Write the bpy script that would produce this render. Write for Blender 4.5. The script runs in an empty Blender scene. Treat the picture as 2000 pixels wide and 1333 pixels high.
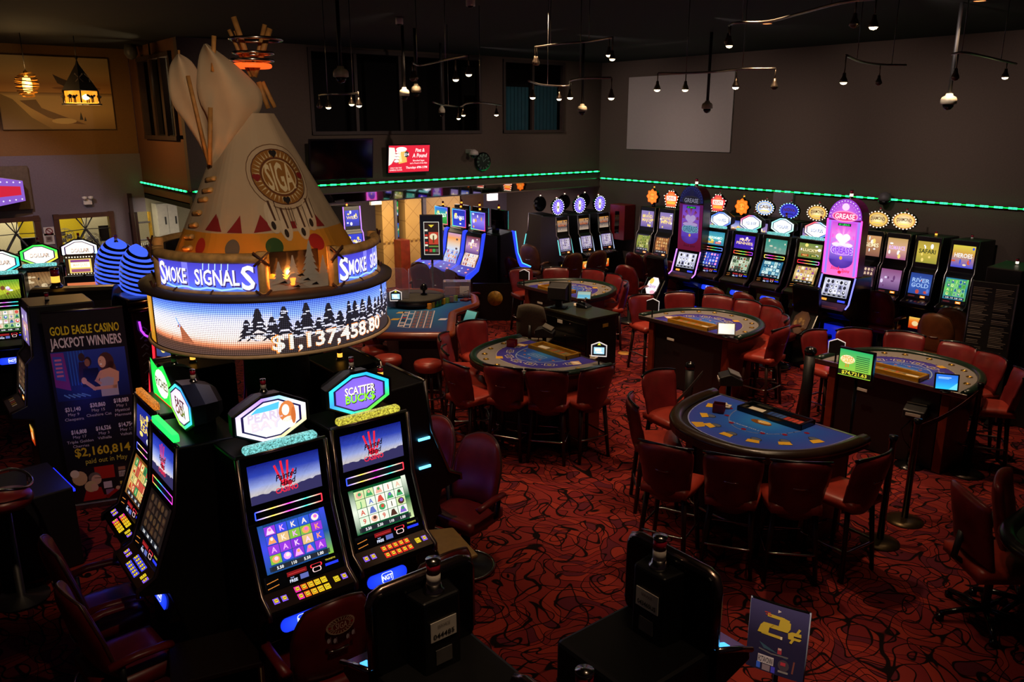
import bpy, bmesh, math, random
from mathutils import Vector, Matrix
random.seed(7)
PI = math.pi
S = bpy.context.scene
COL = S.collection
# ------------------------------------------------------------------ camera
F_PX, PITCH, YAW, CAM_H = 1570.0, math.radians(15.2), math.radians(38.5), 3.65
cd = bpy.data.cameras.new('camera')
cam = bpy.data.objects.new('camera', cd)
COL.objects.link(cam)
cam.location = (0, 0, CAM_H)
cam.rotation_euler = (PI / 2 - PITCH, 0, -YAW)
cd.sensor_width = 36.0
cd.lens = 36.0 * F_PX / 2000.0
cd.clip_start = 0.05
cd.clip_end = 200
S.camera = cam
# ------------------------------------------------------------------ world, exposure, ceiling lights
S.view_settings.view_transform = 'Standard'
S.view_settings.look = 'None'
S.view_settings.exposure = 0.15
S.view_settings.gamma = 1.0
S.view_settings.use_curve_mapping = False
W = bpy.data.worlds.new('world')
S.world = W
W.use_nodes = True
W.node_tree.nodes['Background'].inputs[0].default_value = (0.055, 0.03, 0.04, 1)
W.node_tree.nodes['Background'].inputs[1].default_value = 0.10


def spot(name, loc, target, power, col, size_deg=70, blend=0.6, radius=0.06):
    l = bpy.data.lights.new(name, 'SPOT')
    l.energy = power
    l.color = col
    l.spot_size = math.radians(size_deg)
    l.spot_blend = blend
    l.shadow_soft_size = radius
    o = bpy.data.objects.new(name, l)
    COL.objects.link(o)
    o.location = loc
    o.rotation_euler = (Vector(target) - Vector(loc)).to_track_quat('-Z', 'Y').to_euler()
    return o


def point(name, loc, power, col, radius=0.03):
    l = bpy.data.lights.new(name, 'POINT')
    l.energy = power
    l.color = col
    l.shadow_soft_size = radius
    o = bpy.data.objects.new(name, l)
    COL.objects.link(o)
    o.location = loc
    return o


def area(name, loc, target, power, col, sx, sy):
    l = bpy.data.lights.new(name, 'AREA')
    l.shape = 'RECTANGLE'
    l.size, l.size_y = sx, sy
    l.energy = power
    l.color = col
    o = bpy.data.objects.new(name, l)
    COL.objects.link(o)
    o.location = loc
    o.rotation_euler = (Vector(target) - Vector(loc)).to_track_quat('-Z', 'Y').to_euler()
    return o


WARM = (1.0, 0.72, 0.45)
CEIL = 4.95
# first two are recessed downlights, the rest added spots with no fixture: (x, y, power, beam degrees, aim x, aim y)
DOWN = [(9.94, 4.24, 230, 62, 9.6, 4.2), (9.93, 6.94, 250, 62, 9.5, 6.9), (9.6, 9.7, 300, 66, 9.3, 9.7),
        (6.0, 4.1, 210, 58, 6.1, 4.15), (6.0, 7.05, 260, 64, 6.1, 7.05), (6.3, 10.0, 340, 66, 6.2, 10.0),
        (7.4, 5.3, 430, 64, 9.0, 5.3), (7.3, 8.5, 470, 64, 9.2, 8.6), (3.4, 4.0, 115, 50, 3.6, 5.2), (4.6, 2.2, 38, 70, 4.7, 2.3),
        (11.2, 11.3, 150, 66, 11.0, 11.2), (3.9, 7.6, 150, 70, 4.1, 7.6), (1.1, 0.7, 520, 20, 4.2, 2.12), (2.2, 0.9, 45, 40, 2.3, 2.0), (1.4, 1.6, 85, 50, 1.5, 3.8),
        (0.2, 5.4, 150, 40, 1.35, 8.1)]
for i, (x, y, p, a, tx, ty) in enumerate(DOWN):
    spot('downlight_and_fill_beam', (x, y, CEIL - 0.03), (tx, ty, 0), p * 1.15, (1.0, 0.66, 0.40), a, 0.75, 0.05)
# spotlight on the tipi, glow of the alcoves
spot('tipi_spot', (0.7, 1.6, 4.85), (2.2, 5.7, 3.0), 230, (1.0, 0.74, 0.50), 44, 0.7, 0.08)
area('alcove_ceiling_light', (8.6, 14.9, 2.18), (8.6, 15.6, 0), 105, (1.0, 0.78, 0.5), 3.0, 0.8)
area('alcove_ceiling_light', (11.5, 15.4, 2.18), (11.5, 15.6, 0), 50, (0.95, 0.8, 0.85), 2.0, 0.8)
area('passage_ceiling_light', (4.9, 16.3, 2.28), (4.9, 16.6, 0), 55, (1.0, 0.93, 0.75), 1.2, 1.2)
area('cashier_ceiling_light', (2.4, 17.6, 2.6), (2.4, 18.0, 0), 75, (1.0, 0.9, 0.6), 2.8, 0.8)
spot('left_wall_fill', (0.9, 12.6, 4.9), (1.3, 16.6, 1.2), 330, (0.92, 0.76, 0.95), 62, 0.5, 0.1)  # added fill for the lower left wall, has no fixture
for y in (12.2, 9.6, 7.0, 4.4):
    spot('wall_fill_spot', (8.8, y, 4.9), (13.5, y + 0.3, 2.9), 215, (1.0, 0.80, 0.72), 62, 1.0, 0.05)  # added fill on the right wall, no lamp hangs there
for x in (5.4, 8.2, 11.0):
    spot('wall_fill_spot', (x, 9.0, 4.9), (x + 0.3, 13.7, 2.8), 130, (1.0, 0.76, 0.64), 62, 1.0, 0.05)  # same added fill for the back wall


# ------------------------------------------------------------------ pixel helpers (2000 x 1333 frame -> point of the room)
def ray(px, py):
    a, b = (px - 1000) / F_PX, -(py - 666.5) / F_PX
    y, z = math.cos(PITCH) + b * math.sin(PITCH), -math.sin(PITCH) + b * math.cos(PITCH)
    c, s = math.cos(YAW), math.sin(YAW)
    return Vector((a * c + y * s, -a * s + y * c, z))


def at(px, py, h):
    d = ray(px, py)
    return d * ((h - CAM_H) / d.z) + Vector((0, 0, CAM_H))


def on_x(px, py, x):
    d = ray(px, py)
    return d * (x / d.x) + Vector((0, 0, CAM_H))


def on_y(px, py, y):
    d = ray(px, py)
    return d * (y / d.y) + Vector((0, 0, CAM_H))


# ------------------------------------------------------------------ materials
def lin(h):
    if not isinstance(h, str):
        return tuple(h[:3])
    h = h.lstrip('#')
    if len(h) == 3:
        h = ''.join(c * 2 for c in h)
    out = []
    for i in (0, 2, 4):
        c = int(h[i:i + 2], 16) / 255
        out.append(c / 12.92 if c <= 0.04045 else ((c + 0.055) / 1.055) ** 2.4)
    return tuple(out)


def newmat(name):
    m = bpy.data.materials.new(name)
    m.use_nodes = True
    return m, m.node_tree.nodes, m.node_tree.links, m.node_tree.nodes['Principled BSDF']


_mats = {}


def pm(name, col, rough=0.5, metal=0.0, spec=0.5, vary=0.18, scale=18.0, bump=0.0, coat=0.0):
    """procedural surface: noise varies the colour and roughness"""
    if name in _mats:
        return _mats[name]
    m, n, l, b = newmat(name)
    c = lin(col)
    tc = n.new('ShaderNodeTexCoord')
    no = n.new('ShaderNodeTexNoise')
    no.inputs['Scale'].default_value = scale
    no.inputs['Detail'].default_value = 4
    l.new(tc.outputs['Object'], no.inputs['Vector'])
    r = n.new('ShaderNodeValToRGB')
    r.color_ramp.elements[0].position = 0.3
    r.color_ramp.elements[1].position = 0.7
    r.color_ramp.elements[0].color = (c[0] * (1 - vary), c[1] * (1 - vary), c[2] * (1 - vary), 1)
    r.color_ramp.elements[1].color = (min(1, c[0] * (1 + vary)), min(1, c[1] * (1 + vary)), min(1, c[2] * (1 + vary)), 1)
    l.new(no.outputs['Fac'], r.inputs['Fac'])
    l.new(r.outputs['Color'], b.inputs['Base Color'])
    b.inputs['Roughness'].default_value = rough
    b.inputs['Metallic'].default_value = metal
    b.inputs['Specular IOR Level'].default_value = spec
    b.inputs['Coat Weight'].default_value = coat
    if bump:
        bp = n.new('ShaderNodeBump')
        bp.inputs['Strength'].default_value = bump
        bp.inputs['Distance'].default_value = 0.004
        l.new(no.outputs['Fac'], bp.inputs['Height'])
        l.new(bp.outputs['Normal'], b.inputs['Normal'])
    _mats[name] = m
    return m


def em(name, col, strength):
    if name in _mats:
        return _mats[name]
    m, n, l, b = newmat(name)
    c = lin(col)
    b.inputs['Base Color'].default_value = (c[0] * 0.5, c[1] * 0.5, c[2] * 0.5, 1)
    b.inputs['Emission Color'].default_value = (*c, 1)
    b.inputs['Emission Strength'].default_value = strength
    _mats[name] = m
    return m


def scr(strength):
    """a lit picture: the mesh's own colours shine"""
    name = 'lit_picture_%g' % strength
    if name in _mats:
        return _mats[name]
    m, n, l, b = newmat(name)
    a = n.new('ShaderNodeAttribute')
    a.attribute_name = 'Col'
    b.inputs['Base Color'].default_value = (0.01, 0.01, 0.01, 1)
    b.inputs['Roughness'].default_value = 0.25
    l.new(a.outputs['Color'], b.inputs['Emission Color'])
    b.inputs['Emission Strength'].default_value = strength
    _mats[name] = m
    return m


def led_mat(strength, pitch):
    name = 'led_video_wall'
    m, n, l, b = newmat(name)
    a = n.new('ShaderNodeAttribute')
    a.attribute_name = 'Col'
    uv = n.new('ShaderNodeUVMap')
    sc = n.new('ShaderNodeVectorMath')
    sc.operation = 'SCALE'
    sc.inputs['Scale'].default_value = 1.0 / pitch
    l.new(uv.outputs['UV'], sc.inputs[0])
    fr = n.new('ShaderNodeVectorMath')
    fr.operation = 'FRACTION'
    l.new(sc.outputs['Vector'], fr.inputs[0])
    sb = n.new('ShaderNodeVectorMath')
    sb.operation = 'SUBTRACT'
    sb.inputs[1].default_value = (0.5, 0.5, 0)
    l.new(fr.outputs['Vector'], sb.inputs[0])
    ln = n.new('ShaderNodeVectorMath')
    ln.operation = 'LENGTH'
    l.new(sb.outputs['Vector'], ln.inputs[0])
    mr = n.new('ShaderNodeMapRange')
    mr.inputs['From Min'].default_value = 0.22
    mr.inputs['From Max'].default_value = 0.5
    mr.inputs['To Min'].default_value = strength
    mr.inputs['To Max'].default_value = strength * 0.16
    l.new(ln.outputs['Value'], mr.inputs['Value'])
    b.inputs['Base Color'].default_value = (0.01, 0.01, 0.01, 1)
    b.inputs['Roughness'].default_value = 0.5
    l.new(a.outputs['Color'], b.inputs['Emission Color'])
    l.new(mr.outputs['Result'], b.inputs['Emission Strength'])
    return m


def printed(name='printed_sheet', rough=0.5, spec=0.4):
    if name in _mats:
        return _mats[name]
    m, n, l, b = newmat(name)
    a = n.new('ShaderNodeAttribute')
    a.attribute_name = 'Col'
    l.new(a.outputs['Color'], b.inputs['Base Color'])
    b.inputs['Roughness'].default_value = rough
    b.inputs['Specular IOR Level'].default_value = spec
    _mats[name] = m
    return m


def clear(name, col='#ffffff', rough=0.02, alpha=0.12):
    """clear acrylic or glass sheet: mostly see-through, glossy"""
    if name in _mats:
        return _mats[name]
    m, n, l, b = newmat(name)
    out = n['Material Output']
    tr = n.new('ShaderNodeBsdfTransparent')
    mx = n.new('ShaderNodeMixShader')
    fz = n.new('ShaderNodeFresnel')
    fz.inputs['IOR'].default_value = 1.45
    ad = n.new('ShaderNodeMath')
    ad.operation = 'ADD'
    ad.inputs[1].default_value = alpha
    l.new(fz.outputs['Fac'], ad.inputs[0])
    l.new(ad.outputs['Value'], mx.inputs['Fac'])
    b.inputs['Base Color'].default_value = (*lin(col), 1)
    b.inputs['Roughness'].default_value = rough
    l.new(tr.outputs['BSDF'], mx.inputs[1])
    l.new(b.outputs['BSDF'], mx.inputs[2])
    l.new(mx.outputs['Shader'], out.inputs['Surface'])
    _mats[name] = m
    return m


BLACK = pm('black_satin_laminate', '#0c0b0c', 0.42, vary=0.25)
GLOSS = pm('black_gloss_plastic', '#0b0a0c', 0.18, vary=0.2)
BEZEL = pm('black_screen_bezel', '#08080a', 0.22, vary=0.1)
CHROME = pm('brushed_chrome', '#b9b2ac', 0.2, 1.0, vary=0.06)
DCHROME = pm('dark_chrome_trim', '#a09490', 0.3, 1.0, vary=0.1)
BRASS = pm('worn_brass', '#b08a3a', 0.35, 1.0, vary=0.15)
LEATHER = pm('oxblood_leather', '#8e2c1e', 0.36, vary=0.22, scale=9, bump=0.25)
LEATHER2 = pm('maroon_vinyl', '#6c1a1c', 0.36, vary=0.22, scale=9, bump=0.25)
TANL = pm('brown_vinyl', '#7a4a2c', 0.4, vary=0.22, scale=9, bump=0.25)
WOOD = pm('dark_stained_wood', '#2a1009', 0.4, vary=0.3, scale=7)
REDWOOD = pm('cherry_wood', '#6a2410', 0.38, vary=0.3, scale=7)
LOG = pm('varnished_log', '#c09458', 0.55, vary=0.35, scale=14, bump=0.5)
POLE = pm('peeled_pole_wood', '#a8763c', 0.6, vary=0.25, scale=20, bump=0.3)
CANVAS = pm('cream_canvas', '#b7a184', 0.85, vary=0.07, scale=5, bump=0.3)
LASH = pm('brown_lashing', '#4a2414', 0.7, vary=0.2)
WHITEP = pm('white_plastic', '#cfc8bd', 0.4, vary=0.06)
GREYP = pm('grey_plastic', '#5a564e', 0.45, vary=0.15)
DARKP = pm('charcoal_plastic', '#1c1b1b', 0.45, vary=0.2)
STEEL = pm('brushed_steel', '#8f8c8a', 0.32, 1.0, vary=0.12, scale=30)
PRINT = printed()
FELT = printed('printed_felt', 0.9, 0.15)
ACRYL = clear('clear_acrylic', '#d9d4ff', 0.03, 0.07)


# ------------------------------------------------------------------ objects
def link(name, me, parent=None):
    o = bpy.data.objects.new(name, me)
    COL.objects.link(o)
    if parent:
        o.parent = parent
    return o


def tag(o, label, cat=None, group=None, kind=None):
    o['label'] = label
    if cat:
        o['category'] = cat
    if group:
        o['group'] = group
    if kind:
        o['kind'] = kind
    return o


def thing(name, label, cat, loc=(0, 0, 0), rz=0.0, group=None):
    o = bpy.data.objects.new(name, None)
    o.empty_display_size = 0.1
    COL.objects.link(o)
    o.location = loc
    o.rotation_euler = (0, 0, rz)
    return tag(o, label, cat, group)


def kids(o):
    return [c for c in bpy.data.objects if c.parent == o]


def dup(root, loc, rz, label, group=None):
    """a copy of a thing with copies of its parts and their sub-parts"""
    r = root.copy()
    COL.objects.link(r)
    r.location = loc
    r.rotation_euler = (0, 0, rz)
    r['label'] = label
    if group:
        r['group'] = group
    for ch in root.children:
        c = ch.copy()
        COL.objects.link(c)
        c.parent = r
        for g in ch.children:
            d = g.copy()
            COL.objects.link(d)
            d.parent = c
    return r


def rot2(p, a):
    c, s = math.cos(a), math.sin(a)
    return (p[0] * c - p[1] * s, p[0] * s + p[1] * c)


class MB:
    """collects shapes, then becomes one mesh object"""

    def __init__(s):
        s.v, s.f, s.m, s.sm = [], [], [], []

    def face_list(s, vs, fs, mat=0, smooth=False):
        k = len(s.v)
        s.v += [tuple(p) for p in vs]
        s.f += [tuple(i + k for i in f) for f in fs]
        s.m += [mat] * len(fs)
        s.sm += [smooth] * len(fs)
        return s

    def box(s, c, d, mat=0, rz=0.0, rx=0.0):
        x, y, z = d[0] / 2, d[1] / 2, d[2] / 2
        vs = []
        for dz in (-z, z):
            for dx, dy in ((-x, -y), (x, -y), (x, y), (-x, y)):
                p = Vector((dx, dy, dz))
                if rx:
                    p = Matrix.Rotation(rx, 3, 'X') @ p
                if rz:
                    p = Matrix.Rotation(rz, 3, 'Z') @ p
                vs.append((c[0] + p.x, c[1] + p.y, c[2] + p.z))
        return s.face_list(vs, [(0, 3, 2, 1), (4, 5, 6, 7), (0, 1, 5, 4), (1, 2, 6, 5), (2, 3, 7, 6), (3, 0, 4, 7)], mat)

    def prism(s, prof, x0, x1, mat=0, axis='x'):
        """closed profile extruded: axis x -> profile (y, z); axis z -> profile (x, y)"""
        n = len(prof)
        if axis == 'x':
            vs = [(x0, p[0], p[1]) for p in prof] + [(x1, p[0], p[1]) for p in prof]
        elif axis == 'y':
            vs = [(p[0], x0, p[1]) for p in prof] + [(p[0], x1, p[1]) for p in prof]
        else:
            vs = [(p[0], p[1], x0) for p in prof] + [(p[0], p[1], x1) for p in prof]
        fs = [tuple(range(n - 1, -1, -1)), tuple(range(n, 2 * n))]
        fs += [(i, (i + 1) % n, n + (i + 1) % n, n + i) for i in range(n)]
        return s.face_list(vs, fs, mat)

    def loft(s, rings, mat=0, cap=True, smooth=True, closed=True):
        n = len(rings[0])
        vs = [p for r in rings for p in r]
        fs = []
        for k in range(len(rings) - 1):
            for i in range(n if closed else n - 1):
                j = (i + 1) % n
                fs.append((k * n + i, k * n + j, (k + 1) * n + j, (k + 1) * n + i))
        if cap:
            fs.append(tuple(range(n - 1, -1, -1)))
            e = (len(rings) - 1) * n
            fs.append(tuple(range(e, e + n)))
        return s.face_list(vs, fs, mat, smooth)

    def lathe(s, prof, c=(0, 0, 0), seg=20, mat=0, smooth=True, cap=True):
        rings = [[(c[0] + r * math.cos(2 * PI * i / seg), c[1] + r * math.sin(2 * PI * i / seg), c[2] + z) for i in range(seg)] for r, z in prof]
        return s.loft(rings, mat, cap, smooth)

    def tube(s, pts, r, seg=8, mat=0, closed=False, r2=None, flat=1.0):
        pts = [Vector(p) for p in pts]
        n = len(pts)
        rings = []
        up = Vector((0, 0, 1))
        prev = None
        for i, p in enumerate(pts):
            if closed:
                t = (pts[(i + 1) % n] - pts[i - 1]).normalized()
            else:
                t = (pts[min(i + 1, n - 1)] - pts[max(i - 1, 0)]).normalized()
            if prev is None:
                a = up if abs(t.z) < 0.95 else Vector((1, 0, 0))
                u = t.cross(a).normalized()
            else:
                u = (prev - t * prev.dot(t)).normalized()
            prev = u
            w = t.cross(u)
            rr = r if r2 is None else r + (r2 - r) * i / max(1, n - 1)
            rings.append([tuple(p + u * (rr * math.cos(2 * PI * k / seg)) + w * (rr * flat * math.sin(2 * PI * k / seg))) for k in range(seg)])
        if closed:
            rings.append(rings[0])
        return s.loft(rings, mat, not closed, True)

    def pad(s, fn, nu=10, nv=8, mat=0):
        """pillow: fn(u, v, side) -> point, u v in -1..1, side +1 front / -1 back; both sides meet at the rim"""
        vs, fs = [], []
        for side in (1, -1):
            for j in range(nv + 1):
                for i in range(nu + 1):
                    vs.append(tuple(fn(-1 + 2 * i / nu, -1 + 2 * j / nv, side)))
        N = (nu + 1) * (nv + 1)
        for j in range(nv):
            for i in range(nu):
                a = j * (nu + 1) + i
                fs.append((a, a + 1, a + nu + 2, a + nu + 1))
                fs.append((N + a, N + a + nu + 1, N + a + nu + 2, N + a + 1))
        edge = [i for i in range(nu + 1)] + [(j + 1) * (nu + 1) - 1 for j in range(1, nv + 1)] + [nv * (nu + 1) + i for i in range(nu - 1, -1, -1)] + [j * (nu + 1) for j in range(nv - 1, 0, -1)]
        for k in range(len(edge)):
            a, b = edge[k], edge[(k + 1) % len(edge)]
            fs.append((b, a, N + a, N + b))
        return s.face_list(vs, fs, mat, True)

    def build(s, name, mats, parent=None, bevel=0.0, seg=2, loc=None):
        me = bpy.data.meshes.new(name)
        me.from_pydata(s.v, [], s.f)
        for m in (mats if isinstance(mats, (list, tuple)) else [mats]):
            me.materials.append(m)
        for p, mi, sm in zip(me.polygons, s.m, s.sm):
            p.material_index = mi
            p.use_smooth = sm
        bm = bmesh.new()
        bm.from_mesh(me)
        bmesh.ops.recalc_face_normals(bm, faces=bm.faces)
        if bevel:
            es = [e for e in bm.edges if len(e.link_faces) == 2 and e.calc_face_angle(0) > 0.5]
            if es:
                bmesh.ops.bevel(bm, geom=es, offset=bevel, segments=seg, affect='EDGES', profile=0.5, clamp_overlap=True)
        bm.to_mesh(me)
        bm.free()
        o = link(name, me, parent)
        if loc:
            o.location = loc
        return o


def rrect(w, h, r, n=4, cx=0.0, cy=0.0):
    pts = []
    for qx, qy, a0 in ((1, 1, 0), (-1, 1, 90), (-1, -1, 180), (1, -1, 270)):
        for k in range(n + 1):
            a = math.radians(a0 + 90 * k / n)
            pts.append((cx + qx * (w / 2 - r) + r * math.cos(a), cy + qy * (h / 2 - r) + r * math.sin(a)))
    return pts


# ------------------------------------------------------------------ lettering
_gl = {}


def make_glyphs(chars):
    src = []
    for bold in (0, 1):
        for ch in chars:
            for t in (ch, 'H' + ch + 'H', 'HH', 'H'):
                if (bold, t) in _gl:
                    continue
                cu = bpy.data.curves.new('glyph', 'FONT')
                cu.body = t
                cu.resolution_u = 2
                cu.offset = 0.022 * bold
                o = bpy.data.objects.new('glyph', cu)
                COL.objects.link(o)
                src.append((bold, t, o))
                _gl[(bold, t)] = None
    bpy.context.view_layer.update()
    dg = bpy.context.evaluated_depsgraph_get()
    for bold, t, o in src:
        me = o.evaluated_get(dg).to_mesh()
        vs = [(v.co.x, v.co.y) for v in me.vertices]
        fs = [tuple(p.vertices) for p in me.polygons]
        _gl[(bold, t)] = (vs, fs)
        o.evaluated_get(dg).to_mesh_clear()
    for bold, t, o in src:
        cu = o.data
        bpy.data.objects.remove(o)
        bpy.data.curves.remove(cu)


make_glyphs('ABCDEFGHIJKLMNOPQRSTUVWXYZabcdefghijklmnopqrstuvwxyz0123456789$,.&%/-:')


def width(b, t):
    xs = [p[0] for p in _gl[(b, t)][0]]
    return max(xs) - min(xs)


class Art:
    """flat picture of coloured pieces; layer n lies a hair above layer n-1"""

    def __init__(s):
        s.p = []

    def poly(s, pts, col, layer=1):
        if isinstance(col, list):
            s.p.append((list(pts), [lin(c) for c in col], layer))
        else:
            c = lin(col)
            s.p.append((list(pts), [c] * len(pts), layer))
        return s

    def rect(s, x0, y0, x1, y1, col, layer=1):
        return s.poly([(x0, y0), (x1, y0), (x1, y1), (x0, y1)], col, layer)

    def grad(s, x0, y0, x1, y1, stops, layer=0, n=1):
        """vertical gradient through stops [(t, colour)], cut in n columns"""
        for i in range(n):
            a, b = x0 + (x1 - x0) * i / n, x0 + (x1 - x0) * (i + 1) / n
            for (t0, c0), (t1, c1) in zip(stops, stops[1:]):
                ya, yb = y0 + (y1 - y0) * t0, y0 + (y1 - y0) * t1
                s.poly([(a, ya), (b, ya), (b, yb), (a, yb)], [c0, c0, c1, c1], layer)
        return s

    def ell(s, cx, cy, rx, ry, col, layer=1, n=14, col2=None):
        pts = [(cx + rx * math.cos(2 * PI * i / n), cy + ry * math.sin(2 * PI * i / n)) for i in range(n)]
        if col2 is None:
            return s.poly(pts, col, layer)
        for i in range(n):
            s.poly([(cx, cy), pts[i], pts[(i + 1) % n]], [col, col2, col2], layer)
        return s

    def line(s, pts, w, col, layer=1, closed=False, cols=None):
        n = len(pts)
        m = n if closed else n - 1
        for i in range(m):
            a, b = Vector(pts[i]), Vector(pts[(i + 1) % n])
            d = b - a
            if d.length < 1e-9:
                continue
            d = d.normalized() * (w / 2)
            t = Vector((-d.y, d.x))
            c = col if cols is None else [cols[i], cols[(i + 1) % n], cols[(i + 1) % n], cols[i]]
            s.poly([a - d - t, b + d - t, b + d + t, a - d + t], c, layer)
        return s

    def ringpoly(s, pts, k, col, layer=1):
        """band between an outline and the same outline shrunk to k about its centre; col may be a list of colours"""
        cx, cy = sum(p[0] for p in pts) / len(pts), sum(p[1] for p in pts) / len(pts)
        q = [(cx + (p[0] - cx) * k, cy + (p[1] - cy) * k) for p in pts]
        n = len(pts)
        for i in range(n):
            j = (i + 1) % n
            c = col if isinstance(col, str) else [col[i % len(col)], col[j % len(col)], col[j % len(col)], col[i % len(col)]]
            s.poly([pts[i], pts[j], q[j], q[i]], c, layer)
        return s

    def text(s, t, cx, cy, h, col, layer=2, bold=1, aspect=1.0, shear=0.0, fit=None, align='c', ang=0.0, arc=0.0):
        """one line of capitals height h, centred on (cx, cy) (or starting there with align l)"""
        hs = _gl[(bold, 'H')][0]
        cap = max(p[1] for p in hs)
        k = h / cap
        wHH = width(bold, 'HH')
        adv, x = [], 0.0
        for ch in t:
            if ch == ' ':
                x += 0.3
                continue
            g = _gl[(bold, ch)]
            adv.append((ch, x))
            x += width(bold, 'H' + ch + 'H') - wHH
        wt = x * k * aspect
        ax = k * aspect
        if fit:
            ax *= fit / wt
            wt = fit
        ox = -wt / 2 if align == 'c' else 0.0
        ca, sa = math.cos(ang), math.sin(ang)
        c = lin(col)
        for ch, gx in adv:
            vs, fs = _gl[(bold, ch)]
            pp = []
            for vx, vy in vs:
                X = (vx + gx) * ax + ox + shear * vy * k
                Y = vy * k - h / 2
                if arc and wt:
                    Y += arc * (1 - (2 * X / wt) ** 2)
                pp.append((cx + X * ca - Y * sa, cy + X * sa + Y * ca))
            for f in fs:
                s.p.append(([pp[i] for i in f], [c] * len(f), layer))
        return s

    def build(s, name, mat, parent, fmap, step=0.0006, uv=False, back=None):
        vs, fs, cs, us = [], [], [], []
        for pts, cols, lay in s.p:
            k = len(vs)
            for p in pts:
                vs.append(tuple(fmap(p[0], p[1], lay * step)))
                us.append((p[0], p[1]))
            fs.append(tuple(range(k, k + len(pts))))
            cs += cols
        me = bpy.data.meshes.new(name)
        me.from_pydata(vs, [], fs)
        me.materials.append(mat)
        ca = me.color_attributes.new('Col', 'FLOAT_COLOR', 'POINT')
        for i, c in enumerate(cs):
            ca.data[i].color = (c[0], c[1], c[2], 1)
        if uv:
            ul = me.uv_layers.new(name='UVMap')
            for lp in me.loops:
                ul.data[lp.index].uv = us[lp.vertex_index]
        return link(name, me, parent)


def plane_map(o, u, v):
    """art coordinates in metres from point o along unit vectors u, v; offset along u x v"""
    o, u, v = Vector(o), Vector(u).normalized(), Vector(v).normalized()
    n = u.cross(v)
    return lambda a, b, d: o + u * a + v * b + n * (d + 0.003)


# ================================================================== THE ROOM
def struct(name, mb, m, parent=None, bevel=0.0):
    o = mb.build(name, m, parent, bevel)
    if parent is None:
        o['kind'] = 'structure'
    return o


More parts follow.
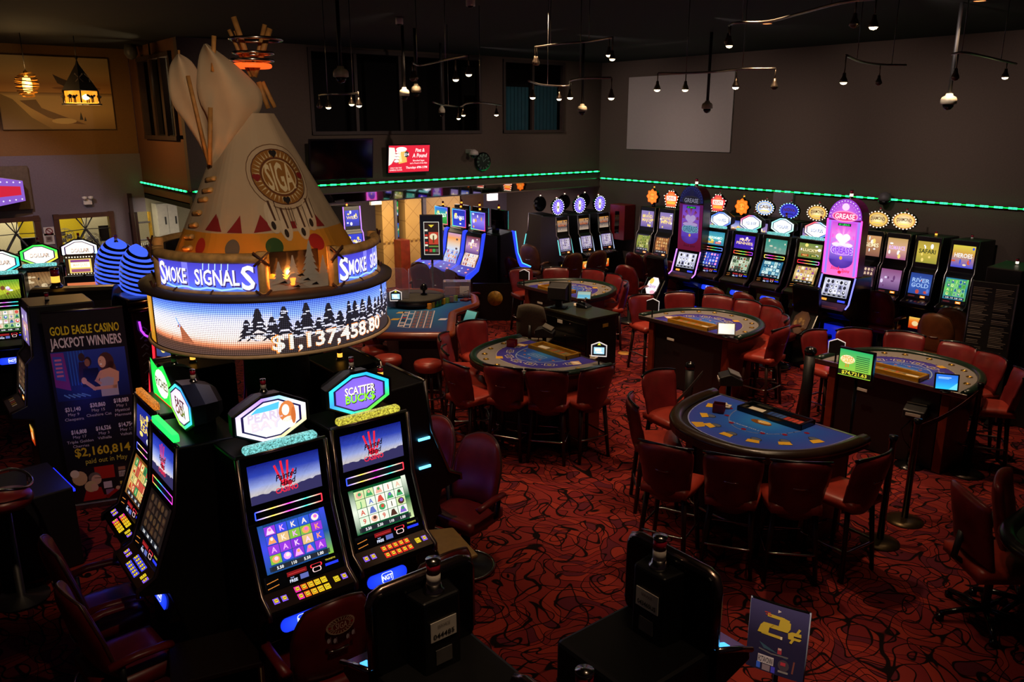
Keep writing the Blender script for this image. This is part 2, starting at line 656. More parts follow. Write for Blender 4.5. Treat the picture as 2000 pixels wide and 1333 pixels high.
def carpet_mat():
    m, n, l, b = newmat('red_swirl_carpet')
    tc = n.new('ShaderNodeTexCoord')

    def warp(scale, amt, off):
        no = n.new('ShaderNodeTexNoise')
        no.inputs['Scale'].default_value = scale
        no.inputs['Detail'].default_value = 1.0
        ma = n.new('ShaderNodeMapping')
        ma.inputs['Location'].default_value = (off, off * 2.3, 0)
        l.new(tc.outputs['Object'], ma.inputs['Vector'])
        l.new(ma.outputs['Vector'], no.inputs['Vector'])
        sb = n.new('ShaderNodeVectorMath')
        sb.operation = 'SUBTRACT'
        sb.inputs[1].default_value = (0.5, 0.5, 0.5)
        l.new(no.outputs['Color'], sb.inputs[0])
        sc = n.new('ShaderNodeVectorMath')
        sc.operation = 'SCALE'
        sc.inputs['Scale'].default_value = amt
        l.new(sb.outputs['Vector'], sc.inputs[0])
        ad = n.new('ShaderNodeVectorMath')
        ad.operation = 'ADD'
        l.new(ma.outputs['Vector'], ad.inputs[0])
        l.new(sc.outputs['Vector'], ad.inputs[1])
        return ad.outputs['Vector']

    def field(vec, sx, sy, rot, scale, k):
        ma = n.new('ShaderNodeMapping')
        ma.inputs['Scale'].default_value = (sx, sy, 0)
        ma.inputs['Rotation'].default_value = (0, 0, rot)
        l.new(vec, ma.inputs['Vector'])
        no = n.new('ShaderNodeTexNoise')
        no.noise_dimensions = '2D'
        no.inputs['Scale'].default_value = scale
        no.inputs['Detail'].default_value = 0.6
        l.new(ma.outputs['Vector'], no.inputs['Vector'])
        mu = n.new('ShaderNodeMath')
        mu.operation = 'MULTIPLY'
        mu.inputs[1].default_value = k
        l.new(no.outputs['Fac'], mu.inputs[0])
        return mu.outputs['Value']

    def op(kind, a, b=None, c=None):
        m_ = n.new('ShaderNodeMath')
        m_.operation = kind
        for i, v in enumerate((a, b, c)):
            if v is None:
                continue
            if isinstance(v, (int, float)):
                m_.inputs[i].default_value = v
            else:
                l.new(v, m_.inputs[i])
        return m_.outputs['Value']

    def contour(f, w):
        """thin curve wherever the field crosses a whole number"""
        d = op('ABSOLUTE', op('SUBTRACT', op('FRACT', f), 0.5))
        mr = n.new('ShaderNodeMapRange')
        mr.inputs['From Min'].default_value = 0.5 - w
        mr.inputs['From Max'].default_value = 0.5 - w * 0.6
        mr.inputs['To Min'].default_value = 1.0
        mr.inputs['To Max'].default_value = 0.0
        l.new(d, mr.inputs['Value'])
        return mr.outputs['Result']

    a1 = warp(2.6, 0.35, 0.0)
    a2 = warp(2.2, 0.4, 7.1)
    a3 = warp(1.6, 0.5, 13.7)
    f1, f2, f3 = field(a1, 1.0, 1.9, 0.5, 1.5, 9.0), field(a2, 2.0, 0.9, 0.3, 1.3, 8.0), field(a3, 1.1, 1.3, 0.9, 1.7, 6.0)
    ids = n.new('ShaderNodeCombineXYZ')
    l.new(op('FLOOR', f1), ids.inputs['X'])
    l.new(op('FLOOR', f2), ids.inputs['Y'])
    l.new(op('FLOOR', f3), ids.inputs['Z'])
    wn = n.new('ShaderNodeTexWhiteNoise')
    wn.noise_dimensions = '3D'
    l.new(ids.outputs['Vector'], wn.inputs['Vector'])
    lines = op('MINIMUM', op('MINIMUM', contour(f1, 0.075), contour(f2, 0.065)), contour(f3, 0.05))
    rp = n.new('ShaderNodeValToRGB')
    rp.color_ramp.interpolation = 'CONSTANT'
    es = rp.color_ramp.elements
    es[0].position, es[0].color = 0.0, (*lin('#782420'), 1)
    es[1].position, es[1].color = 0.3, (*lin('#862c22'), 1)
    for p, c in ((0.5, '#6a1e20'), (0.68, '#762622'), (0.84, '#541c26')):
        e = es.new(p)
        e.color = (*lin(c), 1)
    l.new(wn.outputs['Value'], rp.inputs['Fac'])
    mx = n.new('ShaderNodeMix')
    mx.data_type = 'RGBA'
    mx.inputs['A'].default_value = (*lin('#120606'), 1)
    l.new(lines, mx.inputs['Factor'])
    l.new(rp.outputs['Color'], mx.inputs['B'])
    l.new(mx.outputs['Result'], b.inputs['Base Color'])
    b.inputs['Roughness'].default_value = 0.95
    b.inputs['Specular IOR Level'].default_value = 0.1
    fi = n.new('ShaderNodeTexNoise')
    fi.inputs['Scale'].default_value = 260
    l.new(tc.outputs['Object'], fi.inputs['Vector'])
    bp = n.new('ShaderNodeBump')
    bp.inputs['Strength'].default_value = 0.35
    bp.inputs['Distance'].default_value = 0.004
    l.new(fi.outputs['Fac'], bp.inputs['Height'])
    l.new(bp.outputs['Normal'], b.inputs['Normal'])
    return m


def tile_mat():
    m, n, l, b = newmat('diagonal_tan_tile')
    tc = n.new('ShaderNodeTexCoord')
    ma = n.new('ShaderNodeMapping')
    ma.inputs['Rotation'].default_value = (PI / 2, 0, 0)
    l.new(tc.outputs['Object'], ma.inputs['Vector'])
    m2 = n.new('ShaderNodeMapping')
    m2.inputs['Rotation'].default_value = (0, 0, PI / 4)
    l.new(ma.outputs['Vector'], m2.inputs['Vector'])
    br = n.new('ShaderNodeTexBrick')
    br.offset = 0
    br.inputs['Scale'].default_value = 1.0
    br.inputs['Brick Width'].default_value = 0.3
    br.inputs['Row Height'].default_value = 0.3
    br.inputs['Mortar Size'].default_value = 0.006
    br.inputs['Color1'].default_value = (*lin('#b08a4e'), 1)
    br.inputs['Color2'].default_value = (*lin('#a98449'), 1)
    br.inputs['Mortar'].default_value = (*lin('#8a6636'), 1)
    l.new(m2.outputs['Vector'], br.inputs['Vector'])
    l.new(br.outputs['Color'], b.inputs['Base Color'])
    b.inputs['Roughness'].default_value = 0.45
    return m


WALLB = pm('brown_plaster', '#54463c', 0.85, vary=0.07, scale=40, bump=0.3)
WALLT = pm('tan_plaster', '#75522a', 0.85, vary=0.07, scale=40, bump=0.3)
WALLP = pm('mauve_plaster', '#6c6068', 0.85, vary=0.07, scale=40, bump=0.3)
WALLC = pm('cream_plaster', '#b3aa90', 0.85, vary=0.06, scale=40)
WALLY = pm('yellow_plaster', '#c2a915', 0.85, vary=0.06, scale=40)
CEILM = pm('black_ceiling_paint', '#0a0b0a', 0.9, vary=0.3, scale=12)
FRAMEW = pm('brown_window_frame', '#4a2a18', 0.5, vary=0.25, scale=9)
FRAMED = pm('dark_window_frame', '#33251f', 0.55, vary=0.2, scale=9)
MIRROR = pm('mirrored_valance', '#c9c4c0', 0.03, 1.0, vary=0.02)
GLASS = clear('dark_window_glass', '#020202', 0.02, 0.05)

struct('floor', MB().box((5, 9, -0.05), (21, 22, 0.1)), carpet_mat())
struct('ceiling', MB().box((5, 9, CEIL + 0.05), (21, 22, 0.1)), CEILM)
struct('wall_right', MB().box((13.575, 8.4, 2.475), (0.15, 19, 4.95)), WALLB)
# back wall above the alcove with its two upper windows
wb = MB()
Y0, Y1 = 13.71, 13.86
YC = (Y0 + Y1) / 2


def wbox(x0, x1, z0, z1):
    wb.box(((x0 + x1) / 2, YC, (z0 + z1) / 2), (x1 - x0, Y1 - Y0, z1 - z0))


wbox(4.2, 13.5, 2.22, 3.47)
wbox(4.2, 6.41, 3.47, 4.95)
wbox(10.07, 10.69, 3.47, 4.95)
wbox(12.33, 13.5, 3.47, 4.95)
wbox(6.41, 10.07, 4.88, 4.95)
wbox(10.69, 12.33, 4.88, 4.95)
struct('wall_back', wb, WALLB)
struct('trim_1', MB().box((8.85, 13.70, 2.31), (9.28, 0.02, 0.16)), MIRROR)
struct('trim_2', MB().box((8.85, 13.69, 2.40), (9.28, 0.05, 0.02)).box((8.85, 13.69, 2.22), (9.28, 0.05, 0.02)), DCHROME)


def window(name, x0, x1, z0, z1, mull, blinds=()):
    f = MB()
    for x in (x0, x1):
        f.box((x, 13.73, (z0 + z1) / 2), (0.06, 0.1, z1 - z0 + 0.06))
    for z in (z0, z1):
        f.box(((x0 + x1) / 2, 13.73, z), (x1 - x0 + 0.06, 0.12, 0.06))
    for x in mull:
        f.box((x, 13.74, (z0 + z1) / 2), (0.06, 0.08, z1 - z0))
    w = struct(name, f, FRAMED)
    xs = [x0] + list(mull) + [x1]
    for a, b in zip(xs, xs[1:]):
        MB().box(((a + b) / 2, 13.77, (z0 + z1) / 2), (b - a - 0.06, 0.006, z1 - z0 - 0.06)).build('pane', GLASS, w)
    for a, b, za, zb, m in blinds:
        k = MB()
        nn = max(2, int((b - a) / 0.09))
        for i in range(nn):
            k.box((a + (b - a) * (i + 0.5) / nn, 13.83, (za + zb) / 2), ((b - a) / nn * 0.96, 0.012, zb - za), rz=0.1)
        k.build('vertical_blind', m, w)
    return w


XM = [on_y(p, 200, Y0).x for p in (697, 783, 865)]
TEAL = pm('teal_vertical_blind', '#2c6a7a', 0.8, vary=0.12, scale=6)
window('window_1', 6.41, 10.07, 3.47, 4.88, XM)
window('window_2', 10.69, 12.33, 3.47, 4.88, [on_y(1041, 200, Y0).x], [(10.76, 11.45, 3.5, 4.38, TEAL), (11.56, 12.27, 3.5, 4.42, TEAL)])
struct('wall_upstairs', MB().box((9, 15.2, 4.2), (9.6, 0.1, 1.5)).box((9, 14.5, 3.42), (9.6, 1.3, 0.06)), pm('dark_upstairs_wall', '#0c0706', 0.9))
struct('ceiling_low', MB().box((8.85, 16.2, 2.31), (9.3, 4.68, 0.1)), CEILM)
# the wall that joins the left wall to the back wall, with its slatted window
wc = MB()
for y0, y1, z0, z1 in ((13.86, 16.6, 2.34, 3.4), (13.86, 16.6, 4.72, 4.95), (13.86, 14.06, 3.4, 4.72), (15.88, 16.6, 3.4, 4.72)):
    wc.box((4.275, (y0 + y1) / 2, (z0 + z1) / 2), (0.15, y1 - y0, z1 - z0))
struct('wall_side', wc, pm('brown_plaster_side', '#6a4428', 0.85, vary=0.07, scale=40, bump=0.3))
fr = MB()
for y in (14.06, 15.88):
    fr.box((4.2, y, 4.06), (0.1, 0.07, 1.36))
for z in (3.4, 4.72):
    fr.box((4.2, 14.97, z), (0.12, 1.9, 0.07))
for y in (14.62, 15.22):
    fr.box((4.21, y, 4.06), (0.09, 0.13, 1.3))
w3 = struct('window_3', fr, FRAMED)
for y0, y1 in ((14.1, 14.55), (14.69, 15.15), (15.29, 15.85)):
    MB().box((4.27, (y0 + y1) / 2, 4.06), (0.006, y1 - y0, 1.28)).build('pane', GLASS, w3)
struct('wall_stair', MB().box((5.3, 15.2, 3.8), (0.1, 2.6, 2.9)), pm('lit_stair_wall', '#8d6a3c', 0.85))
point('stair_lamp', (4.7, 14.6, 4.3), 35, (1, 0.75, 0.4), 0.1)
# left wall: tan above, mauve below, two cashier windows and a passage
wl = MB()


def lbox(x0, x1, z0, z1):
    wl.box(((x0 + x1) / 2, 16.67, (z0 + z1) / 2), (x1 - x0, 0.14, z1 - z0))


lbox(-4.5, 4.2, 2.0, 3.09)
lbox(-4.5, 1.0, 0, 2.0)
lbox(1.0, 3.86, 0, 1.0)
lbox(2.33, 2.64, 1.0, 2.0)
lbox(3.56, 3.88, 1.0, 2.0)
lbox(3.7, 3.88, 0, 1.0)
wl2 = MB().box((-0.15, 16.7, 4.02), (8.7, 0.14, 1.86))
struct('wall_left', wl, WALLP)
struct('trim_3', wl2, WALLT)
struct('wall_passage', MB().box((4.9, 18.3, 1.2), (2.4, 0.1, 2.4)).box((6.05, 17.6, 1.15), (0.1, 1.5, 2.3)), WALLC)
struct('wall_alcove', MB().box((9.8, 17.25, 1.15), (7.5, 0.1, 2.3)), WALLP)
struct('wall_cashier', MB().box((1.6, 18.9, 1.4), (4.4, 0.1, 2.8)), WALLY)
struct('wall_office', MB().box((3.55, 17.8, 1.4), (0.5, 0.1, 2.8)).box((1.3, 18.4, 1.4), (1.9, 0.1, 2.8)), WALLC)
struct('ceiling_office', MB().box((1.6, 17.9, 2.85), (5.2, 2.3, 0.1)), WALLC)
for i, (x0, x1) in enumerate(((1.0, 2.33), (2.64, 3.56))):
    f = MB()
    for x in (x0, x1):
        f.box((x, 16.62, 1.5), (0.09, 0.16, 1.1))
    for z in (1.0, 2.0):
        f.box(((x0 + x1) / 2, 16.62, z), (x1 - x0 + 0.09, 0.18, 0.08))
    w = struct('window_%d' % (4 + i), f, FRAMEW)
    MB().box(((x0 + x1) / 2, 16.66, 1.5), (x1 - x0 - 0.08, 0.006, 0.94)).build('pane', GLASS, w)
    # wrought-iron tipi grille
    g = MB()
    xc = (x0 + x1) / 2 + (0.32 if i == 0 else 0.0)
    for s in (-1, 1):
        g.tube([(xc - s * 0.16, 16.58, 2.0), (xc, 16.58, 1.75), (xc + s * 0.42, 16.58, 1.06)], 0.012, 6)
        g.tube([(xc - s * 0.05, 16.58, 2.0), (xc, 16.58, 1.75)], 0.008, 6)
        g.tube([(xc + s * 0.01, 16.57, 1.74), (xc + s * 0.40, 16.57, 1.1)], 0.022, 6)
    g.tube([(x0, 16.58, 1.72), (xc, 16.58, 1.75), (x1, 16.58, 1.74)], 0.008, 6)
    g.tube([(xc + 0.28 * math.cos(a), 16.58, 1.28 + 0.12 * math.sin(a)) for a in [PI * k / 10 for k in range(11)]], 0.013, 6)
    g.tube([(x0, 16.58, 1.3), (xc - 0.28, 16.58, 1.28)], 0.008, 6)
    g.tube([(xc + 0.28, 16.58, 1.28), (x1, 16.58, 1.3)], 0.008, 6)
    g.build('tipi_grille', DARKP, w)
struct('door_1', MB().box((3.92, 16.6, 1.18), (0.06, 0.2, 2.36)).box((4.02, 17.0, 1.15), (0.05, 0.7, 2.3)), WOOD)
# alcove: tiled pillars, wooden door, pale post
TILE = tile_mat()


def tiled(name, p0, p1, y, z1=2.26, m=TILE, d=0.3):
    a, b = on_y(p0, 440, y).x, on_y(p1, 440, y).x
    struct(name, MB().box(((a + b) / 2, y + d / 2, z1 / 2), (b - a, d, z1)), m)
    bd = MB()
    k = 0
    x = a
    while x < b - 0.02:
        bd.box((x + 0.03, y - 0.004, 1.02 + 0.03 * (k % 2)), (0.055, 0.008, 0.05), k % 2)
        x += 0.06
        k += 1
    o = bd.build('trim_%d' % (4 + int(p0) % 7), [pm('brown_mosaic', '#6a4a24', 0.5), pm('gold_mosaic', '#9a7434', 0.5)])
    o['kind'] = 'structure'


tiled('wall_tiled_near', 747, 770, 15.9)
tiled('wall_tiled_middle', 792, 824, 15.9)
tiled('wall_tiled_far', 831, 899, 16.4)
struct('trim_20', MB().box((on_y(777, 440, 15.9).x, 15.75, 0.55), (0.24, 0.3, 1.1)), REDWOOD)
struct('trim_21', MB().box((on_y(772, 440, 15.9).x, 16.0, 1.15), (0.06, 0.3, 2.3)).box((on_y(826, 440, 16.1).x, 16.15, 1.15), (0.09, 0.3, 2.3)), pm('grey_post', '#4b444a', 0.6))
xd0, xd1 = on_y(901, 440, 16.75).x, on_y(944, 440, 16.75).x
struct('door_2', MB().box(((xd0 + xd1) / 2, 16.77, 1.05), (xd1 - xd0, 0.06, 2.1)), pm('brown_door', '#4a2f16', 0.5, vary=0.2, scale=6))
xa, xb = on_y(1108, 440, 15.6).x, on_y(1126, 440, 15.6).x
struct('trim_22', MB().box(((xa + xb) / 2, 15.65, 1.13), (xb - xa, 0.1, 2.26)), pm('ochre_panel', '#8a6a2c', 0.6))
struct('trim_23', MB().box((xa - 0.07, 15.6, 1.13), (0.14, 0.12, 2.26)), WALLC)
struct('door_3', MB().box((xb + 0.42, 15.7, 1.08), (0.8, 0.06, 2.16)), pm('dark_door', '#20120d', 0.5, vary=0.2, scale=6))
struct('trim_24', MB().box((13.46, 8.75, 1.23), (0.05, 0.42, 2.36)), pm('pale_pilaster', '#7a7078', 0.8, vary=0.05))


# ------------------------------------------------------------------ green light strips
def strip(p0, p1, label, pitch=0.2):
    a, b = Vector(p0), Vector(p1)
    d = (b - a)
    L = d.length
    d.normalize()
    rz = math.atan2(d.y, d.x)
    c = MB()
    mid = (a + b) / 2
    c.box(mid, (L, 0.03, 0.035), 0, rz)
    n = int(L / pitch)
    up = Vector((0, 0, 0.0))
    side = Vector((-d.y, d.x, 0)) * 0.02
    if side.dot(Vector((0, 0, 0)) - a.to_3d()) < 0:
        side = -side
    for i in range(n):
        for k in (0.3, 0.62):
            c.box(a + d * ((i + k) * L / n) + side, (0.055, 0.012, 0.026), 1, rz)
    c.tube([a + side * 1.2 + Vector((0, 0, 0)), b + side * 1.2], 0.007, 6, 2)
    o = c.build('light_strip', [DARKP, em('green_led', '#34f58c', 5.0), em('green_led_glow', '#00c03c', 4.5)])
    return tag(o, label, 'light strip')


strip((4.2, 13.67, 2.56), (13.45, 13.67, 2.56), 'green light strip along the back wall above the alcove')
strip((13.46, 13.6, 2.41), (13.46, 1.5, 2.41), 'green light strip along the right wall behind the slot machines')
strip((4.16, 16.55, 2.56), (4.16, 13.75, 2.56), 'short green light strip left of the tipi above the lit passage')

# ------------------------------------------------------------------ on the walls
o = MB().box((13.475, 11.435, 3.845), (0.03, 2.78, 1.52)).build('projection_screen', pm('screen_cloth', '#a49a94', 0.9, vary=0.02), None, 0.004)
tag(o, 'large blank grey projection screen high on the right wall', 'screen')
t = thing('landscape_picture', 'wide picture of a bird over a snowy river valley high on the left wall', 'picture', (2.05, 16.58, 3.54))
A = Art()
A.grad(0, 0.62, 1.78, 1.22, [(0, '#c08a48'), (0.25, '#a5733a'), (0.5, '#b99358'), (1, '#b59a68')])
A.grad(0, 0, 1.78, 0.62, [(0, '#8a6a3c'), (0.5, '#c09a5e'), (0.9, '#c7a468'), (1, '#7a5226')])
A.poly([(0, 0), (0.75, 0), (0.45, 0.2), (0.2, 0.5), (0, 0.6)], '#7c5f33', 1)
A.poly([(0.3, 0.48), (0.55, 0.5), (0.62, 0.36), (0.95, 0.22), (1.3, 0.08), (1.0, 0.1), (0.7, 0.2), (0.45, 0.36)], '#6d4a24', 2)
A.ell(0.95, 0.14, 0.2, 0.05, '#c9ab74', 3)
A.ell(1.22, 0.7, 0.4, 0.03, '#8a5a2c', 2)
A.poly([(0.86, 0.93), (0.98, 0.87), (1.15, 0.8), (1.3, 0.76), (1.46, 0.68), (1.38, 0.66), (1.2, 0.7), (1.05, 0.72), (0.92, 0.78)], '#3a2412', 3)
A.ell(1.13, 0.75, 0.13, 0.04, '#2c1a0e', 4)
A.poly([(1.2, 0.16), (1.26, 0.16), (1.23, 0.3)], '#2a2414', 3).poly([(1.27, 0.14), (1.31, 0.14), (1.29, 0.22)], '#2a2414', 3)
MB().box((0.89, 0.0, 0.61), (1.8, 0.035, 1.24)).build('canvas_frame', pm('canvas_edge', '#5a4326', 0.7), t)
A.build('picture', PRINT, t, plane_map((0, -0.018, 0), (1, 0, 0), (0, 0, 1)))


def tv(name, label, px, y, w, h, art, x0=None, z0=None, tilt=0.12):
    t = thing(name, label, 'television', (px, y, z0))
    b = MB().box((w / 2, 0.02, h / 2), (w + 0.04, 0.05, h + 0.04)).box((w / 2, 0.1, h / 2), (0.3, 0.14, 0.3))
    b.build('casing', GLOSS, t, 0.006)
    if art:
        art.build('display', scr(1.15), t, plane_map((0, -0.008, 0), (1, 0, 0), (0, 0, 1)))
    else:
        MB().box((w / 2, -0.006, h / 2), (w - 0.02, 0.004, h - 0.02)).build('display', pm('dark_display_glass', '#050507', 0.08, vary=0.05), t)
    t.rotation_euler = (tilt, 0, 0)
    return t


tv('wall_television', 'switched-off black television on the back wall beside the tipi', 6.2, 13.5, 1.22, 0.68, None, z0=2.68)
A = Art().rect(0, 0, 0.9, 0.5, '#d61f35', 0)
A.poly([(0, 0.13), (0.06, 0.16), (0.16, 0.3), (0.12, 0.46), (0, 0.47)], '#f2e6dc', 1)
for k in range(4):
    A.ell(0.17 + 0.012 * k, 0.21 + 0.055 * k, 0.055, 0.028, '#fff3ea', 3, 12).line([(0.13, 0.19 + 0.055 * k), (0.21, 0.19 + 0.055 * k)], 0.006, '#5a4a44', 4)
A.poly([(0.22, 0.16), (0.4, 0.19), (0.36, 0.43), (0.17, 0.4)], '#e8b55c', 2).poly([(0.24, 0.19), (0.29, 0.2), (0.25, 0.4), (0.2, 0.39)], '#f7dfa2', 3)
A.ell(0.27, 0.43, 0.12, 0.045, '#fff7ee', 4)
A.ell(0.385, 0.335, 0.055, 0.055, '#2a3028', 4).text('$14', 0.385, 0.335, 0.05, '#ffffff', 5)
A.text('Pint &', 0.68, 0.41, 0.065, '#ffe9e6', 2, 1, 0.9, 0.1).text('A Pound', 0.68, 0.31, 0.075, '#ffe9e6', 2, 1, 0.85, 0.1)
A.text('Bloodied Sages', 0.66, 0.215, 0.03, '#ffd9d6', 2).text('and a Pound of the Ribs', 0.66, 0.165, 0.028, '#ffd9d6', 2)
A.text('Thursdays 4PM-11PM', 0.62, 0.085, 0.042, '#ffe9e6', 2, fit=0.48).text('ONLY ON THE', 0.16, 0.085, 0.026, '#ffd9d6', 2).text('GAMING FLOOR', 0.16, 0.045, 0.026, '#ffd9d6', 2)
tv('wall_television', 'lit red television with a beer mug promotion on the back wall', 7.8, 13.56, 0.9, 0.5, A, z0=2.74)
t = thing('wall_clock', 'round dark clock on the back wall below a dome camera', 'clock', (on_y(944, 316, 13.65).x, 13.69, on_y(944, 316, 13.65).z))
d = MB()
d.loft([[(0.19 * math.cos(a), y, 0.19 * math.sin(a)) for a in [2 * PI * i / 28 for i in range(28)]] for y in (0.0, -0.04)])
d.build('case', GLOSS, t)
A = Art().ell(0, 0, 0.165, 0.165, '#10251a', 0, 28)
for k in range(12):
    a = k * PI / 6
    A.line([(0.125 * math.cos(a), 0.125 * math.sin(a)), (0.155 * math.cos(a), 0.155 * math.sin(a))], 0.02, '#5c7a68', 1)
A.line([(0, 0), (0.07, 0.06)], 0.012, '#6f8f7c', 2).line([(0, 0), (-0.03, 0.12)], 0.009, '#6f8f7c', 2)
A.build('dial', PRINT, t, plane_map((0, -0.042, 0), (1, 0, 0), (0, 0, 1)))


def lightbox(px0, px1, py0, py1, y, label):
    a, b = on_y(px0, py0, y), on_y(px1, py1, y)
    t = thing('lightbox', label, 'light', ((a.x + b.x) / 2, y, (a.z + b.z) / 2))
    w, h = b.x - a.x, a.z - b.z
    MB().box((0, 0.04, 0), (w + 0.02, 0.08, h + 0.02)).build('housing', WHITEP, t, 0.005)
    for s in (-1, 1):
        MB().tube([(s * w * 0.3, 0.04, h / 2), (s * w * 0.3, 0.04, 2.27 - (a.z + b.z) / 2)], 0.006, 6).build('hanger', STEEL, t)
    MB().box((0, -0.003, 0), (w - 0.02, 0.006, h - 0.02)).build('diffuser', em('white_lightbox', '#e8ecff', 1.9), t)
    return t


lightbox(725, 745, 386, 399, 15.6, 'small white lightbox hanging left of the tiled pillars')
lightbox(955, 972, 371, 391, 15.6, 'taller white lightbox hanging over the mauve alcove wall')
p = on_x(1208, 434, 13.2)
t = thing('fire_cabinet', 'red fire hose cabinet on the right wall near the alcove corner', 'cabinet', (13.32, p.y, p.z))
MB().box((0, 0, 0), (0.34, 0.46, 0.78)).build('case', pm('fire_red', '#8a0f14', 0.4), t, 0.01)
MB().box((-0.172, 0.0, 0), (0.006, 0.13, 0.5)).build('window', pm('cabinet_window', '#120606', 0.1), t)
# passage: cabinets and a yellow ladder
p = on_y(326, 430, 17.9)
t = thing('wall_cabinet', 'white metal key cabinet with hanging tray in the lit passage', 'cabinet', (p.x, 18.0, p.z))
MB().box((0, 0, 0), (0.42, 0.35, 0.7)).build('case', WHITEP, t, 0.01)
for s in (-0.1, 0.11):
    dd = MB().box((s, -0.185, 0.02), (0.19, 0.015, 0.6)).build('door', WHITEP, t, 0.004)
    MB().box((s + 0.05, -0.198, 0.0), (0.03, 0.012, 0.16)).build('handle', DARKP, dd)
MB().box((0.0, -0.25, -0.42), (0.34, 0.25, 0.03)).box((0.0, -0.36, -0.37), (0.34, 0.02, 0.1)).build('tray', WHITEP, t, 0.004)
t = thing('step_ladder', 'folded yellow step ladder leaning in the lit passage', 'ladder', (on_y(281, 430, 17.4).x, 17.5, 0), 0.1)
YL = pm('yellow_fibreglass', '#c99a12', 0.4)
for s in (-0.14, 0.14):
    MB().box((s, 0, 0.95), (0.05, 0.06, 1.9)).build('rail', YL, t, 0.006)
for k in range(5):
    MB().box((0, -0.02, 0.3 + 0.35 * k), (0.26, 0.08, 0.03)).build('step', STEEL, t, 0.004)
for k, w_ in enumerate(('leftmost', 'second', 'third', 'rightmost')):
    t = thing('folding_chair', w_ + ' of the grey folded chairs leaning in the lit passage', 'chair', (on_y(293 + 5 * k, 430, 17.6).x, 17.75 + 0.05 * k, 0), 0.3, 'folded chairs in the passage')
    f = MB()
    f.tube([(-0.2, 0, 0.02), (-0.2, 0, 1.25), (0.18, 0, 1.25), (0.18, 0, 0.02)], 0.013, 6)
    f.build('frame', STEEL, t)
    MB().box((-0.01, 0, 0.95), (0.36, 0.02, 0.5)).build('seat', STEEL, t, 0.004)
# notices between the cashier windows, shelf sign
for k, (py, lb, c1) in enumerate(((452, 'round no-smoking notice on the mauve wall between the cashier windows', '#7a1c22'), (467, 'pale paper notice below the no-smoking notice on the mauve wall', '#5a4a44'))):
    p = on_y(96, py, 16.58)
    t = tag(MB().box((p.x, 16.59, p.z), (0.17, 0.008, 0.15 if k == 0 else 0.2)).build('wall_notice', WHITEP), lb, 'notice')
    A = Art()
    if k == 0:
        A.ringpoly([(0.06 * math.cos(a), 0.06 * math.sin(a)) for a in [2 * PI * i / 20 for i in range(20)]], 0.75, c1, 1).line([(-0.04, 0.04), (0.04, -0.04)], 0.014, c1, 1)
    else:
        A.rect(-0.05, -0.05, 0.05, 0.05, '#8a7a70', 1).rect(-0.03, -0.02, 0.03, 0.03, c1, 2)
    A.build('notice_print', PRINT, t, plane_map((p.x, 16.584, p.z), (1, 0, 0), (0, 0, 1)))
p = on_y(172, 395, 16.5)
t = thing('emergency_light', 'small white twin-head emergency light on the mauve wall', 'light', (p.x, 16.52, p.z))
MB().box((0, 0.03, 0), (0.14, 0.08, 0.1)).build('housing', WHITEP, t, 0.01)
for s in (-0.05, 0.05):
    MB().lathe([(0.01, 0), (0.04, 0.02), (0.045, 0.06), (0.0, 0.07)], (s, -0.03, 0.04), 12).build('lamp_head', WHITEP, t)
# cashier rooms: monitors and fans
for k, (px, py, y, lb) in enumerate(((62, 480, 17.0, 'black computer monitor behind the left cashier window'), (212, 455, 17.2, 'black computer monitor behind the right cashier window'))):
    p = on_y(px, py, y)
    t = thing('monitor', lb, 'monitor', (p.x, y, p.z))
    MB().box((0, 0, 0), (0.34, 0.05, 0.3)).build('screen_housing', GLOSS, t, 0.008)
    MB().box((0, 0.05, -0.35), (0.06, 0.04, 0.5)).build('stand', GLOSS, t, 0.004)
struct('trim_30', MB().box((2.3, 17.0, 0.9), (2.9, 0.5, 0.06)).box((2.3, 17.2, 0.44), (2.9, 0.1, 0.88)), WOOD)
for px, py, lb in ((126, 462, 'round desk fan behind the right cashier window'), (178, 470, 'small white desk fan at the right side of the cashier window')):
    p = on_y(px, py, 17.1)
    t = thing('desk_fan', lb, 'fan', (p.x, 17.05, 0.93))
    hz = max(0.25, p.z - 0.93)
    g = MB()
    for r in (0.06, 0.1, 0.14, 0.16):
        g.tube([(r * math.cos(a), -0.05, hz + r * math.sin(a)) for a in [2 * PI * i / 20 for i in range(20)]], 0.004, 5, closed=True)
    for i in range(12):
        a = 2 * PI * i / 12
        g.tube([(0, -0.06, hz), (0.16 * math.cos(a), -0.05, hz + 0.16 * math.sin(a))], 0.003, 4)
    g.build('guard', STEEL, t)
    MB().lathe([(0.1, 0), (0.1, 0.02), (0.02, 0.03), (0.02, hz - 0.05)], (0, 0.02, 0), 14).build('stand', WHITEP, t)
    bl = MB()
    for i in range(3):
        a = 2 * PI * i / 3
        bl.box((0.07 * math.cos(a), -0.03, hz + 0.07 * math.sin(a)), (0.09, 0.008, 0.08))
    bl.build('blade', WHITEP, t)


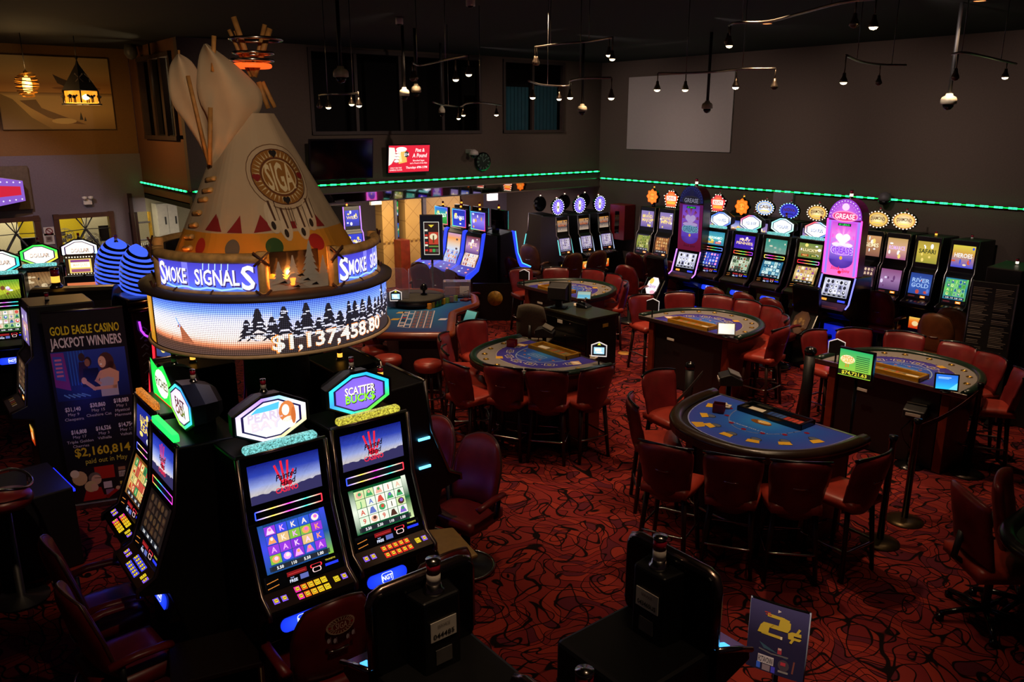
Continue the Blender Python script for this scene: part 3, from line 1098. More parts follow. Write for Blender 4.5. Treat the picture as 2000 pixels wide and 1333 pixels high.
# ================================================================== SCREEN PICTURES (all in metres, origin bottom left)
def art_hand(w, h):
    A = Art()
    A.grad(0, 0, w, h, [(0, '#b9b4cf'), (0.26, '#f0e8ea'), (0.45, '#a0b0ee'), (0.72, '#3c54d8'), (1, '#1c28a0')])
    r = random.Random(3)
    yy = [h * (0.2 + 0.05 * r.random() + 0.10 * max(0, k / 24 - 0.55) / 0.45) for k in range(25)]
    for k in range(24):
        A.poly([(w * k / 24, 0), (w * (k + 1) / 24, 0), (w * (k + 1) / 24, yy[k + 1]), (w * k / 24, yy[k])], '#34305c', 1)
    R = '#e8243c'
    cx, cy = w * 0.5, h * 0.46
    A.ell(cx - w * 0.02, cy - h * 0.09, w * 0.055, h * 0.09, R, 2).ell(cx + w * 0.05, cy - h * 0.12, w * 0.035, h * 0.075, R, 2)
    for dx, a, L in ((-0.10, 0.30, 0.40), (-0.035, 0.08, 0.46), (0.035, -0.1, 0.44), (0.10, -0.42, 0.2)):
        p = Vector((cx + dx * w * 0.7, cy))
        q = p + Vector((-math.sin(a), math.cos(a))) * h * L
        A.line([p, q], w * 0.03, R, 2).ell(q.x, q.y, w * 0.015, w * 0.015, R, 3, 8)
    A.text('Painted', w * 0.5, h * 0.56, h * 0.15, '#0c0610', 6, 1, 0.85, 0.3, ang=0.12, fit=w * 0.30)
    A.text('Hand', w * 0.51, h * 0.38, h * 0.15, '#0c0610', 6, 1, 0.85, 0.3, ang=0.10, fit=w * 0.22)
    A.text('CASINO', w * 0.5, h * 0.2, h * 0.13, '#f02840', 5, 1, fit=w * 0.32)
    return A


def art_reels(w, h, pal, syms, frame, seed, cols=5, rows=4, foot=True, letters='AKQJ19', margin=0.08):
    A = Art()
    r = random.Random(seed)
    A.rect(0, 0, w, h, frame, 0)
    A.grad(0, 0, w * margin, h, [(0, frame), (0.5, pal[0]), (1, frame)], 1)
    A.grad(w * (1 - margin), 0, w, h, [(0, pal[-1]), (0.5, frame), (1, pal[0])], 1)
    y0, y1, x0, x1 = h * (0.16 if foot else 0.04), h * 0.95, w * margin, w * (1 - margin)
    cw, ch = (x1 - x0) / cols, (y1 - y0) / rows
    for i in range(cols):
        for j in range(rows):
            a, b = x0 + i * cw, y0 + j * ch
            k = r.random()
            A.rect(a + cw * 0.03, b + ch * 0.03, a + cw * 0.97, b + ch * 0.97, r.choice(pal), 1)
            c = r.choice(syms)
            cx, cy = a + cw / 2, b + ch / 2
            if k < 0.5 and letters:
                A.text(r.choice(letters), cx, cy, ch * 0.55, c, 2, 1)
            elif k < 0.75:
                A.ell(cx, cy, cw * 0.34, ch * 0.38, c, 2, 10).ell(cx + cw * 0.04, cy + ch * 0.08, cw * 0.18, ch * 0.2, r.choice(syms), 3, 8)
            else:
                A.poly([(cx - cw * 0.36, cy - ch * 0.36), (cx + cw * 0.36, cy - ch * 0.36), (cx + cw * 0.1, cy + ch * 0.38), (cx - cw * 0.16, cy + ch * 0.3)], c, 2).ell(cx, cy + ch * 0.12, cw * 0.14, ch * 0.17, r.choice(syms), 3, 8)
    if foot:
        A.rect(w * 0.05, h * 0.03, w * 0.95, h * 0.13, '#20242c', 1)
        for k in range(4):
            A.text(r.choice(('1.00', '5.50', '25', '0.90', '110')), w * (0.2 + 0.2 * k), h * 0.08, h * 0.06, '#f4f4f4', 2)
    return A


def art_title(w, h, stops, words, col, seed, blobs=6, sub=None, bcols=('#ffe27a', '#ffffff')):
    A = Art()
    A.grad(0, 0, w, h, stops)
    r = random.Random(seed)
    for k in range(blobs):
        A.ell(w * r.uniform(0.08, 0.92), h * r.uniform(0.08, 0.9), w * r.uniform(0.03, 0.1), h * r.uniform(0.04, 0.13), r.choice(bcols), 1, 10)
    n = len(words)
    for i, t in enumerate(words):
        A.text(t, w / 2, h * (0.55 + 0.24 * ((n - 1) / 2 - i)), h * 0.19, col, 3, 1, fit=min(w * 0.82, 0.16 * h * len(t) + w * 0.18))
    if sub:
        for i in range(2):
            a = w * (0.14 + 0.4 * i)
            A.rect(a, h * 0.1, a + w * 0.32, h * 0.26, sub[i], 2).text(('MAJOR', 'MINOR')[i], a + w * 0.16, h * 0.18, h * 0.08, '#ffe27a', 3)
    return A


def hexpts(w, h, k=0.5):
    return [(-w / 2, -h * 0.2), (-w / 2, h * 0.2), (-w * 0.13, h / 2), (w * 0.13, h / 2), (w / 2, h * 0.2), (w / 2, -h * 0.2), (w * 0.13, -h / 2), (-w * 0.13, -h / 2)]


def art_hex(w, h, ring, face, words, col, extra=None):
    A = Art()
    P = hexpts(w, h)
    A.ringpoly(P, 0.86, ring, 0)
    Q = [(x * 0.86, y * 0.86) for x, y in P]
    A.ringpoly(Q, 0.92, '#1b1340', 0)
    Z = [(x * 0.79, y * 0.79) for x, y in P]
    for i in range(8):
        A.poly([(0, 0), Z[i], Z[(i + 1) % 8]], [face[0], face[1], face[1]], 1)
    n = len(words)
    for i, t in enumerate(words):
        y = h * 0.2 * ((n - 1) / 2 - i)
        A.text(t, 0.0 if extra != 'lady' else -w * 0.1, y, h * 0.19, col[i % len(col)], 4, 1, fit=w * (0.5 if len(t) > 4 else 0.42), ang=0.0)
        A.text(t, (0.0 if extra != 'lady' else -w * 0.1) + 0.004, y - 0.005, h * 0.2, '#1a2410' if extra != 'lady' else '#c9c3da', 3, 1, fit=w * (0.52 if len(t) > 4 else 0.44))
    if extra == 'lady':
        A.poly([(-w * 0.2, h * 0.3), (w * 0.12, h * 0.36), (w * 0.1, h * 0.2), (-w * 0.3, h * 0.18)], '#4fb4e0', 2)
        A.ell(w * 0.22, h * 0.1, w * 0.12, h * 0.25, '#c9743c', 4).ell(w * 0.2, h * 0.14, w * 0.055, h * 0.13, '#ffe6d2', 5)
        A.ell(w * 0.24, -h * 0.16, w * 0.11, h * 0.14, '#fff0e2', 4).ell(w * 0.31, -h * 0.02, w * 0.035, h * 0.2, '#b9602c', 5)
    return A


RAINBOW = ['#2b48ff', '#ffd23c', '#ff28c8', '#28e0c0', '#ff2a3c', '#28e0c0', '#ff28c8', '#ffd23c']


def art_lightbar(w, h, cols):
    A = Art()
    A.rect(0, 0, w, h, '#08070a', 0)
    t = 0.007
    n = 4
    top, bot = cols[:5], cols[:5]
    for y, cs in ((t, bot), (h - t, top)):
        for i in range(n):
            a, b = t + (w - 2 * t) * i / n, t + (w - 2 * t) * (i + 1) / n
            A.poly([(a, y - t / 2), (b, y - t / 2), (b, y + t / 2), (a, y + t / 2)], [cs[i], cs[i + 1], cs[i + 1], cs[i]], 1)
    A.rect(t / 2, t, t * 1.5, h - t, cols[0], 1).rect(w - t * 1.5, t, w - t / 2, h - t, cols[4], 1)
    return A


def art_panel(w, h):
    """ticket slot, card reader and labels between the lower screen and the deck"""
    A = Art()
    A.rect(0, 0, w, h, '#0a090b', 0)
    for k in range(9):
        for y in (0.18, 0.55):
            A.ell(w * (0.03 + 0.017 * k), h * (y + 0.012 * k), h * 0.035, h * 0.035, '#ff9a3c', 1, 6)
    A.rect(w * 0.29, h * 0.55, w * 0.55, h * 0.85, '#7a1418', 1).rect(w * 0.31, h * 0.67, w * 0.53, h * 0.7, '#d03a38', 2)
    A.text('PLAY', w * 0.35, h * 0.43, h * 0.08, '#b8c4ff', 2).text('FREE', w * 0.36, h * 0.22, h * 0.2, '#dfe6ff', 2)
    A.rect(w * 0.45, h * 0.12, w * 0.56, h * 0.46, '#5a64a8', 1)
    A.ringpoly(rrect(w * 0.16, h * 0.24, h * 0.1, 4, w * 0.68, h * 0.7), 0.8, '#ff2f3e', 2)
    A.ringpoly(rrect(w * 0.12, h * 0.34, h * 0.14, 4, w * 0.68, h * 0.42), 0.8, '#ffd8d8', 2)
    A.text('TICKETS', w * 0.88, h * 0.8, h * 0.1, '#d8c83c', 2, fit=w * 0.14)
    A.rect(w * 0.8, h * 0.38, w * 0.98, h * 0.56, '#2438ff', 1)
    return A


def art_pill(w, h):
    A = Art()
    P = rrect(w, h, h * 0.48, 5)
    for i in range(len(P)):
        A.poly([(0, 0), P[i], P[(i + 1) % len(P)]], ['#2a50ff', '#1530d8', '#1530d8'], 0)
    A.ringpoly(rrect(h * 1.0, h * 0.78, h * 0.2, 3), 0.9, '#dfe8ff', 1)
    A.text('NGT', 0, 0, h * 0.36, '#ffffff', 2, 1, fit=h * 0.9)
    return A


def candle(parent, x, y, z, lit=None, s=1.0, top='#b01838', low='#d8cfc4'):
    """stack lamp on top of a machine"""
    k = MB()
    k.lathe([(0.04, 0), (0.04, 0.012), (0.03, 0.02), (0.027, 0.035)], (0, 0, 0), 16, 0)
    k.lathe([(0.026, 0.035), (0.026, 0.075)], (0, 0, 0), 16, 2)
    k.lathe([(0.026, 0.077), (0.026, 0.12)], (0, 0, 0), 16, 1)
    k.lathe([(0.028, 0.12), (0.028, 0.13), (0.0, 0.134)], (0, 0, 0), 16, 0)
    m1 = pm('candle_red_lens', top, 0.25, vary=0.1)
    m2 = {None: pm('candle_white_lens', low, 0.3, vary=0.05), 'amber': em('candle_amber_lit', '#ffae3c', 1.5), 'white': em('candle_white_lit', '#fff1d2', 1.5)}[lit]
    o = k.build('candle_lamp', [CHROME, m1, m2], parent)
    o.location = (x, y, z)
    o.scale = (s, s, s)
    return o


# profile of the hexagon-topped machine: (y, z), front is -y
PROF = [(0.40, 0.0), (0.40, 1.78), (0.0, 1.80), (-0.05, 1.40), (-0.20, 1.02), (-0.31, 0.965), (-0.31, 0.92), (-0.14, 0.88), (-0.06, 0.55), (-0.06, 0.0)]


def front_map(w, p0, p1):
    """art map on the sloping face between profile points p0 (low) and p1 (high)"""
    v = Vector((0, p1[0] - p0[0], p1[1] - p0[1]))
    return plane_map((-w / 2, p0[0], p0[1]), (1, 0, 0), v), v.length


def hex_machine(label, loc, rz, upper, lower, topper, lb=RAINBOW, deck_glow=None, group=None, detail=True, w=0.55, cand=None, strip_col='#6fd8c0', deckc='#4a3a30', tz=1.955):
    t = thing('slot_machine', label, 'slot machine', loc, rz, group)
    MB().prism(PROF, -w / 2, w / 2).build('cabinet', BLACK, t, 0.012)
    for s in (-1, 1):
        MB().tube([(s * (w / 2 - 0.004), y - 0.006, z) for y, z in ((0.0, 1.80), (-0.05, 1.40), (-0.20, 1.02), (-0.31, 0.965), (-0.312, 0.92))], 0.015, 6).build('trim', DCHROME, t)
    MB().tube([(-w / 2, 0, 1.805), (w / 2, 0, 1.805)], 0.012, 6).build('trim', DCHROME, t)
    f, L = front_map(w, (-0.05, 1.40), (0, 1.80))
    g = lambda ox, oy, ff: (lambda a, b, d: ff(a + ox, b + oy, d))
    MB().face_list([f(0.02, 0.005, 0), f(w - 0.02, 0.005, 0), f(w - 0.02, L - 0.01, 0), f(0.02, L - 0.01, 0)], [(0, 1, 2, 3)]).build('bezel', BEZEL, t)
    upper(w - 0.11, 0.235).build('upper_screen', scr(1.0), t, g(0.055, L - 0.29, f))
    art_lightbar(w - 0.12, 0.06, lb).build('light_bar', scr(2.2), t, g(0.06, 0.015, f))
    f2, L2 = front_map(w, (-0.20, 1.02), (-0.05, 1.40))
    MB().face_list([f2(0.02, 0.005, 0), f2(w - 0.02, 0.005, 0), f2(w - 0.02, L2 - 0.005, 0), f2(0.02, L2 - 0.005, 0)], [(0, 1, 2, 3)]).build('bezel', BEZEL, t)
    lower(w - 0.13, 0.285).build('lower_screen', scr(1.15), t, g(0.065, 0.105, f2))
    art_panel(w - 0.08, 0.085).build('service_panel', scr(1.1), t, g(0.04, 0.01, f2))
    f3, L3 = front_map(w, (-0.31, 0.965), (-0.20, 1.02))
    dk = MB().face_list([f3(0.012, 0.0, 0), f3(w - 0.012, 0.0, 0), f3(w - 0.012, L3, 0), f3(0.012, L3, 0)], [(0, 1, 2, 3)]).build('button_deck', pm('deck_' + deckc[1:], deckc, 0.3, 0.4, vary=0.1), t)
    if detail:
        xs = [(0.07, 0, '#8a5cff'), (0.12, 0, '#8a5cff')]
        for k in range(5):
            c = (deck_glow or ['#ff28b0', '#ff6a1e', '#ffa81e', '#ffc81e', '#ffd61e'])[k]
            xs += [(0.21 + 0.042 * k, 0.026, c), (0.21 + 0.042 * k, -0.026, c)]
        xs += [(w - 0.1, 0, '#e0c41e'), (w - 0.05, 0, '#8a5cff')]
        for bx, by, c in xs:
            A = Art()
            cx, cy = bx, L3 / 2 + by
            A.rect(cx - 0.017, cy - 0.019, cx + 0.017, cy + 0.019, c, 1).rect(cx - 0.0125, cy - 0.013, cx + 0.0125, cy + 0.013, '#3a2408', 3).rect(cx - 0.0105, cy - 0.011, cx + 0.0105, cy + 0.011, '#e8cc34', 4).rect(cx - 0.008, cy - 0.003, cx + 0.008, cy + 0.003, '#8a6a10', 5)
            A.build('button', scr(1.05), dk, f3, 0.0012)
    art_pill(0.3, 0.085).build('belly_logo', scr(1.3), t, plane_map((0, -0.075, 0.74), (1, 0, 0), (0, 0, 1)) if False else (lambda a, b, d: Vector((a, -0.142 + 0.25 * b - d, 0.735 + b))))
    MB().prism([(-0.06, 0.84), (-0.115, 0.82), (-0.155, 0.66), (-0.06, 0.64)], -w / 2 + 0.03, w / 2 - 0.03).build('belly_panel', GLOSS, t, 0.008)
    # glitter strip and hexagonal sign above
    if topper is None:
        candle(t, 0.0, 0.21, 1.785, cand, 0.8)
        return t
    sg = MB().prism(rrect(w - 0.1, 0.05, 0.02, 3, 0, 1.835), -0.005, 0.03, 0, 'y')
    sg.build('glitter_strip', glitter(strip_col), t)
    if topper is None:
        candle(t, 0.0, 0.21, 1.785, cand, 0.8)
        return t
    tw, th = 0.43, 0.27
    P = hexpts(tw * 1.06, th * 1.08)
    rings = []
    for y, k in ((0.115, 0.99), (0.12, 1.04), (0.2, 1.0), (0.29, 0.8), (0.33, 0.6)):
        rings.append([(x * k, y, tz + z * k) for x, z in P])
    hs = MB().loft(rings, 0, True, False).build('topper_housing', BLACK, t)
    MB().box((0, 0.22, 1.82), (0.2, 0.14, 0.09)).build('topper_neck', GLOSS, t)
    topper(tw, th).build('topper_sign', scr(1.35), hs, lambda a, b, d: Vector((a, 0.113 - d, tz + b)))
    candle(t, 0.0, 0.21, tz + 0.142, cand, 0.62)
    return t


def glitter(col):
    name = 'glitter_' + col[1:]
    if name in _mats:
        return _mats[name]
    m, n, l, b = newmat(name)
    tc = n.new('ShaderNodeTexCoord')
    v = n.new('ShaderNodeTexVoronoi')
    v.inputs['Scale'].default_value = 160
    l.new(tc.outputs['Object'], v.inputs['Vector'])
    sp = n.new('ShaderNodeSeparateColor')
    l.new(v.outputs['Color'], sp.inputs['Color'])
    r = n.new('ShaderNodeValToRGB')
    c = lin(col)
    r.color_ramp.elements[0].color = (c[0] * 0.25, c[1] * 0.25, c[2] * 0.25, 1)
    r.color_ramp.elements[1].color = (min(1, c[0] * 2.0), min(1, c[1] * 2.0), min(1, c[2] * 2.0), 1)
    l.new(sp.outputs['Red'], r.inputs['Fac'])
    b.inputs['Base Color'].default_value = (0.1, 0.1, 0.1, 1)
    l.new(r.outputs['Color'], b.inputs['Emission Color'])
    b.inputs['Emission Strength'].default_value = 0.9
    _mats[name] = m
    return m


# ================================================================== THE TIPI CAROUSEL
TC = Vector((2.262, 5.733, 0))
TD = TC.length
NV = TC.normalized()


def on_tp(px, py, off=0.0):
    """point of the upright plane through the carousel axis that faces the camera, off metres nearer"""
    d = ray(px, py)
    s = (TD - off) / (d.x * NV.x + d.y * NV.y)
    return d * s + Vector((0, 0, CAM_H))


def cyl(px, py, R):
    d = ray(px, py)
    a = d.x ** 2 + d.y ** 2
    b = -2 * (d.x * TC.x + d.y * TC.y)
    c = TC.x ** 2 + TC.y ** 2 - R * R
    q = b * b - 4 * a * c
    s = (-b - math.sqrt(max(q, 0))) / (2 * a)
    p = d * s
    th = math.atan2(p.y - TC.y, p.x - TC.x)
    return (th - 2 * PI if th > 0 else th), CAM_H + p.z


RL = 0.848
carousel = thing('jackpot_carousel_sign', 'ring of log frames and curved video screen with a painted canvas tipi on top', 'sign', (TC.x, TC.y, 0))
th0, zb0 = cyl(307, 660, RL)
_, zb = cyl(505, 694, RL)
_, zt = cyl(500, 592, RL)


def cmap(R, z0, t0=None):
    t0 = th0 if t0 is None else t0
    return lambda u, v, d: Vector(((R + d) * math.cos(t0 + u / R), (R + d) * math.sin(t0 + u / R), z0 + v))


UL = RL * 2.75
H_ = zt - zb


def U(px, py):
    t, z = cyl(px, py, RL)
    return RL * (t - th0), z - zb


A = Art()
nc = 48
for i in range(nc):
    a, b = UL * i / nc, UL * (i + 1) / nc
    um = (a + b) / 2
    k = min(1, um / (UL * 0.36))
    hz = 0.30 - 0.12 * min(1, um / (UL * 0.3)) + 0.06 * max(0, um / UL - 0.3)
    if um < UL * 0.42:
        st = [(0, '#4a3630'), (hz - 0.08, '#54382c'), (hz, '#e8845a'), (hz + 0.14, '#ffe6d8'), (0.62, '#e8e6ff'), (0.82, '#7a9cff'), (1, '#2c54e0')]
    else:
        st = [(0, '#2c2426'), (0.26, '#3a2c2c'), (0.34, '#e8d2cc'), (0.45, '#d8d4f0'), (0.75, '#7a9cff'), (1, '#3a5ce0')]
    A.grad(a, 0, b, H_, st)
ut, vt = U(350, 640)
A.poly([(ut - 0.1, H_ * 0.2), (ut + 0.12, H_ * 0.2), (ut + 0.005, H_ * 0.56)], ['#5a3026', '#8a4a34', '#a85840'], 2)
A.poly([(ut + 0.02, H_ * 0.2), (ut + 0.12, H_ * 0.2), (ut + 0.005, H_ * 0.56)], '#a05a3c', 3)
A.line([(ut - 0.02, H_ * 0.65), (ut + 0.01, H_ * 0.5)], 0.012, '#8fb0ff', 3)
r = random.Random(11)
x = U(482, 640)[0]
while x < UL - 0.05:
    f = (x - U(482, 640)[0]) / UL
    hh = H_ * (0.5 + 0.35 * r.random() + 0.35 * f)
    hh = min(hh, H_ * 0.98)
    wv = r.uniform(0.05, 0.085)
    base = H_ * 0.27
    n = 5
    for k in range(n):
        y = base + (hh - base) * k / n
        ww = wv * (1 - 0.8 * k / n)
        A.poly([(x - ww, y), (x + ww, y), (x + ww * 0.35, y + (hh - base) / n * 1.3), (x - ww * 0.35, y + (hh - base) / n * 1.3)], '#1c1a24', 2)
    for k in range(7):
        y = r.uniform(base, hh * 0.95)
        xx = x + r.uniform(-wv, wv) * (1 - (y - base) / max(0.01, hh - base) * 0.7)
        A.rect(xx - 0.014, y - 0.003, xx + 0.014, y + 0.004, '#dfe2ff', 3)
    x += wv * 1.05
A.rect(U(430, 660)[0], H_ * 0.0, UL, H_ * 0.27, '#2a2224', 1)
u0, v0 = U(527, 660)
u1, v1 = U(741, 628)
for layer, k, c in ((4, 0.0, '#ff8a3c'), (5, 0.0, '#fff6e4')):
    A.text('$1,137,458.80', (u0 + u1) / 2, H_ * 0.22, H_ * (0.27 if layer == 5 else 0.30), c, layer, 1, fit=(u1 - u0) * (0.98 if layer == 5 else 1.0))
A.build('video_screen', led_mat(2.5, 0.0125), carousel, cmap(RL, zb), uv=True)
# body of the ring: bottom rim, back, top lip
rb = MB()
rb.lathe([(RL - 0.06, zb - 0.02), (RL + 0.01, zb - 0.02), (RL + 0.012, zb), (RL - 0.012, zb + 0.004), (RL - 0.012, zt), (RL + 0.045, zt + 0.005), (RL + 0.05, zt + 0.035), (RL - 0.04, zt + 0.05), (0.3, zt + 0.05)], (0, 0, 0), 72, 0, True, False)
rb.build('ring_body', pm('dark_brown_ring', '#3a2c26', 0.6, vary=0.1), carousel)
rm = MB()
rm.tube([((RL + 0.012) * math.cos(2 * PI * i / 72), (RL + 0.012) * math.sin(2 * PI * i / 72), zb - 0.012) for i in range(72)], 0.014, 6, closed=True)
rm.build('bottom_rim', pm('tan_rim', '#c8a880', 0.5, vary=0.1), carousel)
MB().lathe([(0.26, 0), (0.24, 0.1), (0.24, zb - 0.02), (RL - 0.05, zb - 0.02)], (0, 0, 0), 28, 0, True, False).build('post', pm('speckled_post', '#4a463c', 0.7, vary=0.35, scale=60), carousel)
A = Art()
A.grad(-0.19, 0.0, -0.025, H_, [(0, '#d8901e'), (1, '#e8a83a')], 0, 4)
A.poly([(-0.16, H_ * 0.2), (-0.06, H_ * 0.2), (-0.1, H_ * 0.8), (-0.16, H_ * 0.7)], '#f0ba50', 1).line([(-0.19, 0), (-0.025, 0), (-0.025, H_), (-0.19, H_)], 0.01, '#7a4a10', 2, True)
A.build('yellow_panel', scr(0.85), carousel, cmap(RL, zb))
A = Art().rect(-0.022, 0, -0.002, H_, '#060606', 0).build('panel_divider', PRINT, carousel, cmap(RL, zb))
# log frames
RF = 0.775
ZF0, ZF1 = cyl(420, 578, RF)[1], cyl(420, 505, RF)[1]


def arc(t0, t1, R, z, n=14):
    return [(R * math.cos(t0 + (t1 - t0) * i / n), R * math.sin(t0 + (t1 - t0) * i / n), z) for i in range(n + 1)]


def log_frame(ta, tb, words, seed):
    for z in (ZF0, ZF1):
        lg = MB().tube(arc(ta - 0.02, tb + 0.02, RF + 0.01, z), 0.034, 10).build('log', LOG, carousel)
        for t in (ta + 0.28 * (tb - ta), ta + 0.62 * (tb - ta)):
            if z == ZF0:
                lash = MB()
                c = Vector(((RF + 0.01) * math.cos(t), (RF + 0.01) * math.sin(t), z))
                rad = Vector((math.cos(t), math.sin(t), 0))
                lash.tube([c + rad * 0.037 * math.cos(q) + Vector((0, 0, 0.037 * math.sin(q))) for q in [2 * PI * k / 12 for k in range(12)]], 0.006, 5, closed=True)
                lash.build('lashing', LASH, lg)
    for t in (ta, tb):
        c = Vector((RF * math.cos(t), RF * math.sin(t), 0))
        rad = Vector((math.cos(t), math.sin(t), 0))
        tan = Vector((-math.sin(t), math.cos(t), 0))
        lg = MB().tube([c + Vector((0, 0, ZF0 - 0.05)), c + Vector((0, 0, ZF1 + 0.04))], 0.036, 10).build('log', LOG, carousel)
        for z in (ZF0, ZF1):
            la = MB()
            o = c + rad * 0.055 + Vector((0, 0, z))
            for sg in (-1, 1):
                la.tube([o - tan * 0.05 - Vector((0, 0, 0.045 * sg)), o, o + tan * 0.05 + Vector((0, 0, 0.045 * sg))], 0.008, 5)
            la.build('lashing', LASH, lg)
    n = 14
    A = Art()
    w_ = RF * (tb - ta)
    h_ = ZF1 - ZF0
    A.grad(0, 0, w_, h_, [(0, '#4a86ff'), (0.4, '#5a5ae8'), (1, '#3c34b0')], 0, n)
    A.poly([(w_ * 0.36, 0), (w_ * 0.42, 0), (w_ * 0.42, h_), (w_ * 0.36, h_)], '#7a78e8', 1)
    A.text('S', w_ * 0.1, h_ * 0.5, h_ * 0.62, '#f4eefc', 4, 1, 0.9).text('MOKE', w_ * 0.275, h_ * 0.5, h_ * 0.4, '#f4eefc', 4, 1, fit=w_ * 0.25)
    A.text('SIGNAL', w_ * 0.66, h_ * 0.5, h_ * 0.4, '#f4eefc', 4, 1, fit=w_ * 0.36).text('S', w_ * 0.905, h_ * 0.5, h_ * 0.62, '#f4eefc', 4, 1, 0.9)
    A.text('S', w_ * 0.105, h_ * 0.47, h_ * 0.64, '#3a2a6a', 3, 1, 0.95).text('MOKE', w_ * 0.28, h_ * 0.47, h_ * 0.43, '#3a2a6a', 3, 1, fit=w_ * 0.26)
    A.text('SIGNAL', w_ * 0.665, h_ * 0.47, h_ * 0.43, '#3a2a6a', 3, 1, fit=w_ * 0.37).text('S', w_ * 0.912, h_ * 0.47, h_ * 0.64, '#3a2a6a', 3, 1, 0.95)
    A.line([(w_ * 0.1 + w_ * 0.06 * k, h_ * (0.19 + 0.03 * math.sin(k * 1.7))) for k in range(14)], 0.012, '#9fd0ff', 2)
    for k in range(5):
        A.line([(w_ * (0.56 + 0.05 * k), h_ * 0.7), (w_ * (0.57 + 0.05 * k), h_ * 0.98)], 0.006, '#bfe4ff', 2)
    A.build('name_sign', scr(1.15), carousel, cmap(RF + 0.012, ZF0, ta))
    bk = MB()
    for i in range(n):
        t0_, t1_ = ta + (tb - ta) * i / n, ta + (tb - ta) * (i + 1) / n
        q = [(R * math.cos(t), R * math.sin(t)) for R, t in ((RF - 0.05, t0_), (RF + 0.01, t0_), (RF + 0.01, t1_), (RF - 0.05, t1_))]
        bk.prism(q, ZF0, ZF1, 0, 'z')
    bk.build('sign_box', DARKP, carousel)


ta, tb = cyl(314, 540, RF)[0], cyl(514, 540, RF)[0]
log_frame(ta, tb, 0, 1)
ta2 = cyl(650, 520, RF)[0]
tb2 = ta2 + (tb - ta)
log_frame(ta2, tb2, 0, 2)
ta3 = ta - (ta2 - tb) - (tb - ta)
log_frame(ta3, ta3 + (tb - ta), 0, 3)
# metal tree cut-outs between the frames


def tree_plate(t0, t1):
    w_ = RF * (t1 - t0)
    h_ = ZF1 - ZF0 + 0.09
    A = Art()
    ST = ['#ffffff']
    for cx, hh, ww in ((0.14, 0.7, 0.16), (0.38, 0.8, 0.17), (0.68, 1.05, 0.22), (0.93, 0.75, 0.16)):
        for k in range(6):
            y0 = h_ * (0.28 + (hh - 0.28) * k / 6)
            y1 = h_ * (0.28 + (hh - 0.28) * (k + 1.35) / 6)
            s = ww * (1 - k / 6.3)
            A.poly([(w_ * (cx - s), y0 - 0.008), (w_ * cx, y0 + 0.006), (w_ * (cx + s), y0 - 0.008), (w_ * (cx + s * 0.25), y1), (w_ * (cx - s * 0.25), y1)], '#c4c0b8', 1 + k % 2)
    A.poly([(-0.01, -0.03), (w_ + 0.01, -0.03), (w_ + 0.01, h_ * 0.36), (w_ * 0.7, h_ * 0.42), (w_ * 0.35, h_ * 0.36), (-0.01, h_ * 0.4)], '#c4c0b8', 1)
    for cx, cy in ((0.2, 0.3), (0.42, 0.2), (0.6, 0.32), (0.75, 0.22), (0.5, 0.42)):
        A.poly([(w_ * (cx - 0.07), h_ * cy), (w_ * (cx + 0.07), h_ * (cy - 0.015)), (w_ * (cx + 0.03), h_ * (cy + 0.04))], '#141218', 3)
    m, n, l, b = newmat('cut_steel_print')
    a = n.new('ShaderNodeAttribute')
    a.attribute_name = 'Col'
    l.new(a.outputs['Color'], b.inputs['Base Color'])
    b.inputs['Metallic'].default_value = 0.35
    b.inputs['Roughness'].default_value = 0.4
    A.build('tree_cutout', m, carousel, cmap(RF - 0.03, ZF0 - 0.03, t0), 0.002)
    bk = MB()
    n = 6
    for i in range(n):
        q0, q1 = t0 + (t1 - t0) * i / n, t0 + (t1 - t0) * (i + 1) / n
        q = [(R * math.cos(t), R * math.sin(t)) for R, t in ((RF - 0.12, q0), (RF - 0.1, q0), (RF - 0.1, q1), (RF - 0.12, q1))]
        bk.prism(q, ZF0 - 0.04, ZF1 + 0.02, 0, 'z')
    bk.build('backing', GLOSS, carousel)


tree_plate(tb + 0.06, ta2 - 0.06)
# the canvas tipi


def csub(pts, col, layer, n=6):
    """cone-surface patch (angle, t) cut small so that it follows the curve"""
    cx, cy = sum(p[0] for p in pts) / len(pts), sum(p[1] for p in pts) / len(pts)
    m = len(pts)
    for i in range(m):
        A_, B_, C_ = (cx, cy), pts[i], pts[(i + 1) % m]
        q = lambda u, v: (A_[0] + (B_[0] - A_[0]) * u + (C_[0] - A_[0]) * v, A_[1] + (B_[1] - A_[1]) * u + (C_[1] - A_[1]) * v)
        for a in range(n):
            for b in range(n - a):
                u, v, s = a / n, b / n, 1 / n
                cover.poly([q(u, v), q(u + s, v), q(u, v + s)], col, layer)
                if a + b < n - 1:
                    cover.poly([q(u + s, v), q(u + s, v + s), q(u, v + s)], col, layer)


ZB = zt + 0.05
RB = 0.715
APX = on_tp(478, 128) - TC
BC = Vector((0, 0, ZB))
AX = APX - BC
SL = AX.length


def cone(t, th, d=0.0):
    rr = RB * (1 - t) + d + 0.012 * math.sin(th * 9) * (1 - t)
    c = BC + AX * t
    return Vector((c.x + rr * math.cos(th), c.y + rr * math.sin(th), c.z))


def cone_hit(px, py):
    d = ray(px, py)
    s = 4.0
    while s < 9:
        p = d * s + Vector((0, 0, CAM_H)) - TC
        t = (p.z - BC.z) / AX.z
        if 0 <= t < 1:
            c = BC + AX * t
            if (p.x - c.x) ** 2 + (p.y - c.y) ** 2 < (RB * (1 - t)) ** 2:
                return t, math.atan2(p.y - c.y, p.x - c.x)
        s += 0.01
    return None


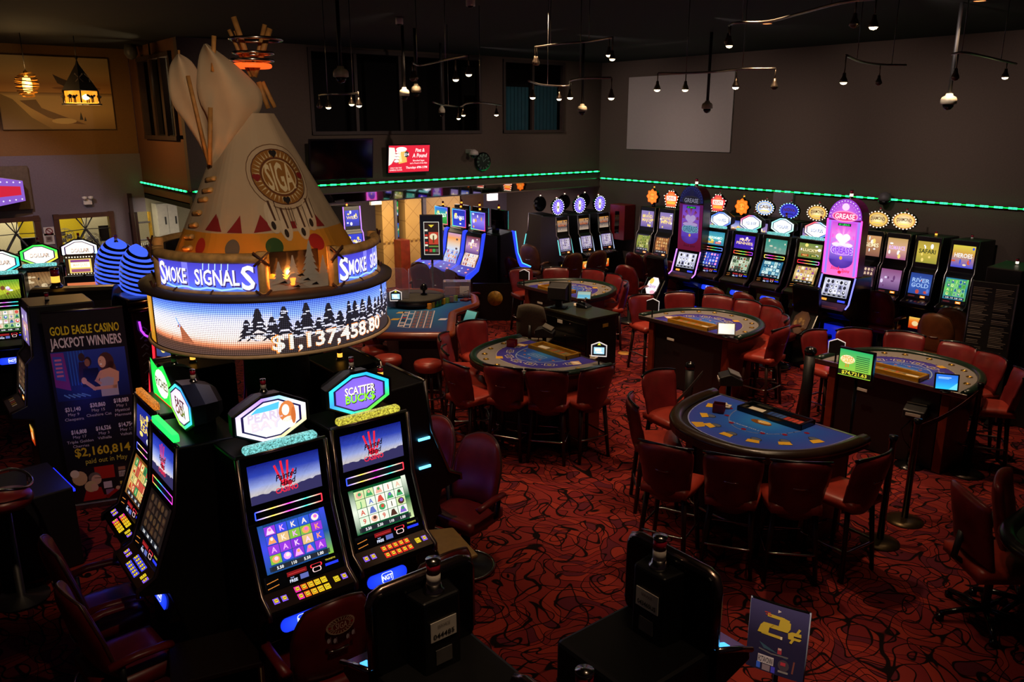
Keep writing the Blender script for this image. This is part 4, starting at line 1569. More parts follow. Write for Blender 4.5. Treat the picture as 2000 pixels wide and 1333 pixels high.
cover = Art()
thc = math.atan2(-TC.y, -TC.x)
BAND = 0.245
NT = 72
for i in range(NT):
    a, b = 2 * PI * i / NT, 2 * PI * (i + 1) / NT
    ts = [0, 0.06, 0.12, 0.18, BAND, BAND + 0.0001] + [BAND + 0.06 * k for k in range(1, 9)] + [0.78]
    for t0, t1 in zip(ts, ts[1:]):
        c = '#c8841e' if t1 <= BAND else '#b39c80'
        cover.poly([(a, t0), (b, t0), (b, t1), (a, t1)], c, 0)


def conepoly(pts, th, t, col, layer):
    """pts in metres about the surface point (t, th)"""
    q = []
    for x, y in pts:
        tt = t + y / SL
        q.append((th + x / (RB * (1 - tt)), tt))
    cover.poly(q, col, layer)


def hit(px, py):
    h = cone_hit(px, py)
    return h if h else (0.1, thc)


RED = '#7d0f12'
for pa, pb, pc in (((404, 449), (434, 453), (426, 417)), ((429, 449), (434, 453), (427, 420)), ((443, 455), (473, 456), (469, 421)), ((496, 455), (536, 449), (508, 419)), ((596, 443), (632, 441), (608, 414))):
    P = [hit(*q) for q in (pa, pb, pc)]
    csub([(p[1], p[0]) for p in P], RED, 2)
P = [hit(*q) for q in ((547, 449), (585, 445), (575, 432), (553, 433))]
csub([(p[1], p[0]) for p in P], RED, 2)
for px, py, rx, ry, c in ((394, 481, 0.05, 0.055, '#9a1410'), (454, 486, 0.05, 0.058, '#54504a'), (536, 481, 0.058, 0.055, '#2c4a1a'), (617, 472, 0.056, 0.055, '#9a1410')):
    h = hit(px, py)
    csub([(h[1] + rx * math.cos(q) / (RB * (1 - h[0])), h[0] + ry * math.sin(q) / SL) for q in [2 * PI * k / 20 for k in range(20)]], c, 2, 3)
# round emblem with feathers
h = hit(545, 345)


def cring(r0, r1, col, layer, n=28):
    for k in range(n):
        a, b = 2 * PI * k / n, 2 * PI * (k + 1) / n
        conepoly([(r0 * math.cos(a), r0 * math.sin(a)), (r1 * math.cos(a), r1 * math.sin(a)), (r1 * math.cos(b), r1 * math.sin(b)), (r0 * math.cos(b), r0 * math.sin(b))], h[1], h[0], col, layer)


def cdisc(x, y, rx, ry, col, layer, n=14):
    conepoly([(x + rx * math.cos(2 * PI * k / n), y + ry * math.sin(2 * PI * k / n)) for k in range(n)], h[1], h[0], col, layer)


EB = 0.185
cring(0.0001, EB * 1.15, '#b39c80', 2)
cring(EB * 1.14, EB * 1.17, '#6a4a30', 3)
cring(EB * 0.97, EB * 1.0, '#4a1c10', 4)
cring(EB * 0.68, EB * 0.97, '#8a5a1e', 3)
for k in range(36):
    a = 2 * PI * k / 36
    conepoly([(EB * 0.72 * math.cos(a - 0.03), EB * 0.72 * math.sin(a - 0.03)), (EB * 0.95 * math.cos(a), EB * 0.95 * math.sin(a)), (EB * 0.72 * math.cos(a + 0.05), EB * 0.72 * math.sin(a + 0.05))], h[1], h[0], '#c9b48c', 4)
cring(EB * 0.64, EB * 0.69, '#5a2c14', 4)
cring(EB * 0.0001, EB * 0.64, '#8a5a1e', 3)
cring(EB * 0.59, EB * 0.62, '#c9b48c', 4)
TX = Art().text('SIGA', 0, 0, EB * 0.74, '#d0bc94', 5, 1, fit=EB * 1.0)
for pts, cols, lay in TX.p:
    q = []
    for x, y in pts:
        y *= 1.0 + 0.35 * (1 - (x / (EB * 0.6)) ** 2)
        tt = h[0] + y / SL
        q.append((h[1] + x / (RB * (1 - tt)), tt))
    cover.p.append((q, cols, lay))
for x, y, c in ((-EB * 0.83, 0, '#7d0f12'), (EB * 0.83, 0, '#7d0f12'), (0, EB * 0.83, '#120a0c'), (0, -EB * 0.83, '#120a0c')):
    cdisc(x - EB * 0.06, y + EB * 0.03, EB * 0.08, EB * 0.09, c, 6)
    cdisc(x + EB * 0.06, y + EB * 0.03, EB * 0.08, EB * 0.09, c, 6)
    conepoly([(x - EB * 0.13, y), (x + EB * 0.13, y), (x, y - EB * 0.16)], h[1], h[0], c, 6)
for x, y1, y2 in ((-0.13, -0.15, -0.33), (-0.06, -0.20, -0.385), (0.06, -0.20, -0.385), (0.135, -0.15, -0.33)):
    cdisc(x - 0.005, (y1 + y2) / 2 - 0.02, 0.045, 0.105, '#c2ad92', 3, 14)
    conepoly([(x + 0.03, y1), (x + 0.036, y1), (x + 0.04, y2 + 0.05), (x + 0.036, y2 + 0.05)], h[1], h[0], '#4a2c1c', 5)
    conepoly([(x - 0.012, y1), (x + 0.004, y1), (x + 0.014, y2 + 0.05), (x + 0.002, y2 + 0.05)], h[1], h[0], '#4a2c1c', 5)
    cdisc(x - 0.012, y2 + 0.06, 0.02, 0.055, '#c9b69c', 4, 10)
    cdisc(x - 0.012, y2 + 0.02, 0.015, 0.028, '#22140e', 5, 10)
    cdisc(x + 0.02, y2 + 0.07, 0.016, 0.06, '#c4b094', 4, 10)
for x in (-0.008, 0.01):
    conepoly([(x - 0.002, -0.2), (x + 0.003, -0.2), (x + 0.006, -0.32), (x + 0.002, -0.32)], h[1], h[0], '#4a2c1c', 5)
cm, n_, l_, b_ = newmat('painted_canvas')
a_ = n_.new('ShaderNodeAttribute')
a_.attribute_name = 'Col'
l_.new(a_.outputs['Color'], b_.inputs['Base Color'])
b_.inputs['Roughness'].default_value = 0.85
tc_ = n_.new('ShaderNodeTexCoord')
nz = n_.new('ShaderNodeTexNoise')
nz.inputs['Scale'].default_value = 6
l_.new(tc_.outputs['Object'], nz.inputs['Vector'])
bp_ = n_.new('ShaderNodeBump')
bp_.inputs['Strength'].default_value = 0.35
bp_.inputs['Distance'].default_value = 0.03
l_.new(nz.outputs['Fac'], bp_.inputs['Height'])
l_.new(bp_.outputs['Normal'], b_.inputs['Normal'])
co = cover.build('canvas_cover', cm, carousel, lambda u, v, d: cone(v, u, d), 0.0018)
# lacing pins up the left seam
for px, py in ((412, 350), (405, 372), (395, 390), (384, 416), (376, 440), (369, 463), (364, 485)):
    hh = cone_hit(px + 3, py)
    if hh is None:
        hh = cone_hit(px + 14, py)
    if hh:
        p = cone(hh[0], hh[1], 0.012)
        tan = Vector((-math.sin(hh[1]), math.cos(hh[1]), 0.15))
        MB().tube([p - tan * 0.05, p - tan * 0.025, p, p + tan * 0.025, p + tan * 0.05], 0.017, 8).build('lacing_pin', LOG, carousel)


def flap(Lc, Rc, off, name, bul=0.09):
    n, mcols = 24, 12

    def smp(cv, s):
        x = s * (len(cv) - 1)
        i = min(int(x), len(cv) - 2)
        f = x - i
        p0, p1 = Vector(cv[max(i - 1, 0)]), Vector(cv[i])
        p2, p3 = Vector(cv[i + 1]), Vector(cv[min(i + 2, len(cv) - 1)])
        return 0.5 * ((2 * p1) + (p2 - p0) * f + (2 * p0 - 5 * p1 + 4 * p2 - p3) * f * f + (3 * p1 - p0 - 3 * p2 + p3) * f ** 3)

    b = MB()

    def fn(u, v, side):
        s, k = (v + 1) / 2, (u + 1) / 2
        a, c = smp(Lc, s), smp(Rc, s)
        q = a + (c - a) * k
        d = off + bul * math.sin(PI * k) * min(1, 4 * s) + 0.014 * math.sin(9 * k + 4 * s)
        rim = (1 - min(1, max(abs(u), abs(v))) ** 6)
        return on_tp(q.x, q.y, d + side * (0.004 + 0.012 * rim)) - TC

    b.pad(fn, 14, 24)
    return b.build(name, CANVAS, carousel)


flap([(410, 332), (408, 300), (411, 258), (404, 225), (391, 200), (384, 165), (388, 112), (398, 86)], [(412, 335), (440, 305), (470, 268), (497, 235), (512, 205), (506, 172), (462, 128), (404, 85)], 0.12, 'smoke_flap')
flap([(408, 330), (392, 288), (362, 240), (338, 205), (329, 168), (332, 128), (346, 106)], [(412, 325), (411, 285), (409, 235), (404, 190), (392, 150), (374, 120), (351, 105)], 0.02, 'smoke_flap', 0.05)
for pa, pb, off, r0 in (((456, 33), (497, 150), 0.02, 0.02), ((447, 58), (490, 150), 0.0, 0.013), ((459, 60), (492, 140), -0.04, 0.012), ((517, 48), (494, 150), -0.03, 0.016), ((527, 56), (497, 150), 0.03, 0.02), ((418, 70), (416, 140), 0.2, 0.016), ((367, 148), (410, 330), 0.12, 0.014), ((411, 210), (410, 322), 0.2, 0.016), ((349, 98), (350, 112), 0.0, 0.008), ((512, 160), (537, 210), 0.06, 0.016), ((505, 160), (524, 212), 0.08, 0.018)):
    MB().tube([on_tp(pa[0], pa[1], off) - TC, on_tp((pa[0] + pb[0]) / 2, (pa[1] + pb[1]) / 2, off) - TC, on_tp(pb[0], pb[1], off) - TC], r0, 8, r2=r0 * 0.95).build('tipi_pole', POLE, carousel)
for px, py, rx, m in ((500, 77, 45, CHROME), (495, 104, 34, CHROME), (493, 118, 36, CHROME), (492, 129, 31, em('orange_neon', '#ff5a1e', 1.25))):
    c = on_tp(px, py) - TC
    R = rx / 1570 * 6.05
    MB().tube([c + Vector((R * math.cos(q), R * math.sin(q), 0)) for q in [2 * PI * k / 36 for k in range(36)]], 0.011 if m is CHROME else 0.016, 8, closed=True).build('smoke_ring', m, carousel)
# amber flood lamps at the foot of the tipi
for px, py in ((383, 497), (437, 505), (484, 505), (568, 500), (648, 487), (335, 482)):
    t_, z_ = cyl(px, py, 0.735)
    p = Vector((0.735 * math.cos(t_), 0.735 * math.sin(t_), ZB + 0.03))
    MB().lathe([(0.012, 0), (0.02, 0.03), (0.024, 0.05), (0.0, 0.052)], p, 10).build('flood_lamp', em('amber_lamp', '#ff6a1e', 4.0), carousel)
    l = point('flood_light', tuple(p + TC + Vector((0, 0, 0.065))), 16.0, (1.0, 0.30, 0.05), 0.02)


# ================================================================== SLOT MACHINES OF THE CAROUSEL
WHITEHEX = ['#fff4ff', '#d8c8ff', '#b98cff', '#9adcff', '#ffffff', '#ffe6b0', '#ffe0a0', '#f0d8ff']
BLUEHEX = ['#3c9cff', '#34d4ff', '#34d4ff', '#2ab0ff', '#28c8ff', '#3cff5c', '#6cff3c', '#3cf0c0']
reelA = lambda w, h: art_reels(w, h, ['#3a46d8', '#7a2cc8', '#2c54c8', '#8a34d0', '#d8b47a', '#7cb43c'], ['#d86ac8', '#e8a0e8', '#ff9a5c', '#f4e0d0', '#f0c8f0'], '#1c4a8a', 5, letters='AKAK')
reelB = lambda w, h: art_reels(w, h, ['#dfe8d4', '#e8efdc', '#d4e6cc', '#e4ecd8', '#c8dca0'], ['#3c9a5c', '#5c6cb8', '#c84a3c', '#4a2c24', '#7a5cc0', '#e0a890'], '#0f5a30', 9, letters='19JQA')
m1 = hex_machine('front slot machine with a white hexagonal woman-in-clouds sign and blue and purple reels', (1.675, 4.28, 0), 0, art_hand, reelA,
                 lambda w, h: art_hex(w, h, WHITEHEX, ('#ffffff', '#f0eaff'), ('PEARL', 'BAY'), ('#c8b8cc', '#d8c8d0'), 'lady'), cand=None, strip_col='#6fd0c4')
m2 = hex_machine('front slot machine with a purple and green hexagonal cartoon-money sign and pale green reels', (2.305, 4.37, 0), 0, art_hand, reelB,
                 lambda w, h: art_hex(w, h, BLUEHEX, ('#8a6cf0', '#7a5ce0'), ('SCATTER', 'BUCK$'), ('#ffe8d8', '#8aff2c')), deck_glow=['#ff2a1e'] * 5, strip_col='#d0b43c')
GREENHEX = ['#7cff4c', '#4cff6c', '#4ce0ff', '#3cb0ff', '#3c8cff', '#3cc8ff', '#4cff8c', '#a0ff3c']
m3 = hex_machine('slot machine with a blue and green rimmed hexagonal sign facing left beside the front pair', (1.20, 4.95, 0), -PI / 2, art_hand,
                 lambda w, h: art_reels(w, h, ['#1a1210', '#2a1a14', '#1c1614'], ['#3a2a20', '#4a3420'], '#140e0c', 12, letters=''),
                 lambda w, h: art_hex(w, h, GREENHEX, ('#fff0f4', '#e8c8f0'), ('FAST', 'CASH'), ('#5a2c3a', '#7a3a2c')), deck_glow=['#4a4cff'] * 5, strip_col='#1ee05c', lb=['#ff3c3c', '#3cff5c', '#3c6cff', '#8a3cff', '#ff3cc8'], deckc='#6a4a34')
for k in m3.children:
    if k.name.startswith('glitter_strip'):
        k.data.materials[0] = em('green_neon', '#18f048', 2.6)
m4 = hex_machine('slot machine with a green cartoon sign, second on the left of the carousel', (1.27, 5.60, 0), -PI / 2,
                 lambda w, h: art_title(w, h, [(0, '#2a2470'), (1, '#1a2c9a')], ['LUCKY', 'LEAF'], '#ffd84c', 3),
                 lambda w, h: art_reels(w, h, ['#d8a85c', '#c8b46c', '#3c8a4c', '#b84c3c'], ['#2c5c3c', '#f0e0a0', '#a82c20'], '#7a4a1c', 15),
                 lambda w, h: Art().poly([(-0.24, -0.1), (-0.1, -0.16), (0.22, -0.12), (0.24, 0.06), (0.08, 0.17), (-0.06, 0.12), (-0.22, 0.16)], '#1ee048', 0).ell(0, 0.02, 0.15, 0.1, '#f4f4dc', 1).text('RICHES', 0, 0.02, 0.06, '#2c3c20', 2).rect(-0.2, -0.15, 0.18, -0.1, '#ff3424', 1), cand=None, strip_col='#d86a1c', deckc='#241810', tz=1.9)
# the other sides of the carousel, seen from behind
back_hex = lambda w, h: art_hex(w, h, WHITEHEX, ('#ffffff', '#e0e8ff'), ('WILD', 'WINS'), ('#8a2c7a', '#8a2c7a'))
plain_hi = lambda w, h: art_title(w, h, [(0, '#2a2470'), (1, '#1a2c9a')], ['WINS'], '#ffd84c', 4)
r4 = hex_machine('slot machine seen from behind on the far side of the carousel right of its post', (2.62, 6.66, 0), PI, plain_hi, reelA, None, detail=False, cand='amber')
r5 = dup(r4, (1.85, 6.66, 0), PI, 'slot machine seen from behind on the far side of the carousel left of its post')
r6 = dup(r4, (3.02, 5.12, 0), PI / 2, 'slot machine facing right behind the cartoon-money machine, only its black side in view')
r7 = dup(r4, (3.02, 5.78, 0), PI / 2, 'slot machine facing right next to the two brown chairs behind the front pair')
CY = em('cyan_light_bar', '#5cc8ff', 3.0)
for r_ in (r6, r7):
    for z in (1.35, 1.12):
        MB().box((-0.285, 0.02, z), (0.012, 0.1, 0.018)).build('side_light', CY, r_)


# ================================================================== UPRIGHT MACHINES
UPROF = [(0.62, 0.0), (0.62, 1.93), (0.05, 1.95), (0.02, 1.46), (-0.04, 1.40), (-0.10, 0.98), (-0.24, 0.93), (-0.24, 0.87), (-0.06, 0.82), (-0.06, 0.0)]


def bulbs(parent, pts, col, y, s=0.011, name='bulb_ring'):
    b = MB()
    for x, z in pts:
        b.lathe([(0, -s), (s, -s * 0.3), (s, s * 0.3), (0, s)], (x, y, z), 6, 0, False, False)
    return b.build(name, em('bulb_' + col[1:], col, 2.4), parent)


def topper(t, kind, z, y=0.2, c=('#ff8a1e', '#ffd24c', '#ffffff'), word='DIAMOND', s=1.0):
    N = 20
    if kind == 'oval':
        out = [(0.19 * s * math.cos(2 * PI * k / N), 0.13 * s * math.sin(2 * PI * k / N)) for k in range(N)]
    elif kind == 'wheel':
        out = [(0.165 * s * math.cos(2 * PI * k / N), 0.165 * s * math.sin(2 * PI * k / N)) for k in range(N)]
    elif kind == 'flower':
        N = 32
        out = [((0.15 + 0.018 * math.cos(8 * 2 * PI * k / N)) * s * math.cos(2 * PI * k / N), (0.15 + 0.018 * math.cos(8 * 2 * PI * k / N)) * s * math.sin(2 * PI * k / N)) for k in range(N)]
    elif kind == 'shield':
        out = [(x * s, q * s) for x, q in ((-0.13, -0.15), (0.13, -0.15), (0.17, -0.02), (0.15, 0.1), (0.06, 0.16), (-0.06, 0.16), (-0.15, 0.1), (-0.17, -0.02))]
    else:
        out = [(x * s, q * s) for x, q in ((-0.12, -0.16), (0.12, -0.16), (0.15, -0.06), (0.185, 0.06), (0.11, 0.1), (0.06, 0.16), (-0.06, 0.16), (-0.11, 0.1), (-0.185, 0.06), (-0.15, -0.06))]
    hs = MB().loft([[(x * k, y + d, z + q * k) for x, q in out] for d, k in ((0, 1.0), (0.05, 1.04), (0.09, 0.85))], 0, True, False).build('topper_housing', GLOSS, t)
    A = Art()
    n = len(out)
    for i in range(n):
        a, b = out[i], out[(i + 1) % n]
        A.poly([(0, 0), (a[0] * 0.95, a[1] * 0.95), (b[0] * 0.95, b[1] * 0.95)], [c[2], c[0], c[0]], 0)
    if kind == 'wheel':
        for k in range(12):
            a = 2 * PI * k / 12
            A.poly([(0, 0), (0.13 * s * math.cos(a), 0.13 * s * math.sin(a)), (0.13 * s * math.cos(a + 0.26), 0.13 * s * math.sin(a + 0.26))], '#6a4cf0', 1)
        A.rect(-0.03, -0.1, 0.03, 0.1, '#e8dccf', 2).rect(-0.022, -0.03, 0.022, 0.02, '#7a8a3c', 3)
    elif kind == 'oval':
        A.ringpoly([(p[0] * 0.8, p[1] * 0.8) for p in out], 0.9, c[1], 1).text(word, 0, 0.01, 0.055 * s, '#4a2408', 3, 1, fit=0.24 * s, arc=0.012).rect(-0.09 * s, -0.065 * s, 0.09 * s, -0.045 * s, c[1], 2)
    elif kind == 'crown':
        A.rect(-0.12 * s, -0.03 * s, 0.12 * s, 0.06 * s, '#fff0dc', 1).text(word, 0, 0.015 * s, 0.06 * s, '#e02c1e', 2, 1, fit=0.2 * s).rect(-0.11 * s, -0.1 * s, 0.11 * s, -0.05 * s, c[1], 1)
    else:
        A.ell(0, 0, 0.09 * s, 0.09 * s, c[1], 1, 14, c[0]).text(word, 0, 0, 0.05 * s, '#c84a0c', 3, 1, fit=0.13 * s)
    A.build('topper_sign', scr(1.3), hs, lambda a, b, d: Vector((a, y - 0.004 - d, z + b)))
    return hs, out


def upright(label, loc, rz, up, low, kind=None, tc=None, word='', w=0.42, group=None, trim=DCHROME, glow='#ff8a1e', cand='amber', prof=UPROF, tz=2.16, bulb='#fff0d0', ts=1.0):
    t = thing('slot_machine', label, 'slot machine', loc, rz, group)
    MB().prism(prof, -w / 2, w / 2).build('cabinet', BLACK, t, 0.012)
    for s in (-1, 1):
        MB().tube([(s * (w / 2 - 0.004), y - 0.006, z) for y, z in prof[2:7]], 0.011, 6).build('trim', trim, t)
    f, L = front_map(w, prof[3], prof[2])
    g = lambda ox, oy, ff: (lambda a, b, d: ff(a + ox, b + oy, d))
    up(w - 0.08, L - 0.16).build('upper_screen', scr(0.9), t, g(0.04, 0.08, f))
    f2, L2 = front_map(w, prof[5], prof[4])
    low(w - 0.07, L2 - 0.1).build('lower_screen', scr(0.95), t, g(0.035, 0.08, f2))
    A = Art().rect(0, 0, w - 0.06, 0.05, '#0c0a0b', 0).rect((w - 0.06) * 0.6, 0.008, (w - 0.06) * 0.82, 0.042, glow, 1).rect((w - 0.06) * 0.64, 0.018, (w - 0.06) * 0.78, 0.032, '#fff0c8', 2).rect(0.02, 0.015, 0.12, 0.035, '#4a1a1c', 1)
    A.build('bill_acceptor', scr(1.2), t, g(0.03, 0.02, f2))
    f3, L3 = front_map(w, prof[6], prof[5])
    A = Art().rect(0, 0, w - 0.04, L3, '#2a2018', 0)
    for k in range(5):
        A.rect(0.05 + 0.06 * k, L3 * 0.3, 0.08 + 0.06 * k, L3 * 0.6, ('#d8b43c', '#e0e0d0', '#d8603c')[k % 3], 1)
    A.build('button_deck', printed('printed_deck', 0.3, 0.5), t, g(0.02, 0, f3))
    A = Art().grad(-0.1, 0.5, 0.1, 0.68, [(0, '#c8280c'), (0.6, '#ff7a1e'), (1, '#ffd05c')], 0).ell(0, 0.58, 0.05, 0.04, '#ffe0a0', 1)
    A.build('belly_glass', scr(0.8), t, lambda a, b, d: Vector((a, prof[-1][0] - 0.004 - d, b)))
    if kind:
        ty = 0.16
        MB().box((0, ty + 0.05, (1.95 + tz) / 2 - 0.03), (0.06, 0.04, tz - 1.95)).build('topper_neck', GLOSS, t)
        hs, out = topper(t, kind, tz, ty, tc or ('#ff8a1e', '#ffd24c', '#ffffff'), word, ts)
        if kind != 'flower':
            n = len(out)
            pts = []
            for i in range(n):
                a, b = out[i], out[(i + 1) % n]
                m = max(1, int(math.hypot(a[0] - b[0], a[1] - b[1]) / 0.045))
                pts += [(a[0] + (b[0] - a[0]) * k / m, tz + a[1] + (b[1] - a[1]) * k / m) for k in range(m)]
            bulbs(t, pts, bulb, ty - 0.008)
        candle(t, 0, ty + 0.05, tz + max(p[1] for p in out) - 0.005, cand, 0.55, '#a04a1c')
    else:
        candle(t, 0, 0.25, prof[1][1] - 0.0, cand, 0.7, '#a04a1c')
    return t


XW = 12.74
YW = lambda px, py=430: on_x(px, py, XW).y
zt_ = lambda px, py: on_x(px, py, XW + 0.16).z
fl = ('#ff6a08', '#ffc04c', '#ffb050')
T = lambda st, ws, col, sd, **k: (lambda w, h: art_title(w, h, st, ws, col, sd, **k))
Rr = lambda pal, sy, fr, sd, **k: (lambda w, h: art_reels(w, h, pal, sy, fr, sd, **k))
LIL = [(0, '#6a5ca0'), (0.5, '#a88ac0'), (1, '#8a7ab8')]
wall = [
    (1262, 383, 'flower', fl, 'FIRE', T(LIL, ['GRAND', 'MAJOR'], '#ffe08a', 21), Rr(['#a0a840', '#8a9a34', '#b0b050'], ['#2c3c14', '#4a5c1c', '#d8d8a0'], '#3a3040', 22), 'orange flower-shaped sign, first from the corner'),
    (1299, 388, 'crown', ('#ff4a14', '#ffb03c', '#ffa860'), 'DEVIL', T(LIL, ['GRAND', 'MINI'], '#ffe08a', 23), Rr(['#a8642c', '#8a4a24', '#b87a3c'], ['#e0a060', '#5c2c14', '#d8c080'], '#2a1c14', 24), 'orange crown-shaped sign, second from the corner'),
    (1390, 396, 'crown', ('#c8243c', '#ffa03c', '#ff9a50'), 'BOUNTY', T(LIL, ['KING'], '#ffe08a', 25), Rr(['#3c3c8a'], ['#e0e0a0'], '#1c1c30', 26), 'red crown sign right of the dark tall one'),
    (1437, 403, 'flower', fl, 'SUN', T([(0, '#2c4ab0'), (0.5, '#d8dcff'), (1, '#2a3cb0')], ['HOT'], '#ffb43c', 27), Rr(['#3c3c8a'], ['#e0e0a0'], '#1c1c30', 28), 'orange flower-shaped sign above two white hexagons'),
    (1482, 405, 'oval', ('#4c8ad8', '#ffd06a', '#fff4d8'), 'CASH', T(LIL, ['CASH'], '#ffe08a', 29), Rr(['#3c3c8a'], ['#e0e0a0'], '#1c1c30', 30), 'blue-rimmed yellow oval sign'),
    (1530, 411, 'oval', ('#3a34c0', '#1a1c60', '#2a2c9a'), 'NOVA', T(LIL, ['NOVA'], '#ffe08a', 31), Rr(['#3c3c8a'], ['#e0e0a0'], '#1c1c30', 32), 'dark blue oval sign with rainbow bulbs'),
    (1585, 415, 'oval', ('#8a5a1c', '#ffc04c', '#ffe9a8'), 'DIAMOND', T(LIL, ['GEMS'], '#ffe08a', 33), Rr(['#3c3c8a'], ['#e0e0a0'], '#1c1c30', 34), 'amber oval sign left of the pink machine'),
    (1705, 428, 'oval', ('#8a5a1c', '#ffc04c', '#ffe9a8'), 'DIAMOND', T([(0, '#8a5a4c'), (1, '#d8a06a')], ['GEMS'], '#fff0c0', 35), Rr(['#5c3c4a'], ['#e0c0a0'], '#1c1420', 36), 'amber oval sign half hidden behind the pink machine'),
    (1757, 431, 'oval', ('#b87a2c', '#ffd06a', '#fff0c0'), 'DIAMOND', T([(0, '#a85c8a'), (0.5, '#e0b090'), (1, '#c8a060')], ['ROMANCE'], '#f0c0ff', 37), T([(0, '#5c3c70'), (0.5, '#a078a8'), (1, '#8a4c7a')], [' '], '#ffffff', 38, bcols=('#e0d0f0', '#6a3c70')), 'amber oval sign, first right of the pink machine'),
    (1818, None, None, None, '', T([(0, '#a09a3c'), (0.5, '#d0b848'), (1, '#b8a040')], ['SAFARI'], '#2c3a20', 39), T([(0, '#2c4a9a'), (0.5, '#3a5cb0'), (1, '#24408a')], ['RIVER', 'GOLD'], '#a0c0f0', 40, bcols=('#5c7ac8', '#c04c3c')), 'yellow screen above a blue one, no topper'),
    (1890, None, None, None, '', T([(0, '#3c4cd0'), (0.6, '#d8a04c'), (1, '#e0d04c')], ['HEROES'], '#ffffff', 41, bcols=('#e05c2c', '#ffe0b0', '#3c5ce0')), Rr(['#6ac85c', '#8ad87a', '#5cb04c'], ['#2c5ca0', '#3c8a3c', '#e8f0a0'], '#2c7a9a', 42), 'colourful screen above green reels, no topper'),
]
for px, py, kind, c, word, up, low, lb in wall:
    y = YW(px)
    upright('slot machine against the right wall with ' + lb, (XW, y, 0), -PI / 2, up, low, kind, c, word, w=0.42 if px < 1700 else 0.40, group='slot machines along the right wall', tz=zt_(px, py) if kind else 2.1, cand='amber' if px in (1262, 1437, 1818) else None, trim=CHROME if px > 1700 else DCHROME, bulb='#ffe8c8' if word != 'NOVA' else '#8ad0ff')
for y, lb in ((on_x(1966, 500, 10.73).y, 'black slot machine seen from behind beyond the menu board, left of two'), (on_x(2062, 500, 10.73).y, 'black slot machine seen from behind beyond the menu board, right of two')):
    upright(lb, (11.35, y, 0), PI / 2, T(LIL, ['WIN'], '#ffe08a', 43), Rr(['#3c3c8a'], ['#e0e0a0'], '#1c1c30', 44), None, cand='white', w=0.40)

# hexagon machines of the island in front of the right wall
HW = ['#f4f6ff', '#6a9cff', '#4c6cff', '#6a9cff', '#f4f6ff', '#4c8cff', '#8a6cff', '#6aa8ff']
isl = [(9.09, T([(0, '#3c8ab8'), (0.5, '#5cc8d0'), (1, '#3c9ac0')], ['MERMAID'], '#e0fff8', 51, sub=('#c89a2c', '#c83c7a')), Rr(['#2c3cb0', '#3c5cd0', '#24309a'], ['#ff8ac8', '#ffd0a0', '#a0c8ff'], '#1c247a', 52), ['#ffffff', '#ff3c3c', '#3cff5c', '#3c8cff', '#6a8cff'], 'a mermaid-blue upper screen, first of four', HW, 'WAVES'),
       (8.45, T([(0, '#4a2cc0'), (1, '#3a1cb0')], ['PLAY', 'PENNIES'], '#ffd8a0', 53, bcols=('#8a5cff', '#ffe0ff')), Rr(['#d8dcc8', '#b0c4a8', '#3c4a3c'], ['#3c3c34', '#8a3c2c', '#5c7a4c'], '#4a5a48', 54), ['#ff3c3c', '#ffb43c', '#3cff5c', '#ff3c3c', '#8a3cff'], 'a violet upper screen about pennies', ['#f4f6ff', '#e06a9c', '#ff5c6a', '#8a9cff', '#f4f6ff', '#8aff9c', '#6a8cff', '#a0b8ff'], 'PENNY'),
       (7.82, T([(0, '#8ab0a0'), (0.5, '#5ca898'), (1, '#3c9a8a')], [' '], '#ffffff', 55, bcols=('#d8d0b8', '#b0b8a8', '#8aa898')), Rr(['#2c6a8a', '#3c8aa8', '#b0d0d0'], ['#d8e8e8', '#1c3c54', '#8ac0d0'], '#1c4a6a', 56), ['#ffe03c', '#ff3cff', '#ff3c3c', '#3cff8c', '#ffe03c'], 'a teal upper screen with a pale beast', ['#d8fff0', '#a0e8e0', '#8ad8e8', '#c8f0ff', '#e8fffa', '#b0f0d8', '#a0e0e0', '#c8fff0'], 'POLAR'),
       (7.18, T([(0, '#6a8a3c'), (0.5, '#a89a5c'), (1, '#7a9a4c')], ['LUCKY'], '#f4e8b0', 57, sub=('#a83c1c', '#3c5c1c')), Rr(['#d8b87a', '#e8d09a', '#c89a5c'], ['#7a3ca0', '#8a3c2c', '#e0e0f0', '#5c5c9a'], '#5a4a24', 58), ['#ff2c2c', '#ff2c5c', '#ffb43c', '#3cff8c', '#ff3cff'], 'a green and gold upper screen, last of four', ['#f4f6ff', '#ff8a8a', '#ff4c5c', '#8ac8ff', '#f4f6ff', '#4c9cff', '#6a8cff', '#ffffff'], 'BONUS')]
for y, up, low, lb, tx, ring, wd in isl:
    hex_machine('slot machine in the island row with ' + tx, (11.95, y, 0), -PI / 2, up, low, (lambda rg, w_: (lambda w, h: art_hex(w, h, rg, ('#ffffff', '#f0f4ff'), (w_,), ('#c0c8e8',))))(ring, wd), lb, detail=False, group='slot machines of the island row', deckc='#7a6038', w=0.52)


